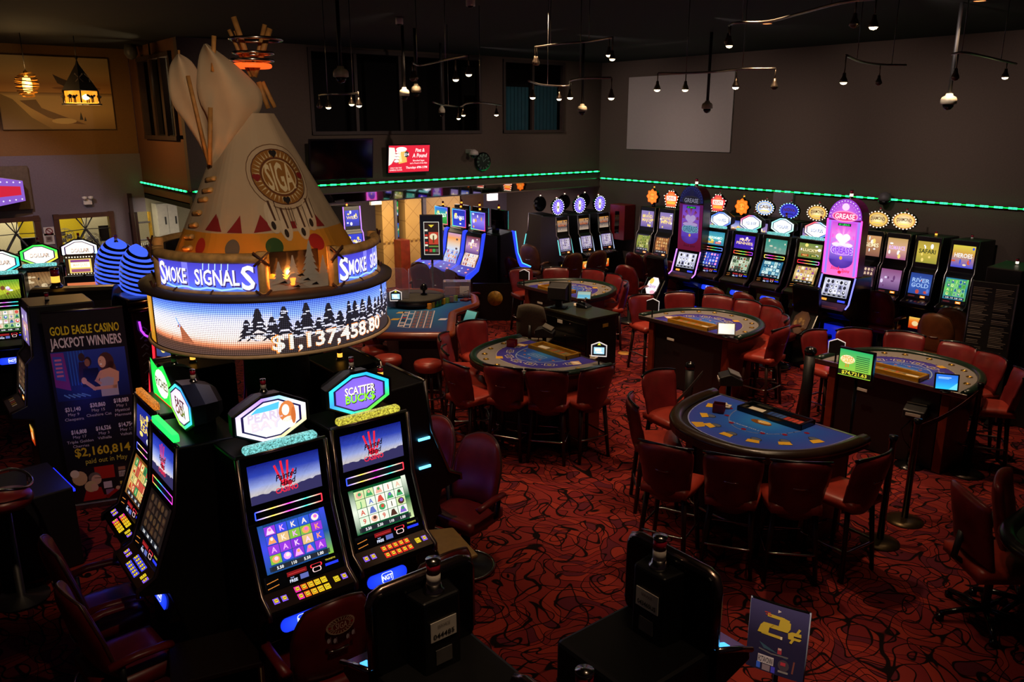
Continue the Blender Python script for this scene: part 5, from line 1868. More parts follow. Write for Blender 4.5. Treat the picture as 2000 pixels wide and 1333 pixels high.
# tall arch-topped pink machines
def arch_machine(label, loc, lit, side):
    t = thing('slot_machine', label, 'slot machine', loc, -PI / 2)
    w = 0.54
    prof = [(0.5, 0.35), (0.5, 1.36), (0.0, 1.38), (-0.12, 0.98), (-0.26, 0.90), (-0.26, 0.85), (0.0, 0.72), (0.05, 0.35)]
    MB().prism(prof, -w / 2, w / 2).build('cabinet', GLOSS, t, 0.012)
    BL = em('blue_pedestal_light', '#1428e0', 0.55)
    MB().lathe([(0.24, 0), (0.24, 0.03), (0.13, 0.1), (0.12, 0.35), (0.2, 0.5), (0.2, 0.6)], (0, 0.12, 0), 20).build('pedestal', BL, t)
    arch = [(-w / 2, 1.38), (w / 2, 1.38), (w / 2, 2.22)] + [(w / 2 * math.cos(a), 2.25 + 0.30 * math.sin(a)) for a in [PI * k / 16 for k in range(17)]] + [(-w / 2, 2.22)]
    MB().prism(arch, 0.0, 0.22, 0, 'y').build('tower', pm('tower_' + side[1:], side, 0.3, vary=0.1), t, 0.01)
    A = Art()
    hw = w / 2
    pk = '#f050d8' if lit else '#7a1c4a'
    A.grad(-hw, 1.38, hw, 2.22, [(0, '#ff70c8' if lit else '#6a1430'), (0.6, pk), (1, '#c860f0' if lit else '#5a1a5a')], 0)
    wi = hw - 0.075
    A.grad(-wi, 1.62, wi, 2.2, [(0, '#5a3cb8'), (0.35, '#b080e8' if lit else '#7a50c8'), (0.7, '#e87ae0' if lit else '#8a50d0'), (1, '#c84cd0' if lit else '#6a3cc0')], 1)
    for k in range(9):
        a0, a1 = PI + PI * k / 9, PI + PI * (k + 1) / 9
        A.poly([(0, 1.63), (wi * math.cos(a0), 1.63 + 0.13 * math.sin(a0)), (wi * math.cos(a1), 1.63 + 0.13 * math.sin(a1))], ['#6a44b8', '#4a2c9a', '#4a2c9a'], 1)
    # soft clouds and a heart in place of the poster figures
    for k in range(9):
        A.poly([(0, 1.95), (wi * 0.95 * math.cos(k * 0.7), 1.95 + 0.2 * math.sin(k * 0.7)), (wi * 0.95 * math.cos(k * 0.7 + 0.3), 1.95 + 0.2 * math.sin(k * 0.7 + 0.3))], ['#ffd0f0' if lit else '#a880e0', pk, pk], 2)
    A.poly([(-0.115, 1.96), (0.115, 1.96), (0, 1.84)], '#fff0f4' if lit else '#b8a0d8', 3)
    for cx, cz, rx, rz, c in ((-0.057, 1.975, 0.062, 0.055, '#fff0f4'), (0.057, 1.975, 0.062, 0.055, '#fff0f4'), (-0.08, 1.86, 0.09, 0.03, '#f4e4f0'), (0.08, 1.86, 0.09, 0.03, '#f4e4f0')):
        A.ell(cx, cz, rx, rz, c if lit else '#b8a0d8', 3, 14)
    A.text('GREASE', 0.0, 1.775, 0.1, '#8a3ce0' if lit else '#3c6a8a', 5, 1, fit=0.34).text('GREASE', 0.0, 1.775, 0.11, '#f0d8ff' if lit else '#9ac8d8', 4, 1, fit=0.36)
    A.ell(0, 1.77, 0.19, 0.075, '#c080f8' if lit else '#6aa0c0', 3, 16)
    A.ell(0, 1.66, 0.025, 0.028, '#f0b040', 4)
    A.rect(-0.1, 2.145, 0.11, 2.185, '#0c1c10', 3).text('$11,854.51', 0.005, 2.165, 0.025, '#3cff6c', 4, fit=0.18)
    if lit:
        A.text('Stock', -0.08, 1.5, 0.05, '#ff2c4c', 3, 1, 0.9, 0.3).text('Spins', 0.09, 1.47, 0.05, '#ff2c4c', 3, 1, 0.9, 0.3).ell(0.0, 1.44, 0.03, 0.025, '#e01c2c', 3)
        for sx in (-1, 1):
            A.rect(sx * (hw - 0.035) - 0.02, 1.4, sx * (hw - 0.035) + 0.02, 2.22, '#a080ff', 2)
    else:
        A.text('Stock Spins', 0.0, 1.47, 0.045, '#4a1020', 3, 1, 0.9, 0.3)
    A.build('poster_panel', scr(1.05 if lit else 0.75), t, lambda a, b, d: Vector((a, -0.004 - d, b)))
    B = Art()
    for k in range(16):
        a0, a1 = PI * k / 16, PI * (k + 1) / 16
        B.poly([(0, 2.22), (hw * math.cos(a0), 2.25 + 0.3 * math.sin(a0)), (hw * math.cos(a1), 2.25 + 0.3 * math.sin(a1))], ['#f080f0', '#8a3cc0', '#8a3cc0'] if lit else ['#141026', '#1c1c50', '#1c1c50'], 0)
        B.ell(hw * 0.9 * math.cos(a0 + 0.1), 2.25 + 0.27 * math.sin(a0 + 0.1), 0.008, 0.008, '#ffffff' if lit else '#3c4a8a', 2, 6)
        B.ell(hw * 0.75 * math.cos(a0 + 0.1), 2.26 + 0.22 * math.sin(a0 + 0.1), 0.006, 0.006, '#e0b0ff' if lit else '#3c4a8a', 2, 6)
    B.ell(0, 2.29, 0.21, 0.085, '#ff8ac0' if lit else '#2a2838', 2, 18).ell(0, 2.29, 0.19, 0.065, '#d83c7a' if lit else '#1c1a26', 3, 18)
    B.text('GREASE', 0, 2.29, 0.075, '#ffe8f0' if lit else '#8a88a0', 4, 1, fit=0.32)
    B.ell(0.0, 2.43, 0.06, 0.055, '#ffc8f0' if lit else '#1c1c40', 2, 12)
    B.build('crown_sign', scr(1.15 if lit else 0.7), t, lambda a, b, d: Vector((a, -0.012 - d, b)))
    f, L = front_map(w, (-0.12, 0.98), (0.0, 1.38))
    art_reels(w - 0.12, 0.28, ['#e8e8f4', '#c8c8e0', '#8a8ab0'], ['#1c1c24', '#3c3c4a', '#f4f4ff'], '#b8b8d0', 61 if lit else 62, rows=3, letters='').build('lower_screen', scr(1.0), t, lambda a, b, d: f(a + 0.06, b + 0.09, d))
    A = Art().rect(0, 0, w - 0.1, 0.05, '#0a0808', 0).rect(0.03, 0.01, 0.12, 0.042, '#ffa03c', 1).rect(0.3, 0.01, 0.42, 0.04, '#3c4cff', 1)
    A.build('service_panel', scr(1.2), t, lambda a, b, d: f(a + 0.05, b + 0.01, d))
    f3, L3 = front_map(w, (-0.26, 0.90), (-0.12, 0.98))
    Art().rect(0, 0, w - 0.04, L3, '#3a2420', 0).rect(0.1, 0.03, 0.4, 0.06, '#7a3c24', 1).build('button_deck', printed('printed_deck', 0.3, 0.5), t, lambda a, b, d: f3(a + 0.02, b, d))
    NE = em('violet_neon' if not lit else 'blue_violet_neon', '#b070ff' if not lit else '#6a6cff', 2.4)
    for s in (-1, 1):
        MB().tube([(s * (w / 2 + 0.004), y - 0.01, z) for y, z in ((0.0, 1.38), (-0.06, 1.18), (-0.12, 0.98), (-0.2, 0.93))], 0.011, 6).build('neon_edge', NE, t)
        if lit:
            MB().tube([(s * (w / 2 + 0.004), -0.01, 1.4), (s * (w / 2 + 0.004), -0.01, 2.24)], 0.012, 6).build('neon_edge', em('pink_neon', '#ff4cc8', 1.6), t)
    candle(t, 0, 0.11, 2.545, 'white', 1.0, '#c8c8b8')
    return t


arch_machine('tall dark purple arch-topped slot machine at the left end of the island row', (11.72, on_x(1346, 480, 11.72).y, 0), False, '#4a0e1a')
arch_machine('tall brightly lit pink arch-topped slot machine at the right end of the island row', (11.5, on_x(1645, 480, 11.5).y, 0), True, '#c82c9a')

# wheel-topped machines below the corner of the strips
WP = [(0.52, 0.0), (0.52, 1.68), (0.03, 1.70), (0.0, 1.30), (-0.05, 1.26), (-0.14, 0.90), (-0.28, 0.84), (-0.28, 0.78), (-0.08, 0.74), (-0.08, 0.0)]
BR = T([(0, '#b8a08a'), (0.45, '#3c3440'), (0.6, '#8a7a74'), (1, '#c88a3c')], ['BUFFALO'], '#c8641c', 71, bcols=('#2c2a3c', '#4a4450', '#a89888'))
WR = Rr(['#c8bccc', '#d8ccd4', '#a89cc0'], ['#5c4a5c', '#8a7a8a', '#3c3c54'], '#8a7ab0', 72)
WXS = [on_y(p, 440, 12.9).x for p in (1099, 1141, 1180)]
wz = on_y(1098, 404, 13.05).z
wm = []
for i, lb in enumerate(('left', 'middle', 'right')):
    t = upright('slot machine with a round violet wheel sign under the light strips, %s of three' % lb, (WXS[i], 12.9, 0), 0, BR, WR, 'wheel', ('#5a3ce0', '#8a7cff', '#e8dcff'), w=0.36, group='wheel-topped slot machines', prof=WP, tz=wz, cand='white', trim=DCHROME, bulb='#e0e8ff')
    for s in (-1, 1):
        MB().tube([(s * 0.185, -0.06, 1.22), (s * 0.19, -0.15, 0.9)], 0.012, 6).build('edge_light', em('cyan_edge' if i == 0 else 'lilac_edge', '#6ae0e0' if i == 0 else '#b8d0f0', 0.9), t)
    wm.append(t)
for i, (bx, lb) in enumerate(((1066, 'left'), (1113, 'middle'), (1152, 'right'))):
    bk_ = dup(wm[0], (on_y(bx, 430, 13.6).x, 14.0, 0), PI, 'wheel-topped slot machine turned away behind the front three, %s of three' % lb, 'wheel-topped slot machines')
    for c_ in list(bk_.children):
        if c_.name.startswith('bulb'):
            bpy.data.objects.remove(c_)


# curved blue machines in front of the alcove
def blue_machine(label, loc, rz, up, mid, low, screens=True):
    t = thing('slot_machine', label, 'slot machine', loc, rz, 'curved blue slot machines')
    w = 0.6
    prof = [(0.42, 0.0), (0.42, 1.5), (0.1, 1.56), (0.06, 1.5), (-0.0, 1.12), (-0.1, 0.9), (-0.3, 0.8), (-0.33, 0.74), (-0.2, 0.66), (-0.02, 0.55), (0.02, 0.0)]
    MB().prism(prof, -w / 2, w / 2).build('cabinet', BLACK, t, 0.02)
    BLU = em('blue_lit_shell', '#2c44f0', 1.0)
    for s in (-1, 1):
        sh = [(0.12, 1.58), (0.05, 1.56), (-0.02, 1.12), (-0.13, 0.9), (-0.35, 0.8), (-0.37, 0.72), (-0.28, 0.7), (-0.06, 0.85), (0.03, 1.12)]
        MB().prism(sh, s * w / 2 - 0.025, s * w / 2 + 0.025).build('side_shell', BLU, t, 0.01)
    MB().prism([(-0.10, 0.915), (-0.32, 0.805), (-0.34, 0.76), (-0.22, 0.74)], -w / 2, w / 2).build('button_deck', em('blue_lit_deck', '#2430c8', 0.6), t, 0.01)
    A = Art().rect(-0.07, 0, 0.0, 0.03, '#8ac8ff', 0).rect(0.16, 0.0, 0.22, 0.03, '#ff7a5c', 0).rect(0.12, 0.1, 0.17, 0.13, '#ff6a5c', 0).rect(-0.08, 0.1, -0.04, 0.13, '#8ab0ff', 0)
    f, L = front_map(w, (-0.32, 0.805), (-0.10, 0.915))
    A.build('button', scr(1.3), t, lambda a, b, d: f(a + w / 2, b + 0.03, d + 0.004))
    f2, L2 = front_map(w, (-0.0, 1.12), (0.06, 1.5))
    mid(w - 0.14, L2 - 0.05).build('upper_screen', scr(1.0), t, lambda a, b, d: f2(a + 0.07, b + 0.03, d))
    f1, L1 = front_map(w, (-0.1, 0.9), (-0.0, 1.12))
    low(w - 0.14, L1 + 0.06).build('lower_screen', scr(1.0), t, lambda a, b, d: f1(a + 0.07, b - 0.01, d + 0.004))
    MB().box((0, 0.2, 1.78), (0.5, 0.06, 0.38)).build('top_monitor', GLOSS, t, 0.01)
    MB().box((0, 0.3, 1.62), (0.12, 0.1, 0.3)).build('monitor_arm', GLOSS, t, 0.005)
    A = up(0.46, 0.34)
    A.line([(0, 0), (0.46, 0), (0.46, 0.34), (0, 0.34)], 0.018, '#ff3ca0', 6, True, ['#3cffb0', '#ff3c6a', '#8a5cff', '#3cc8ff'])
    A.build('top_screen', scr(1.1), t, lambda a, b, d: Vector((a - 0.23, 0.166 - d, 1.61 + b)))
    candle(t, 0.02, 0.2, 1.97, 'amber', 0.8, '#e0c890')
    return t


hb = T([(0, '#1c7a2c'), (0.5, '#3cb04c'), (1, '#2c5ce0')], ['LINKS'], '#f0fff0', 81)
bm1 = blue_machine('curved blue slot machine facing left, nearest of three beside the roulette screen', (9.2, 12.85, 0), -PI / 2,
                   T([(0, '#4a3cc0'), (0.5, '#8a7ae0'), (1, '#2a2c9a')], [' '], '#ffffff', 82, bcols=('#e8d8ff', '#d8a04c', '#c8c8ff')), T([(0, '#5a3c7a'), (0.4, '#b88ac0'), (1, '#6a2c2a')], ['RISE'], '#ffd8c8', 83), Rr(['#f0ece8', '#e8e0e0', '#f4e0d8'], ['#4a6ac0', '#c85c3c', '#8a3c2c'], '#a85c2c', 84, rows=3, foot=False))
bm2 = blue_machine('curved blue slot machine facing left, middle of three beside the roulette screen', (9.2, 13.5, 0), -PI / 2,
                   T([(0, '#2c3cc8'), (1, '#1c2ca0')], ['LINKS'], '#e8e8ff', 85), T([(0, '#c8d8f0'), (0.35, '#e0c8b0'), (0.7, '#f0a04c'), (1, '#c89ac0')], [' '], '#ffffff', 86, blobs=2, bcols=('#5c4a4a',)), Rr(['#c8d8f8', '#a8b8e8', '#e0d8e8'], ['#c84c3c', '#3c5cc0', '#e0a04c'], '#2c4ac0', 87, rows=3, foot=False))
bm3 = blue_machine('curved blue slot machine facing left, farthest of three beside the roulette screen', (9.2, 14.15, 0), -PI / 2, hb, T([(0, '#3c5ce0'), (1, '#2c3ca0')], ['RISE'], '#ffd8c8', 88), Rr(['#c8d8f8'], ['#c84c3c'], '#2c4ac0', 89, rows=3, foot=False))
for i, (y, lb) in enumerate(((12.85, 'nearest'), (13.5, 'middle'), (14.15, 'farthest'))):
    b = dup(bm2, (10.1, y, 0), PI / 2, 'curved slot machine turned away behind the blue ones, %s of three backs' % lb, 'curved slot machines turned away')
    if i == 0:
        MB().tube([(-0.32, 0.05, 1.56), (-0.32, -0.02, 1.12), (-0.32, -0.13, 0.9), (-0.32, -0.36, 0.8)], 0.014, 6).build('edge_light', em('cyan_edge_strong', '#4cb8e8', 1.6), b)
# machines far inside the alcove, seen in slivers
for px, y, lb, c1 in ((779, 16.5, 'lit slot machine standing in the gap between the two left tiled pillars', '#2ca04c'), (690, 15.4, 'blue slot machine standing right of the tipi under the mauve alcove wall', '#2438d0')):
    x = on_y(px, 440, y).x
    upright(lb, (x, y, 0), 0, T([(0, '#1c2c9a'), (0.4, c1), (1, c1)], ['WILD'], '#ffe08a', 91), T([(0, '#1c2c9a'), (0.5, c1), (1, '#2438d0')], ['GOLD'], '#ffe08a', 92), None, cand='amber', w=0.4, trim=em('violet_trim', '#8a5cff', 1.2))

# ================================================================== MACHINES ON THE LEFT
GH = ['#3cff4c', '#3cff4c', '#3cd84c', '#3cd84c', '#3cff4c', '#ffd83c', '#ffd83c', '#c8ff3c']
WHX = ['#ffffff', '#f0d0ff', '#ffffff', '#ffffff', '#ffffff', '#b8d8ff', '#d0d0ff', '#ffe0ff']
TH = ['#3cffd0', '#3cffb0', '#ffffff', '#ffffff', '#3cff8c', '#3cd8ff', '#3cffd0', '#8affd0']
BISON = T([(0, '#6a5a48'), (0.5, '#b08a5c'), (1, '#8a5c34')], [' '], '#ffffff', 101, blobs=9, bcols=('#4a3828', '#d0b890', '#2c2420'))
PUP = T([(0, '#a8c83c'), (0.5, '#d8e03c'), (1, '#6ab83c')], [' '], '#ffffff', 102, blobs=7, bcols=('#e8f0f8', '#d87ac0', '#7a4a2c'))
LR = Rr(['#d8c8b0', '#a8c890', '#c8b8a0'], ['#3c5ca0', '#c84c3c', '#2c6a3c', '#e0e0ff'], '#3c7a2c', 103)
for x, y, ring, up, lb in ((1.16, 11.85, TH, PUP, 'a turquoise hexagonal sign at the left edge of the picture'), (1.655, 12.2, GH, BISON, 'a green and yellow hexagonal sign below the left cashier window'), (2.17, 12.35, WHX, T([(0, '#8a5c3c'), (0.5, '#f07a5c'), (1, '#4a3ca0')], [' '], '#ffffff', 104, bcols=('#ff9a7a', '#3c3c8a', '#ffd0a0')), 'a white-rimmed hexagonal sign below the right cashier window')):
    hex_machine('slot machine with ' + lb, (x, y - 0.11, 0), -0.25, up, LR, (lambda rg: (lambda w, h: art_hex(w, h, rg, ('#ffffff', '#ffe8d8'), ('DOLLAR',), ('#e8c8b8',))))(ring), detail=False, w=0.5, lb=['#3cff4c', '#3cff4c', '#ff3cff', '#3cd8ff', '#3cff4c'])
p = at(155, 520, 1.93)
t = upright('slot machine with a small white marquee sign ringed by bulbs beside the blue striped domes', (p.x, p.y, 0), -0.35, T([(0, '#c8643c'), (1, '#e07a4c')], [' '], '#ffffff', 105), LR, None, w=0.42, prof=[(min(a, 0.34), b * 0.92) for a, b in UPROF], cand=None)
mq = MB().box((0, 0.12, 1.93), (0.35, 0.08, 0.26)).build('marquee', GLOSS, t, 0.008)
A = Art().rect(-0.17, -0.125, 0.17, 0.125, '#2a1c10', 0).rect(-0.13, -0.1, 0.13, 0.08, '#e8c060', 1).rect(-0.11, -0.03, 0.11, 0.035, '#fffbe8', 2).rect(-0.11, 0.04, 0.11, 0.07, '#7a3c7a', 2).rect(-0.11, -0.09, 0.11, -0.05, '#8a4c6a', 2)
A.text('MARQUEE', 0, 0.003, 0.035, '#d8b88a', 3, fit=0.17)
for k in range(10):
    A.ell(-0.15 + 0.033 * k, 0.105, 0.009, 0.009, '#fffbe0', 3, 6).ell(-0.15 + 0.033 * k, -0.113, 0.007, 0.007, '#fffbe0', 3, 6)
A.build('marquee_sign', scr(1.3), mq, lambda a, b, d: Vector((a * 0.97, 0.076 - d, 1.93 + b * 0.97)))


# blue striped headdress domes
def stripe_dome(t, cx, cy, cz, rx, ry, rz_, n=15):
    b = MB()
    for k in range(n):
        rings = []
        for z in (k / n, (k + 0.5) / n, (k + 1) / n):
            f = max(0.0, 1 - (z * 0.985) ** 2.6) ** 0.5
            bulge = 1.0 + (0.012 if k % 2 == 0 else -0.01)
            rings.append([(cx + rx * f * bulge * math.cos(q), cy + ry * f * bulge * math.sin(q), cz + rz_ * z + 0.05 * math.sin(q)) for q in [2 * PI * j / 28 for j in range(28)]])
        b.loft(rings, k % 2, k == n - 1, True)
    o = b.build('striped_dome', [em('blue_stripe_light', '#4668ff', 0.95), pm('gold_stripe', '#5a4a50', 0.25, 0.9, vary=0.2)], t)
    return o


eg = thing('slot_machine', 'slot machine topped with a large blue striped headdress dome at the far side', 'slot machine', (at(238, 552, 1.70).x + 0.02, at(238, 552, 1.70).y - 0.45, 0), 0.15)
MB().box((0.05, 0.3, 0.80), (0.4, 0.5, 1.6)).build('cabinet', GLOSS, eg, 0.02)
MB().lathe([(0.0, 1.60), (0.33, 1.60), (0.36, 1.64), (0.33, 1.69), (0.0, 1.70)], (0.03, 0.36, 0), 28, 0).build('gold_rim', pm('bronze_rim', '#6a4a34', 0.25, 0.9), eg)
stripe_dome(eg, 0.03, 0.42, 1.70, 0.28, 0.34, 0.52, 19)
candle(eg, 0.03, 0.42, 2.215, None, 0.7)
eg2 = thing('slot_machine', 'slot machine topped with a smaller blue striped headdress dome next to the log frame', 'slot machine', (at(279, 562, 1.80).x + 0.04, at(279, 562, 1.80).y - 0.5, 0), 0.15)
MB().box((0, 0.3, 0.885), (0.62, 0.5, 1.77)).build('cabinet', GLOSS, eg2, 0.02)
MB().tube([(-0.36, -0.02, 1.75), (0.25, -0.02, 1.75)], 0.03, 10).tube([(-0.36, -0.03, 1.67), (0.25, -0.03, 1.67)], 0.03, 10).build('gold_bar', pm('polished_gold', '#b08050', 0.2, 1.0), eg2)
stripe_dome(eg2, 0.02, 0.45, 1.80, 0.22, 0.34, 0.46, 17)
A = Art()
r = random.Random(5)
for k in range(10):
    z = 1.42 - 0.1 * k
    A.line([(-0.24, z), (-0.2, z + 0.03), (-0.16, z - 0.01)], 0.012, '#6a6a74', 1).ell(-0.2 + r.uniform(-0.03, 0.03), z - 0.03, 0.022, 0.014, '#55555f', 1, 8)
A.rect(-0.27, 0.44, -0.1, 0.47, '#6a5a68', 1)
A.build('glyph_panel', PRINT, eg2, lambda a, b, d: Vector((a, 0.046 - d, b)))
MB().tube([(-0.24, 0.03, 1.52), (-0.235, 0.02, 1.42), (-0.2, 0.02, 1.36), (-0.16, 0.02, 1.33)], 0.012, 6).build('neon_tube', em('magenta_neon', '#b03cf0', 1.6), eg2)
# round-backed machine behind the banner
rb_ = thing('slot_machine', 'black slot machine with a barrel-shaped hood and lit amber lamp behind the winners banner', 'slot machine', (1.55, 9.75, 0), PI - 0.45)
MB().box((0, -0.28, 0.72), (0.82, 0.5, 1.44)).build('cabinet', BLACK, rb_, 0.02)
MB().prism([(-0.55, 1.44)] + [(-0.29 + 0.27 * math.cos(a), 1.62 + 0.26 * math.sin(a)) for a in [PI - PI * k / 12 for k in range(13)]] + [(-0.03, 1.44)], -0.43, 0.43).build('barrel_hood', pm('dark_brown_hood', '#1c130f', 0.35, vary=0.15), rb_, 0.01)
A = Art().ell(0, 0, 0.13, 0.2, '#3c2cd0', 0, 16, '#5a4cf0')
for k in range(6):
    A.ell(0.03 * (k % 2) - 0.02, -0.12 + 0.05 * k, 0.035, 0.018, '#c8b8ff', 1, 8)
A.build('end_sign', scr(1.2), rb_, lambda a, b, d: Vector((0.436 + d, -0.29 + a, 1.62 + b)))
candle(rb_, 0.18, -0.29, 1.87, 'amber', 1.7, '#7a2018')
upright('slot machine facing left beside the left edge of the winners banner', (1.0, 9.0, 0), -PI / 2, T(LIL, ['GOLD'], '#e0a04c', 106), Rr(['#3a2a20', '#4a3a2a'], ['#8a6a4a', '#5c3c2c'], '#1c1410', 107), None, w=0.5, cand=None, trim=STEEL)
rn = upright('slot machine with red neon edges left below the video ring', (on_tp(330, 700, -1.6).x, on_tp(330, 700, -1.6).y, 0), -PI / 2 + 0.5, T([(0, '#2c3c7a'), (1, '#5a6aa8')], ['STAR'], '#d0d8ff', 108), T([(0, '#1c2c8a'), (1, '#3c4cc0')], ['777'], '#a0c0ff', 109), None, w=0.42, trim=em('red_neon', '#ff1e2c', 2.0), cand=None)
# low black cabinet with an added blue edge strip, and lit wall signs
t = thing('low_cabinet', 'low black cabinet washed by blue light at the left edge in front of the banner', 'cabinet', (0.62, 7.42, 0), 0.1)
MB().box((0, 0, 0.36), (0.62, 0.72, 0.72)).build('body', pm('black_leatherette', '#15121a', 0.6, vary=0.2, scale=60, bump=0.3), t, 0.015)
MB().box((0.33, 0.0, 0.66), (0.015, 0.6, 0.02)).build('edge_light', em('added_blue_strip', '#1420ff', 3.0), t)  # added strip, stands in for blue light from a neighbouring LED
point('added_blue_fill', (1.03, 7.45, 0.98), 1.6, (0.05, 0.08, 1.0), 0.04)  # added unseen lamp that spreads the blue over the cabinet
for x0, x1, ya, yb, y, lb in ((-20, 52, 345, 402, 16.2, 'violet and red lit marquee on the mauve wall at the left edge'), (388, 404, 318, 345, 14.6, 'small red and white lit marquee glimpsed left of the tipi')):
    a, b = on_y(x0, ya, y), on_y(x1, yb, y)
    w_, h_ = b.x - a.x, a.z - b.z
    t = thing('wall_marquee', lb, 'sign', (a.x, y, b.z))
    MB().prism([(0, 0), (w_, h_ * 0.16), (w_, h_ * 0.82), (0, h_)], 0.02, 0.2, 0, 'y').build('box', WHITEP, t, 0.004)
    A = Art().poly([(0, 0), (w_, h_ * 0.16), (w_, h_ * 0.82), (0, h_)], '#8a5cc8', 0).poly([(0, h_ * 0.3), (w_ * 0.9, h_ * 0.36), (w_ * 0.9, h_ * 0.64), (0, h_ * 0.7)], '#d02038', 1)
    n = max(3, int(w_ / 0.09))
    for k in range(n):
        A.ell(w_ * (k + 0.5) / n, h_ * (0.82 - 0.06 * k / n), 0.014, 0.014, '#f4eaff', 2, 6).ell(w_ * (k + 0.5) / n, h_ * (0.16 + 0.08 * k / n), 0.014, 0.014, '#f4eaff', 2, 6)
    A.build('lit_face', scr(0.95), t, lambda a_, b_, d: Vector((a_, 0.016 - d, b_)))
MB_ = MB().box((on_y(28, 368, 16.5).x - 0.3, 16.55, on_y(28, 368, 16.5).z), (1.1, 0.08, 0.75)).build('wall_board', pm('tan_board', '#5a4a3a', 0.7), None, 0.006)
tag(MB_, 'plain tan board on the mauve wall behind the violet marquee', 'board')


# ================================================================== NEAR MACHINES SEEN FROM BEHIND
def panel_machine(label, loc, rz, num):
    t = thing('slot_machine', label, 'slot machine', loc, rz, 'near slot machines turned away')
    w = 0.47
    MB().prism(rrect(w, 0.36, 0.04, 4, 0, 1.72), -0.03, 0.035, 0, 'y').build('screen_back', GLOSS, t, 0.008)
    h2 = w / 2
    MB().tube([(x, 0.0, z) for x, z in ((-h2, 1.58), (-h2, 1.85), (-h2 + 0.014, 1.886), (-h2 + 0.05, 1.9), (h2 - 0.05, 1.9), (h2 - 0.014, 1.886), (h2, 1.85), (h2, 1.58))], 0.022, 8).build('trim', pm('warm_chrome', '#a08a80', 0.25, 1.0, vary=0.1), t)
    MB().prism([(-0.10, 0.035), (0.10, 0.035), (0.085, 0.15), (-0.085, 0.15)], 1.5, 1.87, 0, 'z').build('spine', BLACK, t, 0.012)
    lab = MB().box((0, 0.153, 1.735), (0.12, 0.004, 0.085)).build('asset_label', WHITEP, t)
    A = Art().text(num, 0, -0.02, 0.02, '#24201c', 1, 1, fit=0.1).text('SERVICE', 0, 0.02, 0.012, '#6a6058', 1, 0, fit=0.06)
    A.build('asset_print', PRINT, lab, lambda a, b, d: Vector((-a, 0.156 + d, 1.735 + b)))
    MB().box((0, 0.153, 1.615), (0.075, 0.004, 0.065)).build('serial_label', pm('grey_label', '#5a5654', 0.4), t)
    MB().box((0, 0.225, 0.775), (0.46, 0.45, 1.55)).build('base_cabinet', BLACK, t, 0.02)
    MB().prism([(0.0, 1.56), (-0.24, 1.47), (-0.25, 1.41), (-0.06, 1.36), (-0.04, 0.0), (0.0, 0.0)], -0.25, 0.25).build('button_deck', GLOSS, t, 0.01)
    for s in (-1, 1):
        MB().box((s * 0.225, -0.07, 1.545), (0.03, 0.07, 0.012), 0, 0, 0.36).build('deck_light', em('cyan_deck_light', '#4cb0ff', 1.6), t)
        MB().tube([(s * 0.255, -0.0, 1.57), (s * 0.265, -0.12, 1.53), (s * 0.25, -0.25, 1.46)], 0.013, 6).build('deck_trim', CHROME, t)
    art_reels(0.38, 0.28, ['#3c3c8a', '#8a3c5c'], ['#ffe0a0', '#a0e0ff'], '#1c1c30', 111).build('lower_screen', scr(0.8), t, lambda a, b, d: Vector((a - 0.19, -0.034 - d, 1.58 + b)))
    candle(t, 0, 0.09, 1.87, None, 1.08, '#b0204a', '#e0d8d0')
    return t


panel_machine('black slot machine seen from behind at the bottom, left one with pale chrome edge', (1.5, 2.47, 0), PI, '044485')
panel_machine('black slot machine seen from behind at the bottom, right one beside the cent sign', (2.42, 1.95, 0), PI / 2, '043465US')
panel_machine('black slot machine at the bottom edge, only its lamp cap in view', (at(1142, 1310, 2.01).x - 0.09, at(1142, 1310, 2.01).y, 0), -PI / 2, '04146')


# ================================================================== CHAIRS
def face(fx, fy):
    return math.atan2(fx, -fy)


def make_bar_chair(label, group):
    t = thing('bar_chair', label, 'chair', group=group)
    b = MB()

    def fb(u, v, s):
        rim = max(0.0, 1 - max(abs(u), abs(v)) ** 5)
        k = 1 - 0.12 * max(0, abs(v) - 0.75) * 4
        wd = (0.222 + 0.026 * v) * k
        return (u * wd, 0.235 - 0.07 * u * u + 0.055 * v + (-s) * (0.008 + 0.03 * rim), 0.84 + 0.272 * v - 0.02 * u * u * (1 if v > 0 else -1))
    b.pad(fb, 12, 10)
    b.build('backrest', LEATHER2, t)
    MB().tube([(u * 0.238, 0.285 - 0.07 * u * u, 1.112 - 0.02 * u * u) for u in [-1 + 0.2 * k for k in range(11)]], 0.013, 6).build('top_piping', GLOSS, t)
    MB().tube([(u * 0.055, 0.276, 0.885 - 0.006 * (1 - u * u)) for u in (-1, -0.5, 0, 0.5, 1)], 0.008, 6).build('handle', CHROME, t)
    b = MB()

    def fs(u, v, s):
        rim = max(0.0, 1 - max(abs(u), abs(v)) ** 5)
        return (u * (0.225 - 0.015 * v) * (1 - 0.06 * v * v), v * 0.22, 0.665 + s * (0.03 + 0.028 * rim))
    b.pad(fs, 10, 10)
    b.build('seat', LEATHER, t)
    for sx in (-1, 1):
        for sy in (-1, 1):
            p0, p1 = Vector((sx * 0.16, sy * 0.15, 0.65)), Vector((sx * 0.205, sy * 0.20, 0.0))
            MB().tube([p0, (p0 + p1) / 2, p1], 0.025, 6, r2=0.019).build('leg', WOOD, t)
    rr = rrect(0.40, 0.46, 0.05, 3, 0, -0.03)
    MB().tube([(x, y, 0.27) for x, y in rr], 0.011, 6, closed=True).build('footrest', CHROME, t)
    return t


_bar = []


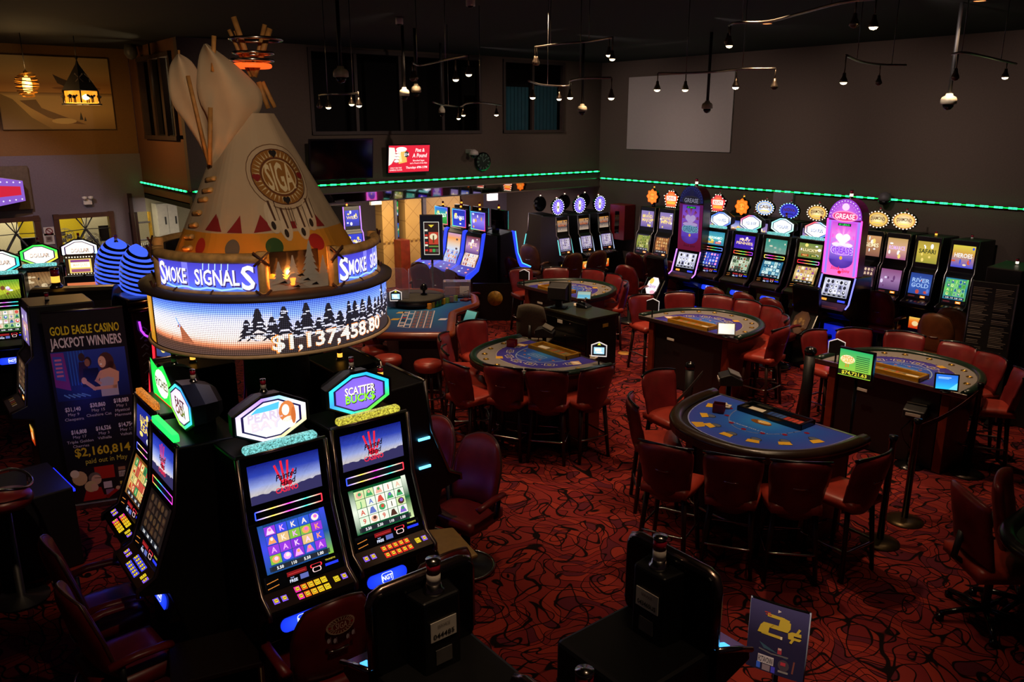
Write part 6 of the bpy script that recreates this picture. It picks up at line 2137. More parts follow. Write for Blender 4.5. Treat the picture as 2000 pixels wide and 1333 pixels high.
def bar_chair(x, y, fx, fy, label, group):
    """x, y: middle of the top of the backrest"""
    n = math.hypot(fx, fy)
    fx, fy = fx / n, fy / n
    loc = (x + fx * 0.25, y + fy * 0.25, 0)
    if not _bar:
        c = make_bar_chair(label, group)
        c.location = loc
        c.rotation_euler = (0, 0, face(fx, fy))
        _bar.append(c)
        return c
    return dup(_bar[0], loc, face(fx, fy), label, group)


GD = 'bar chairs at the near blackjack table'
ND = 'nearest blue table'
for x, y, fx, fy, lb in ((6.27, 5.42, -0.1, -1, 'rightmost at the far end of the ' + ND),
                         (5.43, 4.98, 0.75, -0.65, 'left edge of the %s, seen edge-on' % ND),
                         (4.79, 4.02, 0.9, 0.35, 'first of three backs along the ' + ND),
                         (5.05, 3.53, 0.85, 0.53, 'second of three backs along the ' + ND),
                         (5.37, 3.12, 0.72, 0.69, 'third of three backs along the ' + ND),
                         (5.95, 2.82, 0.1, 1, 'turned sideways at the right end of the ' + ND)):
    bar_chair(x, y, fx, fy, 'dark red leather bar chair, ' + lb, GD)
GB = 'bar chairs at the middle blackjack table'
NB = 'gold-tray table in the middle'
for x, y, fx, fy, lb in ((6.02, 8.46, -0.1, -1, 'under the pale tablet beyond the %s' % NB), (5.32, 8.08, 0.7, -0.72, 'farthest edge-on left of the %s' % NB),
                         (5.0, 7.55, 0.85, -0.5, 'middle edge-on left of the %s' % NB), (4.75, 7.0, 1, 0.05, 'nearest edge-on left of the %s' % NB),
                         (5.09, 6.58, 0.88, 0.45, 'first of three backs before the ' + NB), (5.37, 6.17, 0.78, 0.62, 'second of three backs before the ' + NB),
                         (5.9, 5.9, 0.1, 1, 'last of three backs before the ' + NB)):
    bar_chair(x, y, fx, fy, 'dark red leather bar chair, ' + lb, GB)
GC = 'bar chairs at the table before the island machines'
NC = 'table before the island machines'
for x, y, fx, fy, lb in ((9.02, 8.2, -0.2, -1, 'first from the left around the ' + NC), (9.65, 7.96, -0.6, -0.8, 'second from the left around the ' + NC), (9.95, 7.44, -1, -0.35, 'third from the left around the ' + NC),
                         (9.98, 6.9, -1, 0.05, 'fourth from the left around the ' + NC), (9.86, 6.4, -0.9, 0.35, 'fifth from the left around the ' + NC), (9.5, 5.98, -0.6, 0.8, 'sixth from the left around the ' + NC),
                         (8.98, 5.68, -0.1, 1, 'its rear to us right of the ' + NC)):
    bar_chair(x, y, fx, fy, 'red leather bar chair, ' + lb, GC)
GE = 'bar chairs at the right blackjack table'
NE_ = 'right table with blue tablet'
for x, y, fx, fy, lb in ((9.1, 5.34, -0.15, -1, 'first from the left around the ' + NE_), (9.62, 5.08, -0.6, -0.8, 'second from the left around the ' + NE_), (9.95, 4.57, -1, -0.35, 'third from the left around the ' + NE_),
                         (9.93, 3.9, -1, 0.15, 'fourth from the left around the ' + NE_), (9.75, 3.45, -0.85, 0.45, 'fifth from the left around the ' + NE_), (9.3, 3.0, -0.5, 0.85, 'rightmost and nearest around the ' + NE_)):
    bar_chair(x, y, fx, fy, 'red leather bar chair, ' + lb, GE)
GA = 'bar chairs at the far blackjack table'
NA = 'far table beyond the pit desk'
for x, y, fx, fy, lb in ((9.05, 11.15, -0.2, -1, 'left one beyond the ' + NA), (9.62, 10.82, -0.6, -0.8, 'right one beyond the ' + NA), (10.0, 10.2, -1, -0.2, 'topmost right of the ' + NA),
                         (9.95, 9.62, -1, 0.2, 'second down right of the ' + NA), (9.6, 9.05, -0.7, 0.7, 'nearest right of the ' + NA)):
    bar_chair(x, y, fx, fy, 'dark red leather bar chair, ' + lb, GA)


def make_slot_chair(name, label, m, logo=False):
    t = thing(name, label, 'chair')

    def fb(u, v, s):
        rim = max(0.0, 1 - max(abs(u), abs(v)) ** 5)
        wd = 0.235 * (1 - 0.30 * max(0, v) ** 2.2 - 0.10 * max(0, -v) ** 2)
        zz = 0.845 + 0.285 * v - 0.05 * u * u * max(0, v)
        return (u * wd, 0.22 - 0.05 * u * u + 0.07 * v + (-s) * (0.012 + 0.035 * rim), zz)
    MB().pad(fb, 14, 14).build('backrest', m, t)
    ed = []
    for k in range(40):
        a = 2 * PI * k / 40
        u, v = math.cos(a), math.sin(a)
        q = max(abs(u), abs(v))
        ed.append(Vector(fb(u / q, v / q, 0)))
    MB().tube(ed, 0.011, 6, closed=True).build('back_rim', pm('worn_brown_piping', '#4a2a1c', 0.35), t)
    MB().pad(lambda u, v, s: (u * 0.24 * (1 - 0.07 * v * v), v * 0.225, 0.50 + s * (0.04 + 0.025 * max(0.0, 1 - max(abs(u), abs(v)) ** 5))), 10, 10).build('seat', m, t)
    for sx in (-1, 1):
        MB().tube([(sx * 0.27, 0.17, 0.69), (sx * 0.285, 0.02, 0.71), (sx * 0.285, -0.13, 0.70), (sx * 0.27, -0.18, 0.68)], 0.032, 8, flat=0.7).build('armrest', m, t)
        MB().tube([(sx * 0.27, 0.1, 0.67), (sx * 0.26, 0.1, 0.52), (sx * 0.2, 0.08, 0.47)], 0.018, 6).build('arm_support', DARKP, t)
    MB().lathe([(0.04, 0.46), (0.04, 0.04), (0.22, 0.03), (0.235, 0.012), (0.235, 0.0)], (0, 0, 0), 24).build('pedestal', DARKP, t)
    MB().tube([(0.24 * math.cos(a), 0.24 * math.sin(a), 0.03) for a in [2 * PI * k / 28 for k in range(28)]], 0.012, 6, closed=True).build('base_ring', CHROME, t)
    MB().tube([(u * 0.06, 0.262, 0.80 - 0.008 * (1 - u * u)) for u in (-1, -0.5, 0, 0.5, 1)], 0.008, 6).build('handle', CHROME, t)
    if logo:
        A = Art()
        A.ell(0, 0, 0.085, 0.06, '#c9a88c', 0, 22).ell(0, 0, 0.075, 0.052, '#7a2c1c', 1, 22)
        for k in range(24):
            a = 2 * PI * k / 24
            A.line([(0.053 * math.cos(a), 0.036 * math.sin(a)), (0.074 * math.cos(a), 0.051 * math.sin(a))], 0.005, '#d0b090', 2)
        A.ell(0, 0, 0.052, 0.036, '#c9a88c', 3, 20).ell(0, 0, 0.049, 0.033, '#7a2c1c', 4, 20).text('SIGA', 0, 0, 0.042, '#e0c8b0', 5, 0, fit=0.07)
        for x in (-0.066, 0.066):
            A.ell(x, 0, 0.008, 0.008, '#b81820', 5, 8)
        for x, y in ((-0.07, -0.085), (-0.035, -0.095), (0.04, -0.095), (0.075, -0.085)):
            A.ell(x, y, 0.009, 0.018, '#c8b8c0', 1, 8).line([(x + 0.01, y + 0.02), (x + 0.012, y - 0.02)], 0.003, '#a89098', 1)
        A.build('emblem', PRINT, t, lambda a, b, d: Vector((-a, 0.265 + 0.055 - 0.05 * (a / 0.2) ** 2 + 0.3 * (b * 0.5) + d, 0.985 + b)))
    return t


sc0 = make_slot_chair('swivel_chair', 'maroon vinyl swivel chair with an embroidered emblem, seen from behind at the bottom', LEATHER2, True)
sc0.location = (1.70, 4.02 - 0.28, 0)
sc0.rotation_euler = (0, 0, face(0.05, 1))
sc0.location = (1.68, 3.92, 0)
sc = make_slot_chair('swivel_chair', 'maroon vinyl swivel chair at the left machines, nearer of the two', LEATHER2)
sc.location = (0.78, 4.72, 0)
sc.rotation_euler = (0, 0, face(1, 0.1))
dup(sc, (0.80, 5.36, 0), face(1, 0.0), 'maroon vinyl swivel chair at the left machines, farther of the two')
dup(sc, (2.42, 3.95, 0), face(0.0, 1), 'maroon vinyl swivel chair at the cartoon-money machine, only its armrest in view')
dup(sc, (3.42, 5.58, 0), face(-1, -0.25), 'red vinyl swivel chair right of the carousel, farther of two')
dup(sc, (3.48, 5.0, 0), face(-1, -0.30), 'red vinyl swivel chair right of the carousel, nearer of two with a lit back')
tc_ = make_slot_chair('swivel_chair', 'brown swivel chair at the right edge before the menu board, left of two', TANL)
p = at(1828, 618, 1.08)
tc_.location = (p.x + 0.2, p.y, 0)
tc_.rotation_euler = (0, 0, face(1, 0.1))
for px, py, f, lb in ((1860, 606, (1, 0.1), 'brown swivel chair at the right edge before the menu board, right of two'), (997, 505, (1, 0.0), 'blue-lit swivel chair beside the cyan-edged machine'),
                      (1032, 480, (0.9, 0.4), 'brown swivel chair against the mauve wall left of the wheel machines'), (1122, 497, (0.2, 1), 'brown swivel chair in front of the wheel machines, left of two'),
                      (1170, 492, (0.2, 1), 'brown swivel chair in front of the wheel machines, right of two'), (1238, 465, (1, 0.1), 'dark swivel chair below the first wall machine by the corner'),
                      (1274, 466, (1, 0.1), 'dark swivel chair below the second wall machine by the corner'), (1312, 480, (1, 0.1), 'dark swivel chair left of the dark tall machine'),
                      (1222, 487, (1, 0.3), 'dark swivel chair behind the far chairs, under the fire cabinet'), (818, 515, (0.9, 0.4), 'violet swivel chair behind the clear roulette shield, left of three'),
                      (850, 525, (1, 0.0), 'violet swivel chair behind the clear roulette shield, middle of three'), (880, 530, (1, 0.0), 'violet swivel chair behind the clear roulette shield, right of three'),
                      (1395, 552, (1, 0.0), 'dark swivel chair below the mermaid-blue island machine'), (1452, 562, (1, 0.0), 'dark swivel chair below the violet island machine'),
                      (1505, 573, (1, 0.0), 'dark swivel chair below the teal island machine'),
                      (1718, 560, (1, 0.1), 'dark swivel chair right of the pink machine')):
    p = at(px, py, 1.42 if px in (1222, 1238, 1274, 1312) else 1.2 if px in (1395, 1452, 1505, 1718) else 1.10)
    n = math.hypot(*f)
    dup(tc_ if px in (1860, 1032, 1122, 1170) else sc, (p.x + f[0] / n * 0.25, p.y + f[1] / n * 0.25, 0), face(*f), lb)
# two sound chairs with a lit picture on the back
for px, py, lb, lit in ((1288, 502, 'dark high-backed gaming seat with a white lit picture, left of the island', True), (1582, 560, 'dark high-backed gaming seat with a dim orange picture, before the pink machine', False)):
    p = at(px, py, 1.25)
    t = thing('gaming_seat', lb, 'chair', (p.x + 0.1, p.y, 0), face(1, 0))
    MB().prism([(0.3, 0.05), (0.38, 0.5), (0.16, 0.85), (0.24, 1.25), (0.14, 1.28), (0.05, 0.85), (0.12, 0.5), (-0.3, 0.48), (-0.32, 0.40), (0.1, 0.38), (0.1, 0.05)], -0.22, 0.22).build('shell', GLOSS, t, 0.02)
    A = Art()
    P = hexpts(0.26, 0.34)
    for k in range(8):
        A.poly([(0, 0), P[k], P[(k + 1) % 8]], ['#fff8f0', '#f8e0e8', '#f0d0c8'] if lit else ['#a85c1c', '#6a2c10', '#5a2410'], 0)
    if lit:
        A.text('Spins', 0, 0.0, 0.06, '#8a5ca8', 1, 1, 0.9, 0.2).ell(-0.06, 0.08, 0.05, 0.05, '#f0c060', 1).ell(0.05, -0.1, 0.06, 0.03, '#f0a0b0', 1)
    else:
        for k in range(6):
            A.ell(-0.08 + 0.03 * k, 0.02 * (k % 3) - 0.02, 0.03, 0.04, ('#d88a3c', '#7a3c1c')[k % 2], 1, 8)
    A.build('back_picture', scr(1.3 if lit else 0.25), t, lambda a, b, d: Vector((-a, 0.395 - 0.63 * (0.22 + b) + d, 0.72 + b)))


# ================================================================== GAMING TABLES
def sell(a, b, e, n, y0=0.0):
    """half superellipse from (a, 0) round through (0, -b) to (-a, 0)"""
    pts = []
    for k in range(n + 1):
        q = PI * k / n
        c, s = math.cos(q), math.sin(q)
        pts.append((a * math.copysign(abs(c) ** (2 / e), c), y0 - b * abs(s) ** (2 / e)))
    return pts


def bj_table(label, loc, rz, style, seed):
    t = thing('blackjack_table', label, 'table', loc, rz, 'blackjack tables')
    Z = 0.95
    race = style != 'near'
    a, b = 0.86, 1.19
    outer = sell(a, b, 2.4, 32)
    fe = (0.72 if race else 0.84)
    # felt as a fan of rings, turquoise in the middle and violet outside
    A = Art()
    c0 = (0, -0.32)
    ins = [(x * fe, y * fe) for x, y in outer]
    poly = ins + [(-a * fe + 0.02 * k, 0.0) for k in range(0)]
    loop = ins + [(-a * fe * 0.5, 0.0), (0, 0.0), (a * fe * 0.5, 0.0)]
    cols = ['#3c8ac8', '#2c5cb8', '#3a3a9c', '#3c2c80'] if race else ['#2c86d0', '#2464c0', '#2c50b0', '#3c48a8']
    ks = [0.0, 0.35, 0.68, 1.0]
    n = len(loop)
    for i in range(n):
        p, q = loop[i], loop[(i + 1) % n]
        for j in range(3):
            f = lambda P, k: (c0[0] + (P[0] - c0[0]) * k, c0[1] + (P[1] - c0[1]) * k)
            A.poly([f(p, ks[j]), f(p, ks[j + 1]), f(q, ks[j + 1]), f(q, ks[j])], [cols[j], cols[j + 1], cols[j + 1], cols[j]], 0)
    if race:
        ou = [(x * 0.93, y * 0.945) for x, y in outer]
        for i in range(32):
            A.poly([ins[i], ins[i + 1], ou[i + 1], ou[i]], '#7a7470', 1)
    A.line(ins, 0.012, '#8a90c8' if not race else '#9a948c', 2)
    r = random.Random(seed)
    for k in range(7):
        q = PI * (0.14 + 0.72 * k / 6)
        d = Vector((math.cos(q), -math.sin(q)))
        R = 0.56 if race else 0.62
        P = Vector((d.x * R * 0.95, d.y * R * 1.3))
        tn = Vector((-d.y, d.x))
        if race:
            w2, h2 = 0.055, 0.04
            A.line([P - tn * w2 - d * h2, P + tn * w2 - d * h2, P + tn * w2 + d * h2, P - tn * w2 + d * h2], 0.008, '#d8d0b8', 2, True)
            A.ell(P.x, P.y, 0.026, 0.026, '#a89a5c', 2, 10).ell(P.x, P.y, 0.014, 0.014, '#3c3a5c', 3, 8)
            A.ell(P.x + tn.x * 0.085, P.y + tn.y * 0.085, 0.012, 0.012, '#c8c0a8', 2, 8).ell(P.x - tn.x * 0.085, P.y - tn.y * 0.085, 0.010, 0.010, '#c8c0a8', 2, 8)
            Q = P * 0.72
            A.ell(Q.x, Q.y, 0.02, 0.014, '#b86a34', 2, 8)
        else:
            A.ell(P.x, P.y, 0.055, 0.04, '#30343c', 2, 14).ell(P.x, P.y, 0.046, 0.032, '#5a6070', 3, 14)
            W = P + d * 0.055 + tn * (-0.015)
            A.poly([W - tn * 0.05 - d * 0.03, W + tn * 0.05 - d * 0.03, W + tn * 0.065 + d * 0.035, W - tn * 0.055 + d * 0.04], '#d8a830', 4)
            Q = P * 0.78
            A.ell(Q.x, Q.y, 0.026, 0.022, '#7a1430', 2, 10)
    arc_ = [(0.36 * math.cos(q), -0.14 - 0.52 * math.sin(q)) for q in [PI * (0.08 + 0.84 * k / 18) for k in range(19)]]
    A.line(arc_, 0.012, '#6a7ab0' if not race else '#9ab0c8', 1)
    A.text('INSURANCE PAYS 2 TO 1', 0, -0.56, 0.02, '#c8d4e8', 2, 0, fit=0.42)
    if not race:
        A.ell(0, -0.36, 0.11, 0.05, '#7a4a1c', 2, 14).ell(0.02, -0.34, 0.07, 0.035, '#d8b060', 3, 10).text('21', 0, -0.36, 0.035, '#e8d8b0', 4)
        A.poly([(-0.42, -0.86), (-0.3, -0.93), (-0.26, -0.85), (-0.34, -0.78)], '#c89a34', 2)
    else:
        A.line([(-0.13, -0.36), (0.13, -0.36), (0.13, -0.45), (-0.13, -0.45)], 0.008, '#9ab0d8', 2, True).text('BONUS', 0, -0.405, 0.04, '#9ab0d8', 2, 0)
        for sx in (-1, 1):
            A.poly([(sx * 0.46, -0.16), (sx * 0.58, -0.22), (sx * 0.54, -0.32), (sx * 0.42, -0.26)], '#d8b08a' if sx > 0 else '#c8983c', 2).ell(sx * 0.5, -0.24, 0.06, 0.03, '#e8d8c0', 3, 8)
        A.poly([(-0.30, -0.80), (-0.22, -0.86), (-0.17, -0.79), (-0.25, -0.74)], '#c89a34', 3)
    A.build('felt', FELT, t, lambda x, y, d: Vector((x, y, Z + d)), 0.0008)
    MB().prism(outer, Z - 0.06, Z - 0.004, 0, 'z').build('table_top', pm('dark_table_edge', '#1c1412', 0.4), t)
    MB().box((0, 0.005, Z - 0.02), (2 * a, 0.03, 0.05)).build('dealer_edge', DCHROME, t, 0.004)
    # padded rail
    rl = pm('dark_brown_vinyl_rail' if style == 'near' else 'green_black_vinyl_rail', '#2a1c12' if style == 'near' else '#12241a', 0.28, vary=0.15)
    k = 0.95 if style == 'near' else 0.965
    MB().tube([(x * k, y * k, Z + 0.005) for x, y in sell(a, b, 2.4, 48)], 0.062 if style == 'near' else 0.048, 10, flat=0.75).build('padded_rail', rl, t)
    if race:
        cu = [(x * 0.835, y * 0.85) for x, y in sell(a, b, 2.4, 10)][1:-1]
        for x, y in cu:
            MB().lathe([(0.036, Z + 0.004), (0.034, Z + 0.008), (0.028, Z + 0.005), (0.026, Z + 0.002)], (x, y, 0), 14).build('cup_holder', BRASS, t)
    # chip tray with its cover frame
    tm = BRASS if race else GLOSS
    fr = MB()
    tx, ty = 0.33, -0.14
    for s in (-1, 1):
        fr.box((s * tx, ty, Z + 0.025), (0.03, 0.24, 0.05)).box((0, ty + s * 0.11, Z + 0.025), (2 * tx + 0.03, 0.03, 0.05))
    tray = fr.build('chip_tray', pm('gold_tray_frame', '#b8861c', 0.35, 0.5, vary=0.1) if race else GLOSS, t, 0.004)
    A = Art().rect(-tx, ty - 0.1, tx, ty + 0.1, '#6a5a34' if race else '#14141a', 0)
    for k in range(9):
        A.rect(-tx + 0.24 + 0.045 * k, ty - 0.08, -tx + 0.275 + 0.045 * k, ty + 0.08, ('#8a6a3c', '#a8502c', '#7a7a5c')[k % 3] if race else ('#2c4a8a', '#3c5c9c', '#b83c34', '#c84c3c')[min(3, k // 2)], 1)
    A.poly([(-tx + 0.04, ty - 0.07), (-tx + 0.2, ty - 0.05), (-tx + 0.19, ty + 0.07), (-tx + 0.03, ty + 0.06)], '#d8cdb8', 2)
    A.build('chips', PRINT, tray, lambda x, y, d: Vector((x, y, Z + 0.012 + d)))
    # body, red end panels, foot rail
    MB().box((0, -0.30, 0.45), (1.16, 0.5, 0.88)).build('body', BLACK, t, 0.01)
    for s in (-1, 1):
        MB().box((s * 0.645, -0.30, 0.445), (0.09, 0.56, 0.88)).build('end_panel', REDWOOD, t, 0.006)
    MB().prism([(x * 0.62, -0.3 + y * 0.45) for x, y in outer], 0.02, 0.86, 0, 'z').build('skirt', pm('maroon_skirt', '#2c0c0a', 0.6), t)
    MB().tube([(x * 0.80, -0.1 + y * 0.74, 0.2) for x, y in sell(a, b, 2.4, 24)[2:-2]], 0.014, 6).build('foot_rail', CHROME, t)
    MB().box((0.25, 0.01, 0.72), (0.12, 0.01, 0.03)).build('name_plate', WHITEP, t)
    return t


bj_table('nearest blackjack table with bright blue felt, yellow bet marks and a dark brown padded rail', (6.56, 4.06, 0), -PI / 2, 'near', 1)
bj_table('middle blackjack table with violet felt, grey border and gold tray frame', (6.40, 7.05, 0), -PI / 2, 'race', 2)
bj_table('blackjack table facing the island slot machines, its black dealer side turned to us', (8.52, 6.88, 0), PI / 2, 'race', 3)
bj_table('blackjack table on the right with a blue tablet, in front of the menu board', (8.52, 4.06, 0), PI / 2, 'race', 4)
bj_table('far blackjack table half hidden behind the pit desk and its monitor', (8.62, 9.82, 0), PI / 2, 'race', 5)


def tablet(name, label, loc, rz, w, h, tiltx, art, stand=0.14, cat='screen', strength=1.1):
    t = thing(name, label, cat, loc, rz)
    t.rotation_euler = (0, 0, rz)
    n = Vector((0, -math.cos(tiltx), math.sin(tiltx)))
    v = Vector((0, math.sin(tiltx), math.cos(tiltx)))
    o = Vector((0, 0, stand))
    b = MB()
    b.face_list([o + Vector((x, 0, 0)) + v * z - n * d for d in (0, 0.025) for x, z in ((-w / 2 - 0.015, -0.015), (w / 2 + 0.015, -0.015), (w / 2 + 0.015, h + 0.015), (-w / 2 - 0.015, h + 0.015))], [(0, 1, 2, 3), (7, 6, 5, 4), (0, 4, 5, 1), (1, 5, 6, 2), (2, 6, 7, 3), (3, 7, 4, 0)])
    b.build('case', DARKP, t, 0.005)
    art(w, h).build('display', scr(strength), t, lambda a, c, d: o + Vector((a - w / 2, 0, 0)) + v * c + n * (d + 0.002))
    MB().tube([(0, 0.03, 0), tuple(o + v * h * 0.4 - n * 0.02)], 0.014, 8).build('stand', DARKP, t)
    MB().lathe([(0.05, 0), (0.05, 0.01), (0.015, 0.015)], (0, 0.03, 0), 14).build('foot', DARKP, t)
    return t


CY_ = lambda w, h: Art().grad(0, 0, w, h, [(0, '#5aa8c0'), (0.4, '#2c98b8'), (0.7, '#8aa89a'), (1, '#6a9090')])
BL_ = lambda w, h: Art().grad(0, 0, w, h, [(0, '#2cc0f0'), (0.5, '#2c8ae8'), (1, '#2c6cd8')]).rect(w * 0.1, h * 0.78, w * 0.7, h * 0.82, '#c8e8ff', 1).rect(w * 0.1, h * 0.7, w * 0.6, h * 0.73, '#a0d8ff', 1).poly([(w * 0.6, 0), (w, 0), (w, h * 0.5)], '#6cd8f0', 1)
p = at(1414, 652, 1.02)
tablet('touch_tablet', 'grey tablet with a pale blue display at the dealer edge before the island machines', (p.x + 0.05, p.y, 0.955), face(-0.75, -0.6), 0.2, 0.15, 0.7, CY_, 0.05, strength=0.8)
p = at(1848, 760, 1.0)
tablet('touch_tablet', 'tablet with a bright blue display at the dealer edge of the right table', (p.x, p.y, 0.955), face(-0.85, -0.5), 0.2, 0.15, 0.35, BL_, 0.04)
p = at(1140, 578, 1.02)
tablet('touch_tablet', 'cyan tablet behind the pit desk monitor on the far table', (p.x, p.y, 0.955), face(-0.7, -0.6), 0.2, 0.14, 0.9, CY_, 0.02)
MN = lambda w, h: Art().grad(0, 0, w, h, [(0, '#5cb0e0'), (1, '#c8e8f8')]).rect(w * 0.1, h * 0.55, w * 0.7, h * 0.75, '#f8f4e0', 1).rect(w * 0.2, h * 0.25, w * 0.8, h * 0.4, '#e8e8e0', 1).poly([(w * 0.1, h * 0.3), (w * 0.35, h * 0.5), (w * 0.15, h * 0.8)], '#e8d890', 2)


def wedge_sign(label, px, py, h0, fx, fy, front):
    """small table sign with a gabled white-lit top on a thin post"""
    p = at(px, py, h0)
    t = thing('table_sign', label, 'sign', (p.x, p.y, 0.956), face(fx, fy))
    z = h0 - 0.956
    MB().tube([(0, 0.015, 0), (0, 0.015, z)], 0.011, 8).build('post', DARKP, t)
    out = [(-0.085, z - 0.06), (0.085, z - 0.06), (0.085, z + 0.07), (0, z + 0.105), (-0.085, z + 0.07)]
    MB().prism(out, 0.0, 0.03, 0, 'y').build('case', DARKP, t, 0.003)
    MB().tube([(x, -0.004, q) for x, q in out], 0.008, 6, closed=True).build('lit_rim', em('white_rim_light', '#fff4f0', 1.3 if not front else 0.6), t)
    A = Art().rect(-0.085, z - 0.06, 0.085, z + 0.07, '#0c0c10', 0).rect(-0.06, z - 0.035, 0.06, z + 0.045, '#a8d8f0', 1).rect(-0.045, z - 0.005, 0.025, z + 0.03, '#f8f4e0', 2).rect(-0.03, z - 0.025, 0.04, z - 0.012, '#f0f0e8', 2).poly([(-0.02, z + 0.07), (0.02, z + 0.07), (0.0, z + 0.1)], '#d8d83c', 1)
    A.build('display', scr(1.1), t, lambda a, b, d: Vector((a, -0.003 - d, b)))
    return t


wedge_sign('small gabled table sign with a lit display at the right end of the middle table', 1170, 686, 1.12, -0.75, -0.65, True)
wedge_sign('small gabled sign with a lit display and yellow emblem on the roulette table', 773, 580, 1.12, -0.6, -0.8, True)
wedge_sign('small white-rimmed table sign at the left corner of the table before the island', 1275, 598, 1.12, 0.9, 0.5, False)
wedge_sign('small white-rimmed table sign behind the green and yellow monitor on the right table', 1634, 680, 1.12, 0.9, 0.5, False)
wedge_sign('small white-rimmed table sign at the left corner of the far table', 1024, 539, 1.12, 0.9, 0.5, False)
for px, py, lb in ((1404, 800, 'small dark red card box on the nearest blackjack table'), (1000, 673, 'small dark red card box on the middle blackjack table')):
    p = at(px, py, 0.98)
    t = thing('discard_box', lb, 'box', (p.x, p.y, 0.957), 0.5)
    RD = pm('red_acrylic', '#6a0c14', 0.2)
    MB().box((0, 0, 0.005), (0.09, 0.11, 0.01)).build('base', RD, t)
    for s in (-1, 1):
        MB().box((s * 0.042, 0, 0.045), (0.006, 0.11, 0.08)).build('side', RD, t)
    MB().box((0, 0.05, 0.045), (0.09, 0.006, 0.08)).build('back', RD, t)
for px, py, lb in ((1420, 795, 'playing cards beside the red card box on the nearest table'), (1160, 700, 'white paper slip standing at the right end of the middle table'), (1127, 597, 'crumpled white paper on the pit desk')):
    p = at(px, py, 0.96)
    t = tag(MB().box((0, 0, 0), (0.09, 0.07, 0.012)).box((0.02, 0.03, 0.012), (0.08, 0.06, 0.006), 0, 0.5).build('paper_slip', pm('off_white_paper', '#c8bca8', 0.8)), lb, 'paper')
    t.location = (p.x, p.y, 0.964)
    t.rotation_euler = (0, 0, 0.4)

# ------------------------------------------------------------------ roulette table
rt = thing('roulette_table', 'long roulette table with blue felt, number grid and orange wooden rim', 'table', (0, 0, 0))
P = [at(738, 656, 0.93), at(880, 656, 0.93), at(884, 613, 0.93), at(930, 597, 0.93), at(926, 580, 0.93)]
P = [Vector((q.x, q.y)) for q in P] + [Vector((7.2, 11.2)), Vector((6.5, 11.6)), Vector((5.75, 11.0))]
C0 = sum(P, Vector((0, 0))) / len(P)
A = Art()
n = len(P)
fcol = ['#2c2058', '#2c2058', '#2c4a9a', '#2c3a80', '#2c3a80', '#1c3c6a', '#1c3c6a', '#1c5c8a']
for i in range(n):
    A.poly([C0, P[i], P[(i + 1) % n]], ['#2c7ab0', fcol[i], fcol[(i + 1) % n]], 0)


def W2(px, py):
    q = at(px, py, 0.93)
    return Vector((q.x, q.y))


def lerp2(a, b, k):
    return a + (b - a) * k


bl, br, tr, tl = W2(799.4, 640.6), W2(840, 641), W2(848.7, 607.5), W2(811.6, 607.5)
ol, otl = W2(777, 638.6), W2(789, 609.5)
for k in range(4):
    A.line([lerp2(bl, br, k / 3), lerp2(tl, tr, k / 3)], 0.014, '#d8ccd0', 2)
for k in range(13):
    A.line([lerp2(bl, tl, k / 12), lerp2(br, tr, k / 12)], 0.009, '#b8acb0', 2)
    for j in range(3):
        if k < 12:
            q = lerp2(lerp2(bl, br, (j + 0.5) / 3), lerp2(tl, tr, (j + 0.5) / 3), (k + 0.5) / 12)
            A.ell(q.x, q.y, 0.028, 0.028, ('#8a4a3c', '#5a4a58')[(j + k) % 2], 1, 8)
for a_, b_ in ((ol, otl), (lerp2(ol, bl, 0.5), lerp2(otl, tl, 0.5)), (ol, bl), (otl, tl)):
    A.line([a_, b_], 0.014, '#d8ccd0', 2)
for k in range(6):
    q = lerp2(lerp2(ol, bl, 0.25), lerp2(otl, tl, 0.25), (k + 0.5) / 6)
    A.ell(q.x, q.y, 0.04, 0.04, ('#b8b0b8', '#b8b0b8', '#1c1418', '#a82c2c', '#b8b0b8', '#b8b0b8')[k], 1, 8)
for k in range(3):
    q = lerp2(lerp2(ol, bl, 0.75), lerp2(otl, tl, 0.75), (k + 0.5) / 3)
    A.ell(q.x, q.y, 0.06, 0.06, '#9aa8c8', 1, 4)
for px, py, c in ((783, 611, '#c8a86a'), (772, 624, '#c8a03c'), (865, 624, '#d0d0e0')):
    q = W2(px, py)
    A.poly([q + Vector((-0.09, 0)), q + Vector((0, -0.07)), q + Vector((0.09, 0.0)), q + Vector((0, 0.06))], c, 2)
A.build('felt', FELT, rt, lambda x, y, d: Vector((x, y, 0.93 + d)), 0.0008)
MB().prism([tuple(q) for q in P], 0.86, 0.928, 0, 'z').build('table_top', WOOD, rt)
ORW = pm('orange_lacquered_wood', '#7a3416', 0.3, vary=0.25, scale=6)
rp = []
for i in range(n):
    a_, b_, c_ = P[i - 1], P[i], P[(i + 1) % n]
    d0, d1 = (a_ - b_), (c_ - b_)
    k = min(0.09, d0.length * 0.3, d1.length * 0.3)
    rp += [b_ + d0.normalized() * k, b_ + (d0.normalized() + d1.normalized()) * k * 0.28, b_ + d1.normalized() * k]
MB().tube([(q.x, q.y, 0.93) for q in rp], 0.065, 10, closed=True, flat=0.7).build('rim', ORW, rt)
sk = [C0 + (q - C0) * 0.62 for q in P]
MB().prism([tuple(q) for q in sk], 0.0, 0.86, 0, 'z').build('base', pm('maroon_panel', '#2a0d0c', 0.5, vary=0.2), rt)
wc_ = at(812, 585, 1.0)
t = thing('covered_roulette', 'roulette wheel under a dark padded cover', 'roulette wheel', (wc_.x, wc_.y, 0.937))
MB().lathe([(0.40, 0), (0.43, 0.05), (0.42, 0.1), (0.39, 0.12)], (0, 0, 0), 32).build('bowl', WOOD, t)
MB().lathe([(0.44, 0.105), (0.445, 0.125), (0.40, 0.14), (0.1, 0.15), (0, 0.152)], (0, 0, 0), 32).build('cover', pm('olive_grey_cover', '#3a3830', 0.7, vary=0.15), t)
p = at(828, 572, 1.12)
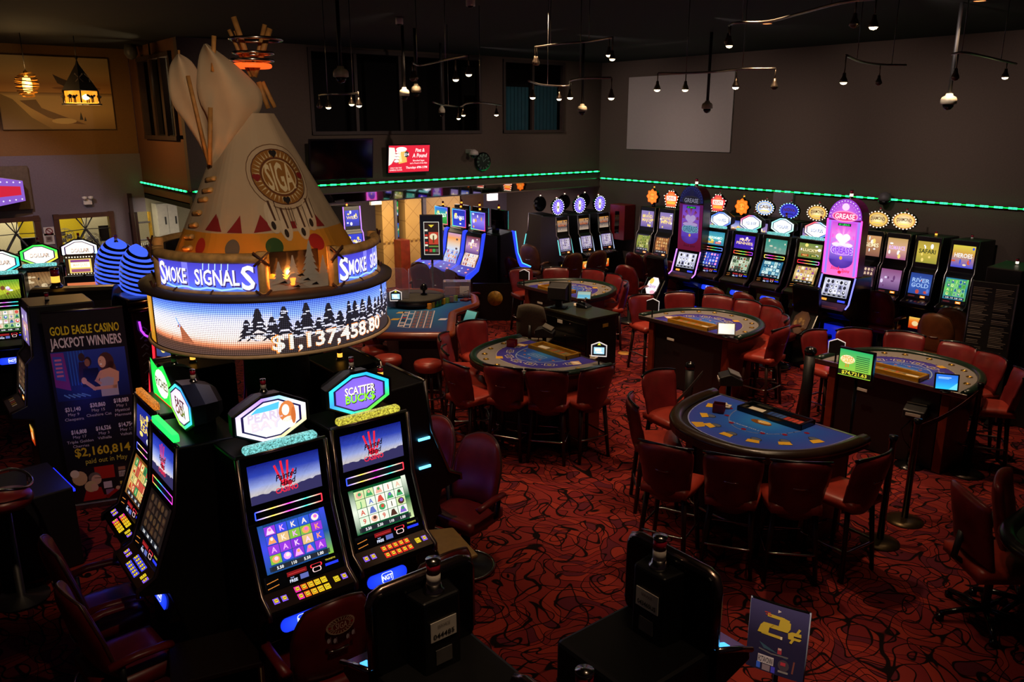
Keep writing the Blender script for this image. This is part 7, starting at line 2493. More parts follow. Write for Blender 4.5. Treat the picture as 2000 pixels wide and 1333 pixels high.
t = thing('wheel_sensor', 'black ball-shaped sensor on a short stalk above the roulette wheel', 'sensor', (p.x, p.y, 1.095))
MB().lathe([(0.05, 0), (0.05, 0.015), (0.02, 0.02), (0.02, 0.06)], (0, 0, 0), 14).build('stalk', GLOSS, t)
MB().lathe([(0.01, 0.05), (0.055, 0.08), (0.06, 0.12), (0.04, 0.16), (0.0, 0.17)], (0, 0, 0), 16).build('ball', GLOSS, t)
for px0, px1, y0_, y1_, h0, lb, dd in ((738, 757, 516, 600, 0.95, 'clear acrylic shield standing left of the roulette wheel, outer panel', 0.2), (757, 800, 510, 600, 0.95, 'clear acrylic shield standing left of the roulette wheel, inner panel', 0.0), (800, 890, 530, 590, 0.95, 'wide clear acrylic shield behind the roulette chips', 0.05)):
    a_, b_ = at(px0, y1_, h0), at(px1, y1_, h0)
    d_ = (b_ - a_)
    t = thing('acrylic_shield', lb, 'shield', (a_.x, a_.y, h0), math.atan2(d_.y, d_.x), 'clear shields on the roulette table')
    L = d_.length
    MB().prism([(0, 0), (L, 0), (L, 0.52), (L * 0.8, 0.6), (L * 0.2, 0.6), (0, 0.52)], -0.004, 0.004, 0, 'y').build('sheet', ACRYL, t)
    MB().tube([(0, 0, 0.0), (0, 0, 0.52)], 0.006, 6).build('edge', clear('acrylic_edge', '#d8d0ff', 0.05, 0.5), t)
r = random.Random(3)
k = 0
for px, py, c, cn in ((833, 600, '#e0901c', 'orange'), (839, 602, '#e0901c', 'orange'), (845, 599, '#d8a81c', 'yellow'), (852, 597, '#3c9a3c', 'green'), (858, 595, '#3c9a3c', 'green'), (866, 592, '#c8b83c', 'yellow'), (874, 590, '#6a8a2c', 'olive'), (882, 588, '#b87a2c', 'brown'), (890, 586, '#7a9a3c', 'olive')):
    p = at(px, py, 0.95)
    st = MB()
    for j in range(10):
        st.lathe([(0.034, j * 0.0085), (0.034, j * 0.0085 + 0.007)], (0, 0, 0), 14)
    o = st.build('chip_stack', pm('chip_%s' % cn, c, 0.5, vary=0.1))
    o.location = (p.x, p.y, 0.935)
    k += 1
    tag(o, 'stack of %s chips, %s from the left beside the roulette wheel' % (cn, ('first', 'second', 'third', 'fourth', 'fifth', 'sixth', 'seventh', 'eighth', 'ninth')[k - 1]), 'chip stack', 'roulette chip stacks')
p = at(893, 578, 0.95)
t = thing('chip_case', 'clear-topped chip case with white card at the back of the roulette table', 'case', (p.x, p.y, 0.937), face(-0.6, -0.8))
MB().box((0, 0, 0.02), (0.42, 0.2, 0.04)).build('tray', DARKP, t, 0.004)
MB().box((-0.08, -0.02, 0.10), (0.24, 0.06, 0.12)).build('chips', pm('mixed_chips', '#8a5a44', 0.5, vary=0.6, scale=60), t)
MB().box((0.12, -0.06, 0.11), (0.15, 0.01, 0.14)).build('card', WHITEP, t)
MB().box((0, 0, 0.14), (0.44, 0.22, 0.24)).build('lid', ACRYL, t)
t = thing('red_chip_rack', 'small red card rack at the right corner of the roulette table', 'rack', (7.18, 10.2, 0.937), 0.4)
MB().box((0, 0, 0.01), (0.16, 0.12, 0.02)).build('base', pm('red_acrylic', '#6a0c14', 0.2), t)
MB().tube([(-0.08, 0, 0.01), (-0.08, 0, 0.14), (0.08, 0, 0.14), (0.08, 0, 0.01)], 0.006, 6).build('frame', CHROME, t)
# roulette results screen on a pole
a_, b_ = at(822, 508, 1.3), at(866, 508, 1.3)
tp = at(845, 590, 0.0)
ctr = (a_ + b_) / 2
W_, H2 = (b_ - a_).length, 0.80
t = thing('results_screen', 'portrait roulette results screen on a steel pole', 'screen', (ctr.x, ctr.y, 0), math.atan2(b_.y - a_.y, b_.x - a_.x))
MB().tube([(0, 0.03, 0.0), (0, 0.03, 1.4)], 0.02, 10).build('pole', STEEL, t)
MB().lathe([(0.2, 0), (0.2, 0.015), (0.03, 0.03)], (0, 0.03, 0), 20).build('foot', STEEL, t)
MB().box((0, 0, 1.3 + H2 / 2), (W_, 0.04, H2)).build('case', STEEL, t, 0.006)
A = Art().rect(-W_ * 0.46, 0.02, W_ * 0.46, H2 - 0.02, '#0c0d12', 0).rect(-W_ * 0.32, 0.1, W_ * 0.33, H2 * 0.84, '#2a1c18', 1)
A.line([(-W_ * 0.32, 0.1), (W_ * 0.33, 0.1), (W_ * 0.33, H2 * 0.84), (-W_ * 0.32, H2 * 0.84)], 0.01, '#d8d4c8', 2, True)
A.poly([(-0.05, H2 * 0.78), (0.05, H2 * 0.78), (0, H2 * 0.72)], '#e0c83c', 3).rect(-W_ * 0.12, H2 * 0.35, W_ * 0.3, H2 * 0.62, '#b8402c', 2).ell(W_ * 0.09, H2 * 0.52, W_ * 0.17, H2 * 0.07, '#e8d8b0', 3).rect(W_ * 0.06, H2 * 0.38, W_ * 0.12, H2 * 0.55, '#5c3c1c', 4)
for q in range(9):
    A.rect(-W_ * 0.29, H2 * (0.2 + 0.055 * q), -W_ * 0.16, H2 * (0.24 + 0.055 * q), ('#c82c24', '#24242a', '#e8e0c8')[q % 3], 2)
for q, c in enumerate(('#b83c34', '#3c9a4c', '#5a4a4a')):
    A.rect(-W_ * 0.1 + W_ * 0.14 * q, H2 * 0.18, W_ * 0.02 + W_ * 0.14 * q, H2 * 0.25, c, 2)
A.rect(-W_ * 0.12, H2 * 0.29, W_ * 0.3, H2 * 0.32, '#6a8a3c', 2)
A.build('display', scr(1.0), t, lambda a, b, d: Vector((a, -0.022 - d, 1.3 + b)))


def make_stool(label):
    t = thing('round_stool', label, 'stool', group='round stools at the roulette table')
    MB().lathe([(0.15, 0.60), (0.175, 0.62), (0.185, 0.68), (0.175, 0.715), (0.10, 0.735), (0.0, 0.738)], (0, 0, 0), 28).build('seat', LEATHER, t)
    for k in range(4):
        a = PI / 4 + PI / 2 * k
        MB().tube([(0.12 * math.cos(a), 0.12 * math.sin(a), 0.61), (0.19 * math.cos(a), 0.19 * math.sin(a), 0.0)], 0.02, 6).build('leg', WOOD, t)
    MB().tube([(0.2 * math.cos(a), 0.2 * math.sin(a), 0.27) for a in [2 * PI * k / 24 for k in range(24)]], 0.010, 6, closed=True).build('foot_ring', CHROME, t)
    return t


s0 = make_stool('round red stool alone at the right front corner of the roulette table')
p = at(836, 705, 0.73)
s0.location = (p.x, p.y, 0)
for px, py, lb in ((727, 652, 'round stool with a blue-lit seat by the video ring, farthest of three'), (732, 678, 'round stool with a blue-lit seat by the video ring, middle of three'), (757, 695, 'round stool with a blue-lit seat by the video ring, nearest of three')):
    p = at(px, py, 0.73)
    dup(s0, (p.x, p.y, 0), 0.3, lb, 'round stools at the roulette table')
# pale tablet on an arm beside the roulette
p = at(914, 620, 1.12)
tablet('touch_tablet', 'pale green tablet on an arm between the roulette table and the red chair', (p.x, p.y, 0.75), face(-0.9, -0.1), 0.2, 0.16, 0.5, lambda w, h: Art().grad(0, 0, w, h, [(0, '#3c7a78'), (1, '#6ab0a0')]), 0.3, strength=0.7)

# ------------------------------------------------------------------ pit desk
t = thing('pit_desk', 'black pit desk with green-lit top, drawers and labels between the tables', 'desk', (8.09, 8.52, 0))
MB().box((0, 0, 0.46), (0.58, 0.94, 0.92)).build('body', BLACK, t, 0.01)
MB().box((0, 0, 0.935), (0.62, 0.98, 0.035)).build('top', pm('dark_desk_top', '#2a2a20', 0.3, vary=0.2), t, 0.006)
for i, z in enumerate((0.76, 0.56, 0.30)):
    d_ = MB().box((-0.297, 0.0, z), (0.014, 0.86, 0.17 if i < 2 else 0.28)).build('drawer', GLOSS, t, 0.004)
    MB().lathe([(0.012, 0), (0.012, 0.012), (0, 0.014)], (0, 0, 0), 8).build('lock', CHROME, d_).location = (-0.306, -0.1 + 0.1 * i, z + 0.04)
MB().box((-0.306, 0.12, 0.80), (0.006, 0.11, 0.05)).build('label_card', WHITEP, t)
MB().box((0.05, -0.475, 0.80), (0.11, 0.006, 0.05)).build('label_card', pm('yellow_label', '#a8882c', 0.5), t)
p = at(1100, 592, 0.96)
t = thing('computer_monitor', 'boxy black computer monitor on the pit desk seen from behind', 'monitor', (7.98, 8.86, 0.953), face(0.85, 0.5))
MB().box((0, 0, 0.24), (0.34, 0.05, 0.30)).build('screen_housing', pm('beige_black_plastic', '#3a3630', 0.45), t, 0.008)
MB().prism([(0.025, 0.11), (0.2, 0.15), (0.2, 0.33), (0.025, 0.38)], -0.14, 0.14).build('rear_hood', DARKP, t, 0.01)
MB().box((0, 0.06, 0.06), (0.1, 0.06, 0.12)).box((0, 0.05, 0.01), (0.22, 0.2, 0.02)).build('stand', DARKP, t, 0.004)
t = thing('desk_telephone', 'black telephone on the pit desk', 'telephone', (8.25, 8.62, 0.953), 0.3)
MB().prism([(-0.09, 0), (0.09, 0), (0.09, 0.07), (-0.09, 0.025)], -0.09, 0.09).build('body', GLOSS, t, 0.006)
MB().tube([(-0.06, -0.05, 0.06), (-0.065, 0.0, 0.085), (-0.06, 0.07, 0.09)], 0.022, 8).build('handset', GLOSS, t)
t = thing('office_chair', 'dark grey office chair seen from behind at the pit desk', 'chair', (at(1020, 592, 1.1).x + 0.2, at(1020, 592, 1.1).y - 0.05, 0), face(0.75, 0.5))
OC = pm('grey_weave_fabric', '#4a4234', 0.85, vary=0.3, scale=90)
MB().pad(lambda u, v, s: (u * 0.23 * (1 - 0.18 * v * v * (v > 0)), 0.22 - 0.04 * u * u + 0.03 * v - s * (0.01 + 0.03 * max(0.0, 1 - max(abs(u), abs(v)) ** 4)), 0.86 + 0.26 * v - 0.05 * u * u * (v > 0)), 12, 12).build('backrest', OC, t)
MB().pad(lambda u, v, s: (u * 0.24, v * 0.23, 0.52 + s * (0.03 + 0.02 * max(0.0, 1 - max(abs(u), abs(v)) ** 4))), 8, 8).build('seat', OC, t)
MB().lathe([(0.03, 0.5), (0.03, 0.08)], (0, 0, 0), 10).build('gas_column', DARKP, t)
MB().tube([(0.0, 0.2, 0.5), (0, 0.27, 0.62), (0, 0.25, 0.8)], 0.025, 6).build('back_bracket', DARKP, t)
for k in range(5):
    a = 2 * PI * k / 5
    l_ = MB().tube([(0, 0, 0.1), (0.15 * math.cos(a), 0.15 * math.sin(a), 0.09), (0.29 * math.cos(a), 0.29 * math.sin(a), 0.06)], 0.022, 6).build('leg', DARKP, t)
    MB().lathe([(0.0, 0), (0.03, 0.01), (0.03, 0.045), (0, 0.055)], (0.29 * math.cos(a), 0.29 * math.sin(a), 0.0), 10).build('caster', GLOSS, l_)


# card shufflers on stands at the dealer sides
def shuffler(label, px, py, h, rz, base=True):
    p = at(px, py, h)
    t = thing('card_shuffler', label, 'card shuffler', (p.x, p.y, 0), rz, 'card shufflers on stands')
    MB().prism([(-0.12, h - 0.05), (0.14, h - 0.05), (0.14, h + 0.05), (0.02, h + 0.09), (-0.12, h + 0.02)], -0.11, 0.11).build('body', DARKP, t, 0.01)
    MB().prism([(-0.1, h + 0.045), (0.03, h + 0.10), (0.03, h + 0.115), (-0.1, h + 0.06)], -0.1, 0.1).build('lid', GREYP, t)
    MB().box((0, 0.145, h + 0.01), (0.15, 0.006, 0.03)).build('label_strip', WHITEP, t)
    MB().tube([(0, 0.02, h - 0.05), (0, 0.02, 0.03)], 0.03, 10).build('stand', GLOSS, t)
    MB().lathe([(0.15, 0), (0.15, 0.012), (0.04, 0.03)], (0, 0.02, 0), 20).build('foot', GLOSS, t)
    MB().tube([(0.02, 0.1, h - 0.06), (0.1, 0.14, h - 0.18), (0.06, 0.12, h - 0.3), (0.0, 0.06, h - 0.4)], 0.006, 6).build('cable', GLOSS, t)
    return t


shuffler('black card shuffler on a stand right of the round-capped post before the island table', 1428, 742, 0.80, face(0.7, -0.7))
shuffler('black card shuffler on a stand under the blue tablet of the right table', 1790, 806, 0.62, face(1, 0.2))
shuffler('black card shuffler on a stand beside the office chair', 1066, 650, 0.80, face(0.6, -0.8))


# posts, stanchions, belts
def cap_post(label, px, ytop, x, y, r_=0.06):
    p = Vector((x, y, 0))
    ztop = at(px, ytop, 1.3)
    d = ray(px, ytop)
    z = CAM_H + d.z * (math.hypot(x, y) / math.hypot(d.x, d.y))
    t = thing('bollard_post', label, 'post', (x, y, 0))
    MB().lathe([(r_, 0.02), (r_, z - 0.1)], (0, 0, 0), 18).build('column', pm('black_ribbed_column', '#0c0b0c', 0.5, vary=0.3), t)
    MB().lathe([(r_ * 1.05, z - 0.1), (r_ * 1.15, z - 0.06), (r_ * 0.9, z - 0.02), (0, z)], (0, 0, 0), 18).build('cap', GLOSS, t)
    MB().lathe([(r_ * 1.9, 0), (r_ * 1.9, 0.015), (r_, 0.03)], (0, 0, 0), 20).build('base', STEEL, t)
    return t


q = at(1576, 832, 0.0)
cap_post('thick black round-capped post left of the green and yellow monitor', 1588, 677, q.x - 0.12, q.y - 0.02, 0.065)
q = at(1342, 815, 0.0)
cap_post('thick black round-capped post behind the far end of the nearest table', 1345, 706, q.x, q.y, 0.055)
# monitor with jackpot on a thin pole
q = at(1664, 925, 0.0)
mpos = at(1671, 712, 1.32)
t = thing('jackpot_monitor', 'green and yellow jackpot monitor on a thin black pole', 'monitor', (mpos.x, mpos.y, 0), face(-0.95, 0.05) + 0.12)
MB().box((0, 0.02, 1.32), (0.36, 0.05, 0.30)).build('casing', GLOSS, t, 0.006)
A = Art().grad(-0.165, -0.135, 0.165, 0.135, [(0, '#a8d83c'), (0.5, '#7ac850'), (1, '#2cb86a')], 0)
A.text('HIGH', -0.08, 0.055, 0.03, '#f0a01c', 3, 1, fit=0.11).text('CARD', -0.08, 0.02, 0.034, '#f0c040', 3, 1, fit=0.13).text('21', -0.08, -0.025, 0.035, '#f07a1c', 3, 1)
A.ell(-0.08, 0.035, 0.075, 0.045, '#fff0c0', 1, 14)
for k in range(8):
    A.rect(0.005, 0.08 - 0.02 * k, 0.14, 0.087 - 0.02 * k, '#1c4a2c', 1)
A.rect(-0.165, -0.128, 0.165, -0.075, '#1c2010', 1).text('$74,721.63', 0, -0.1, 0.035, '#e8e03c', 2, 1, fit=0.26)
A.build('display', scr(0.95), t, lambda a, b, d: Vector((a, -0.008 - d, 1.32 + b)))
MB().tube([(0, 0.06, 1.2), (0, 0.06, 0.03)], 0.017, 8).build('pole', GLOSS, t)
MB().lathe([(0.16, 0), (0.16, 0.012), (0.02, 0.03)], (0, 0.06, 0), 20).build('foot', GLOSS, t)


def stanchion(label, px, py, ptx, pty, m):
    q = at(px, py, 0.01)
    d = ray(ptx, pty)
    t = thing('stanchion', label, 'stanchion', (q.x, q.y, 0), 0, 'belt stanchions')
    MB().lathe([(0.17, 0), (0.17, 0.012), (0.10, 0.03), (0.03, 0.04)], (0, 0, 0), 26).build('base', m, t)
    MB().lathe([(0.03, 0.03), (0.03, 0.98), (0.036, 0.985), (0.036, 1.03), (0.0, 1.035)], (0, 0, 0), 14).build('post', GLOSS, t)
    return t, q


s1, q1 = stanchion('black belt post with a bronze disc foot behind the right chair of the nearest table', 1718, 1058, 0, 0, pm('bronze_disc', '#4a3a24', 0.35, 0.8))
s2, q2 = stanchion('black belt post with a shiny domed bronze foot right of the nearest table', 1766, 1016, 0, 0, pm('bronze_disc', '#4a3a24', 0.35, 0.8))
q3 = at(1888, 925, 0.01)
t = thing('stanchion', 'belt post with a dark disc foot under the right table', 'stanchion', (q3.x, q3.y, 0), 0, 'belt stanchions')
MB().lathe([(0.17, 0), (0.17, 0.012), (0.10, 0.03), (0.03, 0.04)], (0, 0, 0), 26).build('base', pm('dark_disc', '#2a1c14', 0.4, 0.6), t)
MB().lathe([(0.03, 0.03), (0.03, 0.98), (0.036, 0.985), (0.036, 1.03), (0.0, 1.035)], (0, 0, 0), 14).build('post', GLOSS, t)
BELT = pm('dark_red_belt', '#5a1410', 0.7, vary=0.1)


def belt(a, b, z, label, m=BELT):
    a, b = Vector((a[0], a[1], z)), Vector((b[0], b[1], z))
    d = b - a
    k = MB()
    n = 10
    pts = [a + d * i / n - Vector((0, 0, 0.05 * math.sin(PI * i / n))) for i in range(n + 1)]
    vs = []
    sd = Vector((-d.y, d.x, 0)).normalized() * 0.002
    rings = [[tuple(p + sd + Vector((0, 0, 0.025))), tuple(p + sd - Vector((0, 0, 0.025))), tuple(p - sd - Vector((0, 0, 0.025))), tuple(p - sd + Vector((0, 0, 0.025)))] for p in pts]
    k.loft(rings, 0, True, False)
    return tag(k.build('barrier_belt', m), label, 'belt')


belt((q2.x, q2.y), (q3.x, q3.y), 0.94, 'dark red belt stretched between two posts below the right table')
GRB = pm('dark_grey_belt', '#1c1718', 0.7)
q5, q6 = at(1205, 752, 0.9), at(1335, 782, 0.9)
belt((6.35, 5.5), (8.2, 6.3), 0.5, 'black belt stretched behind the pair of chairs at the far end of the nearest table', GRB)
belt((6.45, 8.35), (7.3, 8.55), 0.6, 'dark red belt stretched between the roulette table and the office chair')
for px, py, rx, lb in ((1220, 690, 0.11, 'yellow floor spot beside the far chair of the table before the island'),):
    q = at(px, py, 0.004)
    o = MB().lathe([(rx, 0), (rx, 0.003), (0, 0.003)], (0, 0, 0), 24).build('floor_marker', pm('gold_floor_sticker', '#b8802c', 0.6))
    o.location = (q.x, q.y, 0.001)
    tag(o, lb, 'floor sticker')
q = at(967, 583, 0.5)
o = MB().lathe([(0.14, 0), (0.14, 0.02), (0, 0.022)], (0, 0, 0), 28).build('gold_disc_sign', pm('gold_disc', '#b8882c', 0.5, vary=0.4, scale=25))
o.location = (q.x, q.y, q.z)
o.rotation_euler = (PI / 2, 0, face(-0.62, -0.78))
tag(o, 'round gold emblem on the dark side of the blue machine row', 'emblem')
MB_ = MB().box((q.x + 0.22, q.y + 0.24, 0.36), (0.9, 0.06, 0.72), 0, face(-0.62, -0.78)).build('screen_panel', BLACK)
tag(MB_, 'low black partition carrying the round gold emblem', 'partition')

# ------------------------------------------------------------------ green table at the right edge
t = thing('card_table', 'green felt card table cut off by the right edge', 'table', (6.38, 1.36, 0), 0)
out = rrect(1.25, 1.1, 0.42, 8)
MB().prism([(x * 0.9, y * 0.9) for x, y in out], 0.74, 0.80, 0, 'z').build('felt', pm('dark_green_felt', '#0f2c16', 0.9, vary=0.1, scale=200), t)
MB().tube([(x * 0.97, y * 0.97, 0.80) for x, y in out], 0.06, 10, closed=True, flat=0.8).build('padded_rail', pm('black_vinyl_rail', '#14100e', 0.3), t)
MB().lathe([(0.2, 0.74), (0.18, 0.4), (0.3, 0.05), (0.32, 0)], (0, 0, 0), 20).build('base', WOOD, t)
t = thing('card_chair', 'dark red padded chair on casters left of the green card table', 'chair', (at(1886, 958, 1.08).x + 0.23, at(1886, 958, 1.08).y - 0.18, 0), face(0.78, -0.62))
MB().pad(lambda u, v, s: (u * 0.24, 0.24 - 0.04 * u * u + 0.05 * v - s * (0.015 + 0.035 * max(0.0, 1 - max(abs(u), abs(v)) ** 4)), 0.82 + 0.26 * v - 0.03 * u * u * (v > 0)), 12, 12).build('backrest', LEATHER2, t)
MB().pad(lambda u, v, s: (u * 0.25, v * 0.24, 0.50 + s * (0.04 + 0.025 * max(0.0, 1 - max(abs(u), abs(v)) ** 4))), 10, 10).build('seat', LEATHER, t)
MB().lathe([(0.03, 0.48), (0.03, 0.08)], (0, 0, 0), 10).build('gas_column', DARKP, t)
MB().tube([(0.0, 0.18, 0.47), (0, 0.3, 0.55), (0, 0.27, 0.75)], 0.025, 6).build('back_bracket', DARKP, t)
for k in range(5):
    a = 2 * PI * k / 5 + 0.3
    l_ = MB().tube([(0, 0, 0.1), (0.17 * math.cos(a), 0.17 * math.sin(a), 0.09), (0.33 * math.cos(a), 0.33 * math.sin(a), 0.06)], 0.022, 6).build('leg', GLOSS, t)
    MB().lathe([(0.0, 0), (0.03, 0.01), (0.03, 0.045), (0, 0.055)], (0.33 * math.cos(a), 0.33 * math.sin(a), 0.0), 10).build('caster', GLOSS, l_)
dup(t, (at(1962, 925, 1.08).x + 0.05, at(1962, 925, 1.08).y - 0.25, 0), face(0.2, -1), 'dark red padded chair behind the green card table at the right edge')


# ================================================================== BANNER AND SIGNS
def vplane(px, py, a, b):
    """point of the upright plane through floor points a and b"""
    n = Vector((-(b - a).y, (b - a).x))
    d = ray(px, py)
    s = (n.x * a.x + n.y * a.y) / (n.x * d.x + n.y * d.y)
    return d * s + Vector((0, 0, CAM_H))


a_, b_ = at(143, 984, 0.06), at(286, 962, 0.06)
tl_, tr_ = vplane(75, 608, a_, b_), vplane(243, 600, a_, b_)
BH = (tl_.z + tr_.z) / 2 - 0.06
BW = (b_ - a_).to_2d().length
t = thing('pull_up_banner', 'tall black pull-up banner listing jackpot winners with two photographs', 'banner', ((a_.x + b_.x) / 2, (a_.y + b_.y) / 2, 0), math.atan2(b_.y - a_.y, b_.x - a_.x))
shift = ((tl_ + tr_) / 2 - (a_ + b_) / 2)
du = Vector((b_.x - a_.x, b_.y - a_.y)).normalized()
lean = shift.x * du.x + shift.y * du.y
A = Art()
W2_, Hh = BW / 2, BH
A.rect(-W2_, 0, W2_, Hh, '#161214', 0)
A.text('GOLD EAGLE CASINO', 0, Hh * 0.905, Hh * 0.042, '#c8b41e', 2, 1, fit=BW * 0.86).text('JACKPOT WINNERS', 0, Hh * 0.845, Hh * 0.048, '#cfc4cc', 2, 1, fit=BW * 0.88)
y0_, y1_ = Hh * 0.55, Hh * 0.80
A.grad(-W2_ * 0.93, y0_, W2_ * 0.93, y1_, [(0, '#141c4a'), (0.5, '#1c2c7a'), (1, '#2c3c9a')], 1)
hh = y1_ - y0_
X_ = lambda k: -W2_ * 0.93 + BW * 0.93 * k
Y_ = lambda k: y0_ + hh * k
A.poly([(X_(0), Y_(0.3)), (X_(0.2), Y_(0.2)), (X_(0.17), Y_(0.98)), (X_(0), Y_(0.98))], '#7a2c8a', 2).poly([(X_(0.02), Y_(0.45)), (X_(0.15), Y_(0.4)), (X_(0.14), Y_(0.9)), (X_(0.02), Y_(0.92))], '#3c4cb8', 3)
for k in range(5):
    A.rect(X_(0.04), Y_(0.5 + 0.08 * k), X_(0.13), Y_(0.54 + 0.08 * k), '#c86a9c', 4)
for k in range(6):
    A.rect(X_(0.22 + 0.04 * k), Y_(0.3), X_(0.235 + 0.04 * k), Y_(1), '#2c5cc0', 2)
# two dark figures, then a smiling woman with brown hair in a silver dress
A.ell(X_(0.4), Y_(0.86), BW * 0.04, hh * 0.085, '#3a241c', 3).poly([(X_(0.32), Y_(0.35)), (X_(0.48), Y_(0.35)), (X_(0.46), Y_(0.76)), (X_(0.35), Y_(0.76))], '#2c1a2c', 3)
A.ell(X_(0.475), Y_(0.76), BW * 0.045, hh * 0.1, '#2a1812', 4).ell(X_(0.465), Y_(0.74), BW * 0.034, hh * 0.08, '#8a5a40', 5)
A.poly([(X_(0.36), Y_(0.25)), (X_(0.62), Y_(0.2)), (X_(0.6), Y_(0.62)), (X_(0.4), Y_(0.62))], '#0e0c14', 4)
A.ell(X_(0.72), Y_(0.72), BW * 0.1, hh * 0.2, '#4a2818', 5).ell(X_(0.78), Y_(0.56), BW * 0.06, hh * 0.17, '#54301c', 5)
A.ell(X_(0.665), Y_(0.73), BW * 0.05, hh * 0.12, '#d8a488', 6).ell(X_(0.648), Y_(0.685), BW * 0.014, hh * 0.018, '#f4e8e0', 7).ell(X_(0.642), Y_(0.755), BW * 0.006, hh * 0.01, '#3a2418', 7)
A.poly([(X_(0.6), Y_(0.3)), (X_(0.86), Y_(0.3)), (X_(0.88), Y_(0.5)), (X_(0.76), Y_(0.6)), (X_(0.62), Y_(0.55))], '#d09a7c', 6)
A.poly([(X_(0.6), Y_(0.02)), (X_(0.84), Y_(0.02)), (X_(0.84), Y_(0.36)), (X_(0.72), Y_(0.42)), (X_(0.6), Y_(0.38))], '#a8a0b0', 7)
A.line([(X_(0.84), Y_(0.45)), (X_(0.8), Y_(0.2)), (X_(0.52), Y_(0.2)), (X_(0.4), Y_(0.36))], BW * 0.05, '#d09a7c', 8).ell(X_(0.39), Y_(0.38), BW * 0.035, hh * 0.07, '#d8a488', 9)
A.line([(X_(0.62), Y_(0.5)), (X_(0.56), Y_(0.36)), (X_(0.6), Y_(0.3))], BW * 0.04, '#c8947a', 8)
for k in range(5):
    A.line([(X_(0.1 + 0.06 * k), Y_(0.12)), (X_(0.16 + 0.07 * k), Y_(0.06))], 0.012, '#5c8ac8', 3)
cols_ = [(-0.30, 0.505, '$31,140', 'May 9', 'Cleopatra', None), (0.02, 0.515, '$30,860', 'May 15', 'Cheshire Cat', None), (0.33, 0.525, '$18,083', 'May 1', 'Mystical', 'Mermaid'),
         (-0.27, 0.385, '$16,808', 'May 17', 'Triple Golden', 'Cherries'), (0.05, 0.39, '$16,526', 'May 3', 'Valhalla', None), (0.35, 0.395, '$14,754', 'May 17', 'Valhalla', None)]
for x, y, am, dt, gm, g2 in cols_:
    A.text(am, BW * x, Hh * y, Hh * 0.021, '#d8ccd2', 2, 1, fit=BW * 0.2).text(dt, BW * x, Hh * (y - 0.027), Hh * 0.014, '#c0b4ba', 2, 0).text(gm, BW * x, Hh * (y - 0.052), Hh * 0.014, '#c0b4ba', 2, 0)
    if g2:
        A.text(g2, BW * x, Hh * (y - 0.076), Hh * 0.014, '#c0b4ba', 2, 0)
A.text('$2,160,814', 0.0, Hh * 0.275, Hh * 0.044, '#c8a81e', 2, 1, fit=BW * 0.74).text('paid out in May', 0.02, Hh * 0.222, Hh * 0.026, '#c8b43c', 2, 0, fit=BW * 0.56)
y0_, y1_ = Hh * 0.01, Hh * 0.19
hh = y1_ - y0_
A.rect(X_(0), y0_, X_(1), y1_, '#1e1416', 1)
A.rect(X_(0.34), Y_(0.6), X_(0.62), Y_(0.98), '#a82418', 2).ell(X_(0.12), Y_(0.7), BW * 0.1, hh * 0.22, '#c8a070', 2).ell(X_(0.06), Y_(0.85), BW * 0.06, hh * 0.12, '#e0c8a8', 3)
for i in range(2):
    for j in range(2):
        xx, yy = 0.66 + 0.17 * i, 0.12 + 0.44 * j
        A.rect(X_(xx), Y_(yy), X_(xx + 0.14), Y_(yy + 0.36), '#2c2224', 2).rect(X_(xx + 0.02), Y_(yy + 0.03), X_(xx + 0.12), Y_(yy + 0.2), '#c8b8a8', 3)
        for k in range(4):
            A.rect(X_(xx + 0.03 + 0.023 * k), Y_(yy + 0.05), X_(xx + 0.04 + 0.023 * k), Y_(yy + 0.18), '#5a3c3c', 4)
        A.rect(X_(xx + 0.02), Y_(yy + 0.23), X_(xx + 0.12), Y_(yy + 0.33), ('#d8b83c', '#a06a4c')[j], 3)
A.ell(X_(0.33), Y_(0.66), BW * 0.085, hh * 0.17, '#6a5a50', 4).ell(X_(0.35), Y_(0.6), BW * 0.068, hh * 0.15, '#c89a7c', 5).line([(X_(0.33), Y_(0.66)), (X_(0.42), Y_(0.64))], 0.005, '#2a2020', 6)
A.poly([(X_(0.12), Y_(0)), (X_(0.44), Y_(0)), (X_(0.4), Y_(0.36)), (X_(0.2), Y_(0.4))], '#a01c18', 6).ell(X_(0.26), Y_(0.42), BW * 0.085, hh * 0.17, '#c8a878', 7).ell(X_(0.31), Y_(0.38), BW * 0.05, hh * 0.12, '#d0a080', 8)
A.line([(X_(0.3), Y_(0.12)), (X_(0.48), Y_(0.05)), (X_(0.62), Y_(0.22))], BW * 0.05, '#a01c18', 7).ell(X_(0.64), Y_(0.27), BW * 0.03, hh * 0.06, '#d0a080', 8)
A.rect(X_(0.44), Y_(0.3), X_(0.56), Y_(0.5), '#c8b0b8', 3).rect(X_(0.46), Y_(0.1), X_(0.58), Y_(0.26), '#8a5c7a', 3)
bm_ = lambda a, b, d: Vector((a * (1 + 0.03 * b / Hh) + lean * b / Hh, -0.03 - d, 0.06 + b))
A.build('printed_sheet', printed('banner_print', 0.35, 0.5), t, bm_, 0.0008)
MB().box((0, 0.0, 0.03), (BW + 0.04, 0.10, 0.06)).build('base', STEEL, t, 0.01)
MB().tube([tuple(bm_(-W2_, Hh, 0)), tuple(bm_(W2_, Hh, 0))], 0.012, 8).build('top_rail', STEEL, t)
MB().tube([(0, 0.0, 0.05), (lean, -0.015, Hh + 0.05)], 0.01, 8).build('support_pole', STEEL, t)
MB().prism([(-W2_, 0.06), (W2_, 0.06), (W2_ * 1.03 + lean, Hh + 0.06), (-W2_ * 1.03 + lean, Hh + 0.06)], -0.029, -0.026, 0, 'y').build('backing_sheet', DARKP, t)

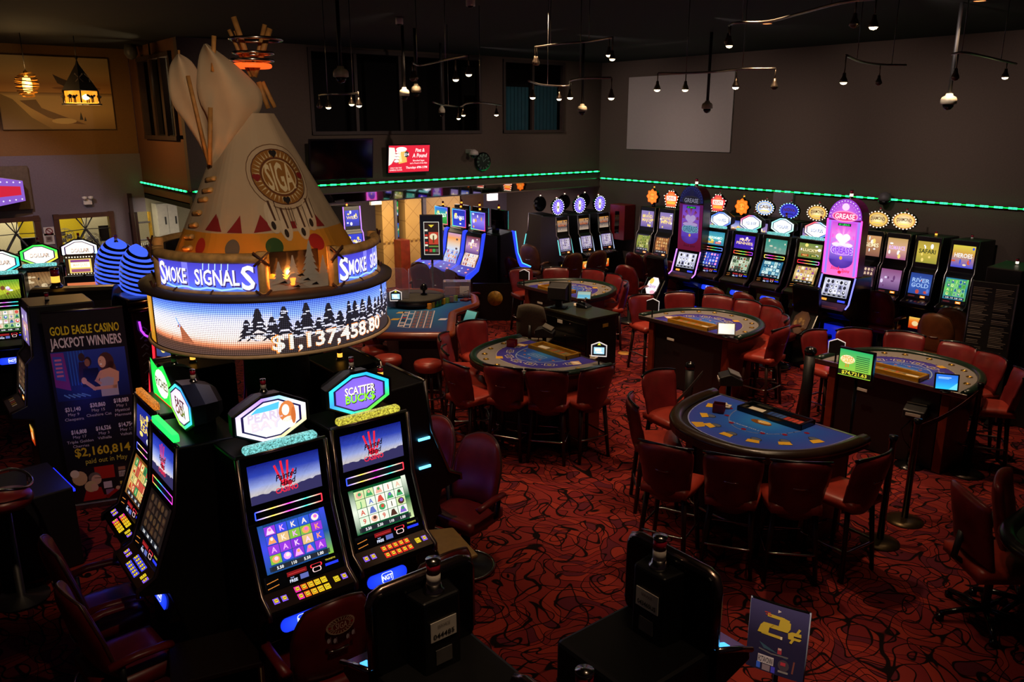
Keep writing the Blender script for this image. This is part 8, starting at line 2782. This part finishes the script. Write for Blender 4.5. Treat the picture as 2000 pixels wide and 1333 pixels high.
# cent sign on a pole
pc = (at(1470, 1163, 1.3) + at(1583, 1200, 1.3)) / 2
t = thing('price_sign', 'curved dark blue price sign with a yellow number and cent mark on a pole', 'sign', (pc.x, pc.y, 0), math.radians(-70))
sw, sh = 0.29, 0.40
z0s = 0.90
cmap_ = lambda a, b, d: Vector((a, 0.01 - 0.01 * math.cos(a / (sw / 2) * 1.2) - d - 0.02, z0s + b))
A = Art()
for i in range(10):
    xa_, xb_ = -sw / 2 + sw * i / 10, -sw / 2 + sw * (i + 1) / 10
    A.grad(xa_, 0, xb_, sh, [(0, '#26264a'), (0.5, '#2c2a50'), (1, '#4c4c88')], 0)
YS = '#d0be4c'
A.line([(-0.045, sh * 0.835), (0.02, sh * 0.83), (0.045, sh * 0.815)], 0.018, YS, 2).poly([(0.0, sh * 0.66), (0.05, sh * 0.66), (0.062, sh * 0.72), (0.062, sh * 0.80), (0.04, sh * 0.835), (0.01, sh * 0.835)], YS, 3)
A.poly([(-0.085, sh * 0.66), (0.05, sh * 0.66), (0.055, sh * 0.72), (-0.06, sh * 0.72)], YS, 3).poly([(-0.098, sh * 0.56), (-0.045, sh * 0.56), (-0.04, sh * 0.66), (-0.02, sh * 0.72), (-0.07, sh * 0.72), (-0.085, sh * 0.67)], YS, 4)
A.line([(-0.07, sh * 0.565), (0.02, sh * 0.56)], 0.016, YS, 3).rect(0.018, sh * 0.54, 0.026, sh * 0.58, '#e8e8f0', 4)
A.poly([(0.055, sh * 0.58), (0.11, sh * 0.58), (0.118, sh * 0.61), (0.115, sh * 0.69), (0.07, sh * 0.69), (0.052, sh * 0.66)], YS, 3).line([(0.07, sh * 0.54), (0.105, sh * 0.74)], 0.012, YS, 4).line([(0.085, sh * 0.635), (0.115, sh * 0.635)], 0.008, '#22203c', 5)
A.rect(-0.07, sh * 0.86, -0.04, sh * 0.875, '#b84a4a', 2).rect(-0.065, sh * 0.83, -0.035, sh * 0.845, '#b84a4a', 2).poly([(-0.005, sh * 0.90), (0.012, sh * 0.93), (-0.005, sh * 0.945)], '#d8d8e8', 2)
for k in range(8):
    A.poly([(-0.085 + 0.018 * k, sh * (0.42 - 0.02 * k)), (-0.065 + 0.018 * k, sh * (0.40 - 0.018 * k)), (-0.03 + 0.012 * k, sh * (0.33 - 0.004 * k)), (-0.06 + 0.012 * k, sh * (0.34 - 0.004 * k))], '#3c5c7a', 1)
A.line([(-0.08, sh * 0.32), (-0.02, sh * 0.29), (0.06, sh * 0.3)], 0.008, '#6a6a7a', 2).rect(0.01, sh * 0.32, 0.03, sh * 0.40, '#a83c54', 2).rect(0.012, sh * 0.38, 0.028, sh * 0.41, '#c8b0b8', 3)
A.rect(-0.085, sh * 0.12, -0.005, sh * 0.24, '#c8c8e0', 2).text('ROTAVONNI', -0.045, sh * 0.18, 0.034, '#1c1c34', 3, 1, fit=0.074).ell(0.045, sh * 0.17, 0.028, 0.034, '#4c4458', 2).rect(0.03, sh * 0.17, 0.055, sh * 0.22, '#b83c54', 3)
A.rect(-0.09, sh * 0.03, -0.07, sh * 0.12, '#3c6cff', 2).rect(-0.06, sh * 0.02, -0.02, sh * 0.11, '#8a8098', 2).rect(-0.015, sh * 0.02, 0.005, sh * 0.11, '#4c4cf0', 2).line([(0.09, sh * 0.1), (0.095, sh * 0.26)], 0.008, '#7a4a4c', 2).rect(0.02, sh * 0.06, 0.07, sh * 0.09, '#8a8a98', 2)
A.build('sign_face', printed('sign_face_print', 0.22, 0.5), t, cmap_, 0.0012)
bk = MB()
rings = []
for z in (z0s, z0s + sh):
    rings.append([(x, 0.004 - 0.01 * math.cos(x / (sw / 2) * 1.2) + 0.01 + o_, z) for x, o_ in [(-sw / 2 + sw * k / 10, -0.012) for k in range(11)] + [(sw / 2 - sw * k / 10, 0.0) for k in range(11)]])
bk.loft(rings, 0, True, False).build('back_shell', GLOSS, t)
for s in (-1, 1):
    MB().tube([(s * sw / 2, 0.0, z0s), (s * sw / 2, 0.0, z0s + sh)], 0.005, 6).build('edge_strip', pm('pale_blue_edge', '#8a9ac0', 0.3), t)
MB().tube([(0, 0.04, 0.02), (0, 0.04, z0s + 0.2)], 0.014, 10).build('pole', STEEL, t)
MB().lathe([(0.16, 0), (0.16, 0.014), (0.02, 0.03)], (0, 0.04, 0), 24).build('foot', STEEL, t)

# menu board
pa, pb = at(1901, 548, 1.78), at(1990, 558, 1.78)
t = thing('menu_board', 'tall black board covered with fine pale print behind the right table', 'board', ((pa.x + pb.x) / 2, (pa.y + pb.y) / 2, 0), math.atan2(pb.y - pa.y, pb.x - pa.x))
w_ = (pb - pa).length
MB().box((0, 0, 0.92), (w_, 0.03, 1.72)).build('panel', pm('black_board', '#141010', 0.5), t, 0.003)
for s in (-1, 1):
    MB().box((s * w_ / 2, -0.005, 0.92), (0.016, 0.04, 1.74)).build('frame_edge', STEEL, t)
    MB().box((s * w_ * 0.35, 0, 0.03), (0.05, 0.4, 0.06)).build('foot', BLACK, t)
A = Art()
r = random.Random(8)
for c in (-1, 1):
    for k in range(72):
        if r.random() < 0.88:
            L = w_ * r.uniform(0.26, 0.42)
            A.rect(c * w_ * 0.25 - w_ * 0.21, 1.70 - 0.0205 * k, c * w_ * 0.25 - w_ * 0.21 + L, 1.708 - 0.0205 * k, r.choice(('#8a7c70', '#6a5e56', '#a0948a')), 1)
A.build('fine_print', PRINT, t, lambda a, b, d: Vector((a, -0.016 - d, b)))
# small tan folding table right of the front machines
q = [at(*p_, 0.72) for p_ in ((835, 1035), (885, 1030), (934, 1083), (868, 1104))]
c_ = sum(q, Vector()) / 4
t = thing('side_table', 'small tan folding table right of the front machines', 'table', (c_.x, c_.y, 0))
rel = [(p_.x - c_.x, p_.y - c_.y) for p_ in q]
TANW = pm('pale_tan_wood', '#8a6c3c', 0.5, vary=0.12)
MB().prism(rel, 0.69, 0.72, 0, 'z').build('top', TANW, t, 0.01)
for (i, j) in ((0, 2), (2, 0), (1, 3), (3, 1)):
    p0, p1 = Vector((rel[i][0] * 0.8, rel[i][1] * 0.8, 0.69)), Vector((rel[j][0] * 0.8, rel[j][1] * 0.8, 0.0))
    MB().tube([p0, p0.lerp(p1, 0.5) + Vector((0, 0, 0.0)), p1], 0.016, 6).build('leg', pm('brown_table_leg', '#7a4a30', 0.5), t)
p = at(420, 1275, 0.62)
t = thing('side_table', 'dark side table with cream edges at the bottom left of the emblem chair', 'table', (p.x, p.y, 0), -0.25)
MB().box((0, 0, 0.60), (0.5, 0.4, 0.03)).build('top', pm('dark_brown_top', '#1c0d0a', 0.4), t, 0.006)
CRM = pm('cream_edge', '#a8946c', 0.6)
for s in (-1, 1):
    MB().prism([(0.24 * s - 0.012, 0.585), (0.24 * s + 0.012, 0.585), (0.24 * s + 0.012, 0.0), (0.24 * s - 0.012, 0.0)], -0.19, 0.19, 0, 'y').build('side_panel', CRM, t)
# chrome stool at the left edge
p = at(2, 940, 1.02)
t = thing('chrome_stool', 'chrome-armed dark stool cut off by the left edge', 'stool', (p.x, p.y, 0), 0.4)
MB().lathe([(0.18, 0.82), (0.2, 0.86), (0.18, 0.9), (0, 0.92)], (0, 0, 0), 24).build('seat', LEATHER2, t)
MB().tube([(0.2 * math.cos(q_), 0.2 * math.sin(q_), 1.0 + 0.03 * math.sin(2 * q_)) for q_ in [2 * PI * k / 24 for k in range(24)]], 0.012, 6, closed=True).build('chrome_hoop', CHROME, t)
MB().lathe([(0.03, 0.82), (0.03, 0.04), (0.2, 0.02), (0.2, 0)], (0, 0, 0), 20).build('pedestal', DARKP, t)
MB().tube([(0.19, 0, 0.87), (0.2, 0, 1.0)], 0.01, 6).tube([(-0.19, 0, 0.87), (-0.2, 0, 1.0)], 0.01, 6).build('hoop_support', CHROME, t)


# ================================================================== LAMPS AND CAMERAS UNDER THE CEILING
for i, (x, y, p_, a, tx, ty) in enumerate(DOWN[:2]):
    t = thing('recessed_downlight', 'recessed ceiling downlight ' + ('at the top right edge of the picture', 'below the long track light')[i], 'light', (x, y, CEIL - 0.004), 0, 'recessed downlights')
    MB().lathe([(0.085, 0.0), (0.095, -0.006), (0.07, -0.008), (0.065, 0.0)], (0, 0, 0), 22, 0, True, False).build('trim_ring', DARKP, t)
    MB().lathe([(0.064, -0.002), (0.0, -0.003)], (0, 0, 0), 20, 0, False).build('lens', em('warm_lens', '#ff8a4c', 2.4), t)


def dome_cam(px, py, h, label, r_=0.085, ringc='#2a6a5c'):
    p = at(px, py, h)
    t = thing('dome_camera', label, 'camera', (p.x, p.y, p.z), 0, 'dome cameras on poles')
    MB().lathe([(r_ * 0.4, 0.115), (r_ * 0.5, 0.09), (r_ * 0.85, 0.075), (r_ * 1.0, 0.05), (r_ * 1.02, 0.0), (r_ * 0.8, -0.005)], (0, 0, 0), 22).build('housing', pm('ivory_housing', '#b0a890', 0.5), t)
    MB().lathe([(r_ * 0.72, -0.004), (r_ * 0.66, -0.035), (r_ * 0.4, -0.062), (0, -0.07)], (0, 0, 0), 20).build('dome', pm('smoked_dome', '#060708', 0.08), t)
    MB().tube([(0, 0, 0.11), (0, 0, CEIL - p.z)], 0.022, 8).build('drop_pole', pm('black_drop_pole', '#080707', 0.6), t)
    return t


dome_cam(666, 150, 4.15, 'large white dome camera on a black pole before the left upper window', 0.085)
dome_cam(790, 187, 4.02, 'white dome camera before the upper window, left of the close pair', 0.07)
dome_cam(813, 180, 4.08, 'white dome camera before the upper window, right of the close pair', 0.07)
dome_cam(863, 220, 3.82, 'dim dome camera low before the middle of the upper window', 0.055)
dome_cam(1137, 217, 3.84, 'white dome camera near the corner, right of the teal blinds', 0.08)
dome_cam(1381, 212, 3.86, 'white dome camera in front of the grey projection screen', 0.08)
dome_cam(1852, 203, 3.86, 'white dome camera at the upper right on a long pole', 0.085)
for px, py, lb in ((780, 47, 'small white box camera on the dark ceiling, left of two'), (919, 12, 'small white box camera on the dark ceiling, right of two at the top edge')):
    p = at(px, py, 4.87)
    t = thing('ceiling_camera', lb, 'camera', (p.x, p.y, p.z), 0)
    MB().lathe([(0.045, 0.08), (0.05, 0.07), (0.05, 0.0)], (0, 0, 0), 18).build('housing', WHITEP, t)
    MB().lathe([(0.035, 0.0), (0.02, -0.02), (0, -0.024)], (0, 0, 0), 14).build('dome', GLOSS, t)
p = on_y(925, 302, 13.5)
t = thing('wall_camera', 'white dome camera on a bracket beside the wall clock', 'camera', (p.x, 13.5, p.z), 0)
MB().lathe([(0.03, 0.1), (0.09, 0.06), (0.1, 0.0), (0.08, -0.01)], (0, 0, 0), 20).build('housing', WHITEP, t)
MB().lathe([(0.075, -0.01), (0.05, -0.05), (0, -0.07)], (0, 0, 0), 18).build('dome', GLOSS, t)
MB().box((0, 0.12, 0.06), (0.1, 0.2, 0.08)).build('bracket', WHITEP, t, 0.01)
p = on_x(1724, 390, 13.3)
t = thing('wall_camera', 'round dome camera on the right wall breaking the line of the green strip', 'camera', (13.36, p.y, p.z), 0)
MB().lathe([(0.02, 0.12), (0.09, 0.09), (0.105, 0.02), (0.1, -0.02)], (0, 0, 0), 20).build('housing', pm('grey_housing', '#5a5456', 0.5), t)
MB().lathe([(0.1, -0.02), (0.07, -0.08), (0, -0.1)], (0, 0, 0), 18).build('dome', GLOSS, t)
MB().box((0.08, 0, 0.06), (0.1, 0.06, 0.06)).build('bracket', GREYP, t)
p = at(293, 48, 4.9)
t = thing('ceiling_camera', 'dark dome camera high above the slatted window on the left', 'camera', (4.0, 15.6, 4.8), 0)
MB().lathe([(0.09, 0.15), (0.11, 0.06), (0.11, 0.0), (0.07, -0.07), (0.0, -0.1)], (0, 0, 0), 20).build('housing', GREYP, t)


def track(label, pts, heads, h, k=0.07, lights=()):
    """pts: pixels along the rail at height h; heads: (pixel x, on?) along it"""
    P = [at(px, py, h) for px, py in pts]
    c = P[len(P) // 2]
    t = thing('track_light', label, 'light', tuple(c), 0)
    fine = []
    for i in range(len(P) - 1):
        p0, p1 = P[max(i - 1, 0)], P[i]
        p2, p3 = P[i + 1], P[min(i + 2, len(P) - 1)]
        for j in range(5):
            f = j / 5
            fine.append(0.5 * ((2 * p1) + (p2 - p0) * f + (2 * p0 - 5 * p1 + 4 * p2 - p3) * f * f + (3 * p1 - p0 - 3 * p2 + p3) * f ** 3) - c)
    fine.append(P[-1] - c)
    MB().tube(fine, 0.011, 6).build('rail', pm('satin_nickel_rail', '#9a9088', 0.35, 0.9), t)
    for f in (fine[len(fine) // 4], fine[3 * len(fine) // 4]):
        MB().tube([f, Vector((f.x, f.y, CEIL - c.z))], 0.004, 5).build('suspension_rod', STEEL, t)
    for i, (u, on, drop) in enumerate(heads):
        f = fine[min(len(fine) - 1, int(u * (len(fine) - 1)))]
        hd = MB()
        hd.tube([f, f - Vector((0, 0, drop - 0.07))], 0.006, 6)
        hd.lathe([(0.012, -drop + 0.08), (0.016, -drop + 0.05), (0.03, -drop + 0.02), (0.034, -drop)], tuple(f), 14)
        lh = hd.build('lamp_head', pm('satin_nickel_head', '#8a7a6c', 0.3, 0.9), t)
        MB().lathe([(0.031, -drop + 0.004), (0.02, -drop - 0.012), (0.0, -drop - 0.018)], tuple(f), 12).build('bulb', em('warm_bulb', '#ffe2a8', 14.0) if on else pm('unlit_bulb', '#6a4a34', 0.3), lh)
        if on and i in lights:
            q_ = c + f - Vector((0, 0, drop + 0.04))
            spot('track_beam', tuple(q_), (q_.x, q_.y, 0), 30, WARM, 75, 0.7, 0.02)
    return t


track('long curved track light at the top right of the picture', [(1424, 50), (1440, 44), (1500, 42), (1560, 27), (1640, 6), (1712, -3)], [(0.03, 0, 0.14), (0.09, 1, 0.17), (0.9, 0, 0.16), (1.0, 1, 0.18)], 4.45, lights=(3,))
track('curved track light left of the long one, its right end over the wheel machines', [(1045, 92), (1075, 88), (1110, 84), (1150, 81), (1197, 73)], [(0.02, 0, 0.17), (0.08, 0, 0.18), (0.95, 1, 0.16), (1.0, 1, 0.2)], 4.45, lights=(3,))
track('track light with four lamps before the left upper window', [(623, 186), (640, 184), (665, 184), (690, 183), (700, 181)], [(0.02, 0, 0.13), (0.25, 1, 0.14), (0.7, 1, 0.11), (1.0, 1, 0.13)], 3.95)
track('slanting track light before the middle of the upper window', [(805, 122), (815, 127), (830, 126), (870, 117), (915, 108)], [(0.03, 0, 0.17), (0.16, 0, 0.15), (0.86, 1, 0.2), (1.0, 1, 0.17)], 4.25)
track('wavy track light low before the right half of the upper window', [(845, 199), (870, 206), (900, 208), (912, 202), (945, 201), (980, 206)], [(0.36, 1, 0.17), (0.5, 1, 0.13), (0.92, 1, 0.13)], 3.88)
track('wavy track light crossing the teal blinds and the corner', [(1032, 158), (1060, 166), (1110, 168), (1114, 158), (1140, 153), (1195, 152)], [(0.1, 1, 0.15), (0.32, 1, 0.14), (0.62, 1, 0.16), (1.0, 1, 0.18)], 4.05, lights=(2,))
track('track light crossing the top of the grey projection screen', [(1285, 143), (1340, 143), (1400, 140), (1450, 135), (1515, 134)], [(0.02, 1, 0.15), (0.28, 1, 0.15), (0.74, 1, 0.15), (1.0, 0, 0.16)], 4.1, lights=(1,))
track('curved track light right of the projection screen', [(1653, 108), (1680, 120), (1720, 126), (1770, 127)], [(0.02, 1, 0.22), (0.72, 0, 0.18)], 4.2, lights=(0,))
track('track light at the far upper right edge', [(1860, 106), (1885, 103), (1930, 112), (1985, 125)], [(0.2, 0, 0.2), (0.92, 1, 0.14)], 4.2, lights=(1,))

# pendant lamps before the landscape picture
p = on_y(155, 160, 14.6)
t = thing('pendant_lamp', 'dark tipi-shaped pendant lamp lit from inside before the landscape picture', 'lamp', (p.x, 14.6, 3.92), 0.3)
zt2 = on_y(150, 118, 14.6).z - 3.92
MB().tube([(0, 0, zt2), (0, 0, CEIL - 3.92)], 0.006, 6).build('cable', DARKP, t)
SHD = pm('dark_pierced_metal', '#17100a', 0.5, vary=0.3)
MB().lathe([(0.012, zt2), (0.03, zt2 - 0.06), (0.29, 0.22), (0.285, 0.215), (0.02, zt2 - 0.07)], (0, 0, 0), 6, 0, False, False).build('shade', SHD, t)
for k in range(6):
    a = 2 * PI * k / 6
    MB().tube([(0.03 * math.cos(a), 0.03 * math.sin(a), zt2 - 0.08), (-0.025 * math.cos(a), -0.025 * math.sin(a), zt2 + 0.06)], 0.006, 5).build('shade_pole', SHD, t)
    a += 0.0
    MB().tube([(0.285 * math.cos(a), 0.285 * math.sin(a), 0.215), (0.285 * math.cos(a), 0.285 * math.sin(a), 0.03)], 0.011, 6).build('corner_post', SHD, t)
MB().lathe([(0.30, 0.0), (0.325, 0.0), (0.325, 0.02), (0.30, 0.02)], (0, 0, 0), 6, 0, False, False).build('bottom_ring', SHD, t)
an = MB()
for k in range(6):
    a = 2 * PI * (k + 0.5) / 6
    cx, cy = 0.245 * math.cos(a), 0.245 * math.sin(a)
    tn = Vector((-math.sin(a), math.cos(a), 0))
    for u, z, r2 in ((-0.03, 0.13, 0.05), (0.03, 0.12, 0.045), (0.075, 0.14, 0.025)):
        an.lathe([(0, -r2 * 0.7), (r2, 0), (0, r2 * 0.7)], (cx + tn.x * u, cy + tn.y * u, z), 8)
    for u in (-0.05, -0.02, 0.03, 0.05):
        an.tube([(cx + tn.x * u, cy + tn.y * u, 0.12), (cx + tn.x * u, cy + tn.y * u, 0.03)], 0.008, 5)
an.build('animal_cutouts', SHD, t)
MB().lathe([(0.23, 0.03), (0.23, 0.21)], (0, 0, 0), 24, 0, True, False).build('liner', em('amber_liner', '#ff9a24', 1.1), t)
for k in (0.6, 3.6):
    MB().lathe([(0.0, 0.07), (0.045, 0.09), (0.05, 0.13), (0.0, 0.16)], (0.236 * math.cos(k - 2.4), 0.236 * math.sin(k - 2.4), 0), 12).build('bulb', em('pendant_bulb', '#fff0b0', 6.0), t)
A = Art().line([(-0.05, -0.05), (0.05, 0.06)], 0.012, '#b8a890', 1).line([(0.05, -0.05), (-0.05, 0.06)], 0.012, '#b8a890', 1).poly([(-0.06, 0.05), (-0.03, 0.06), (-0.055, 0.08)], '#b8a890', 1).poly([(0.06, 0.05), (0.03, 0.06), (0.055, 0.08)], '#b8a890', 1)
slope_ = (0.29 - 0.03) / (zt2 - 0.06 - 0.22)
for a in (-PI / 2 - 0.5, -PI / 2 + 0.55):
    A.build('shade_mark', PRINT, t, (lambda a_: (lambda u, v, d: (lambda z, rr: Vector(((rr + 0.012) * math.cos(a_) - u * math.sin(a_), (rr + 0.012) * math.sin(a_) + u * math.cos(a_), z)))(0.40 + v, (0.29 - (0.40 + v - 0.22) * slope_) * 0.90)))(a))
point('pendant_light', (p.x, 14.6, 3.86), 36, (1.0, 0.55, 0.18), 0.08)
p2 = on_y(53, 165, 14.6)
t = thing('pendant_lamp', 'round pendant lamp of coiled metal bands at the upper left', 'lamp', (p2.x, 14.6, p2.z), 0)
MB().tube([(0, 0, 0.2), (0, 0, CEIL - p2.z)], 0.006, 6).build('cable', DARKP, t)
MB().lathe([(0.012, 0.2), (0.03, 0.19), (0.03, 0.12)], (0, 0, 0), 12).build('cap', BRASS, t)
for k in range(9):
    z = 0.16 - 0.04 * k
    r_ = 0.165 * math.sqrt(max(0.05, 1 - ((k - 4) / 4.8) ** 2))
    rg = [[(rr * math.cos(q_), rr * math.sin(q_), z + dz + 0.018 * math.cos(q_ + k)) for q_ in [2 * PI * j / 24 for j in range(25)]] for rr, dz in ((r_, -0.008), (r_, 0.008))]
    MB().loft(rg, 0, False, True, False).build('band', pm('gold_band', '#b88a3c', 0.35, 0.8), t)
MB().lathe([(0.0, -0.13), (0.06, -0.1), (0.07, 0.0), (0.05, 0.1), (0.0, 0.13)], (0, 0, 0), 14).build('glow_tube', em('pendant_glow', '#ffce6a', 2.4), t)
point('pendant_light', (p2.x, 14.48, p2.z), 22, (1.0, 0.6, 0.22), 0.08)
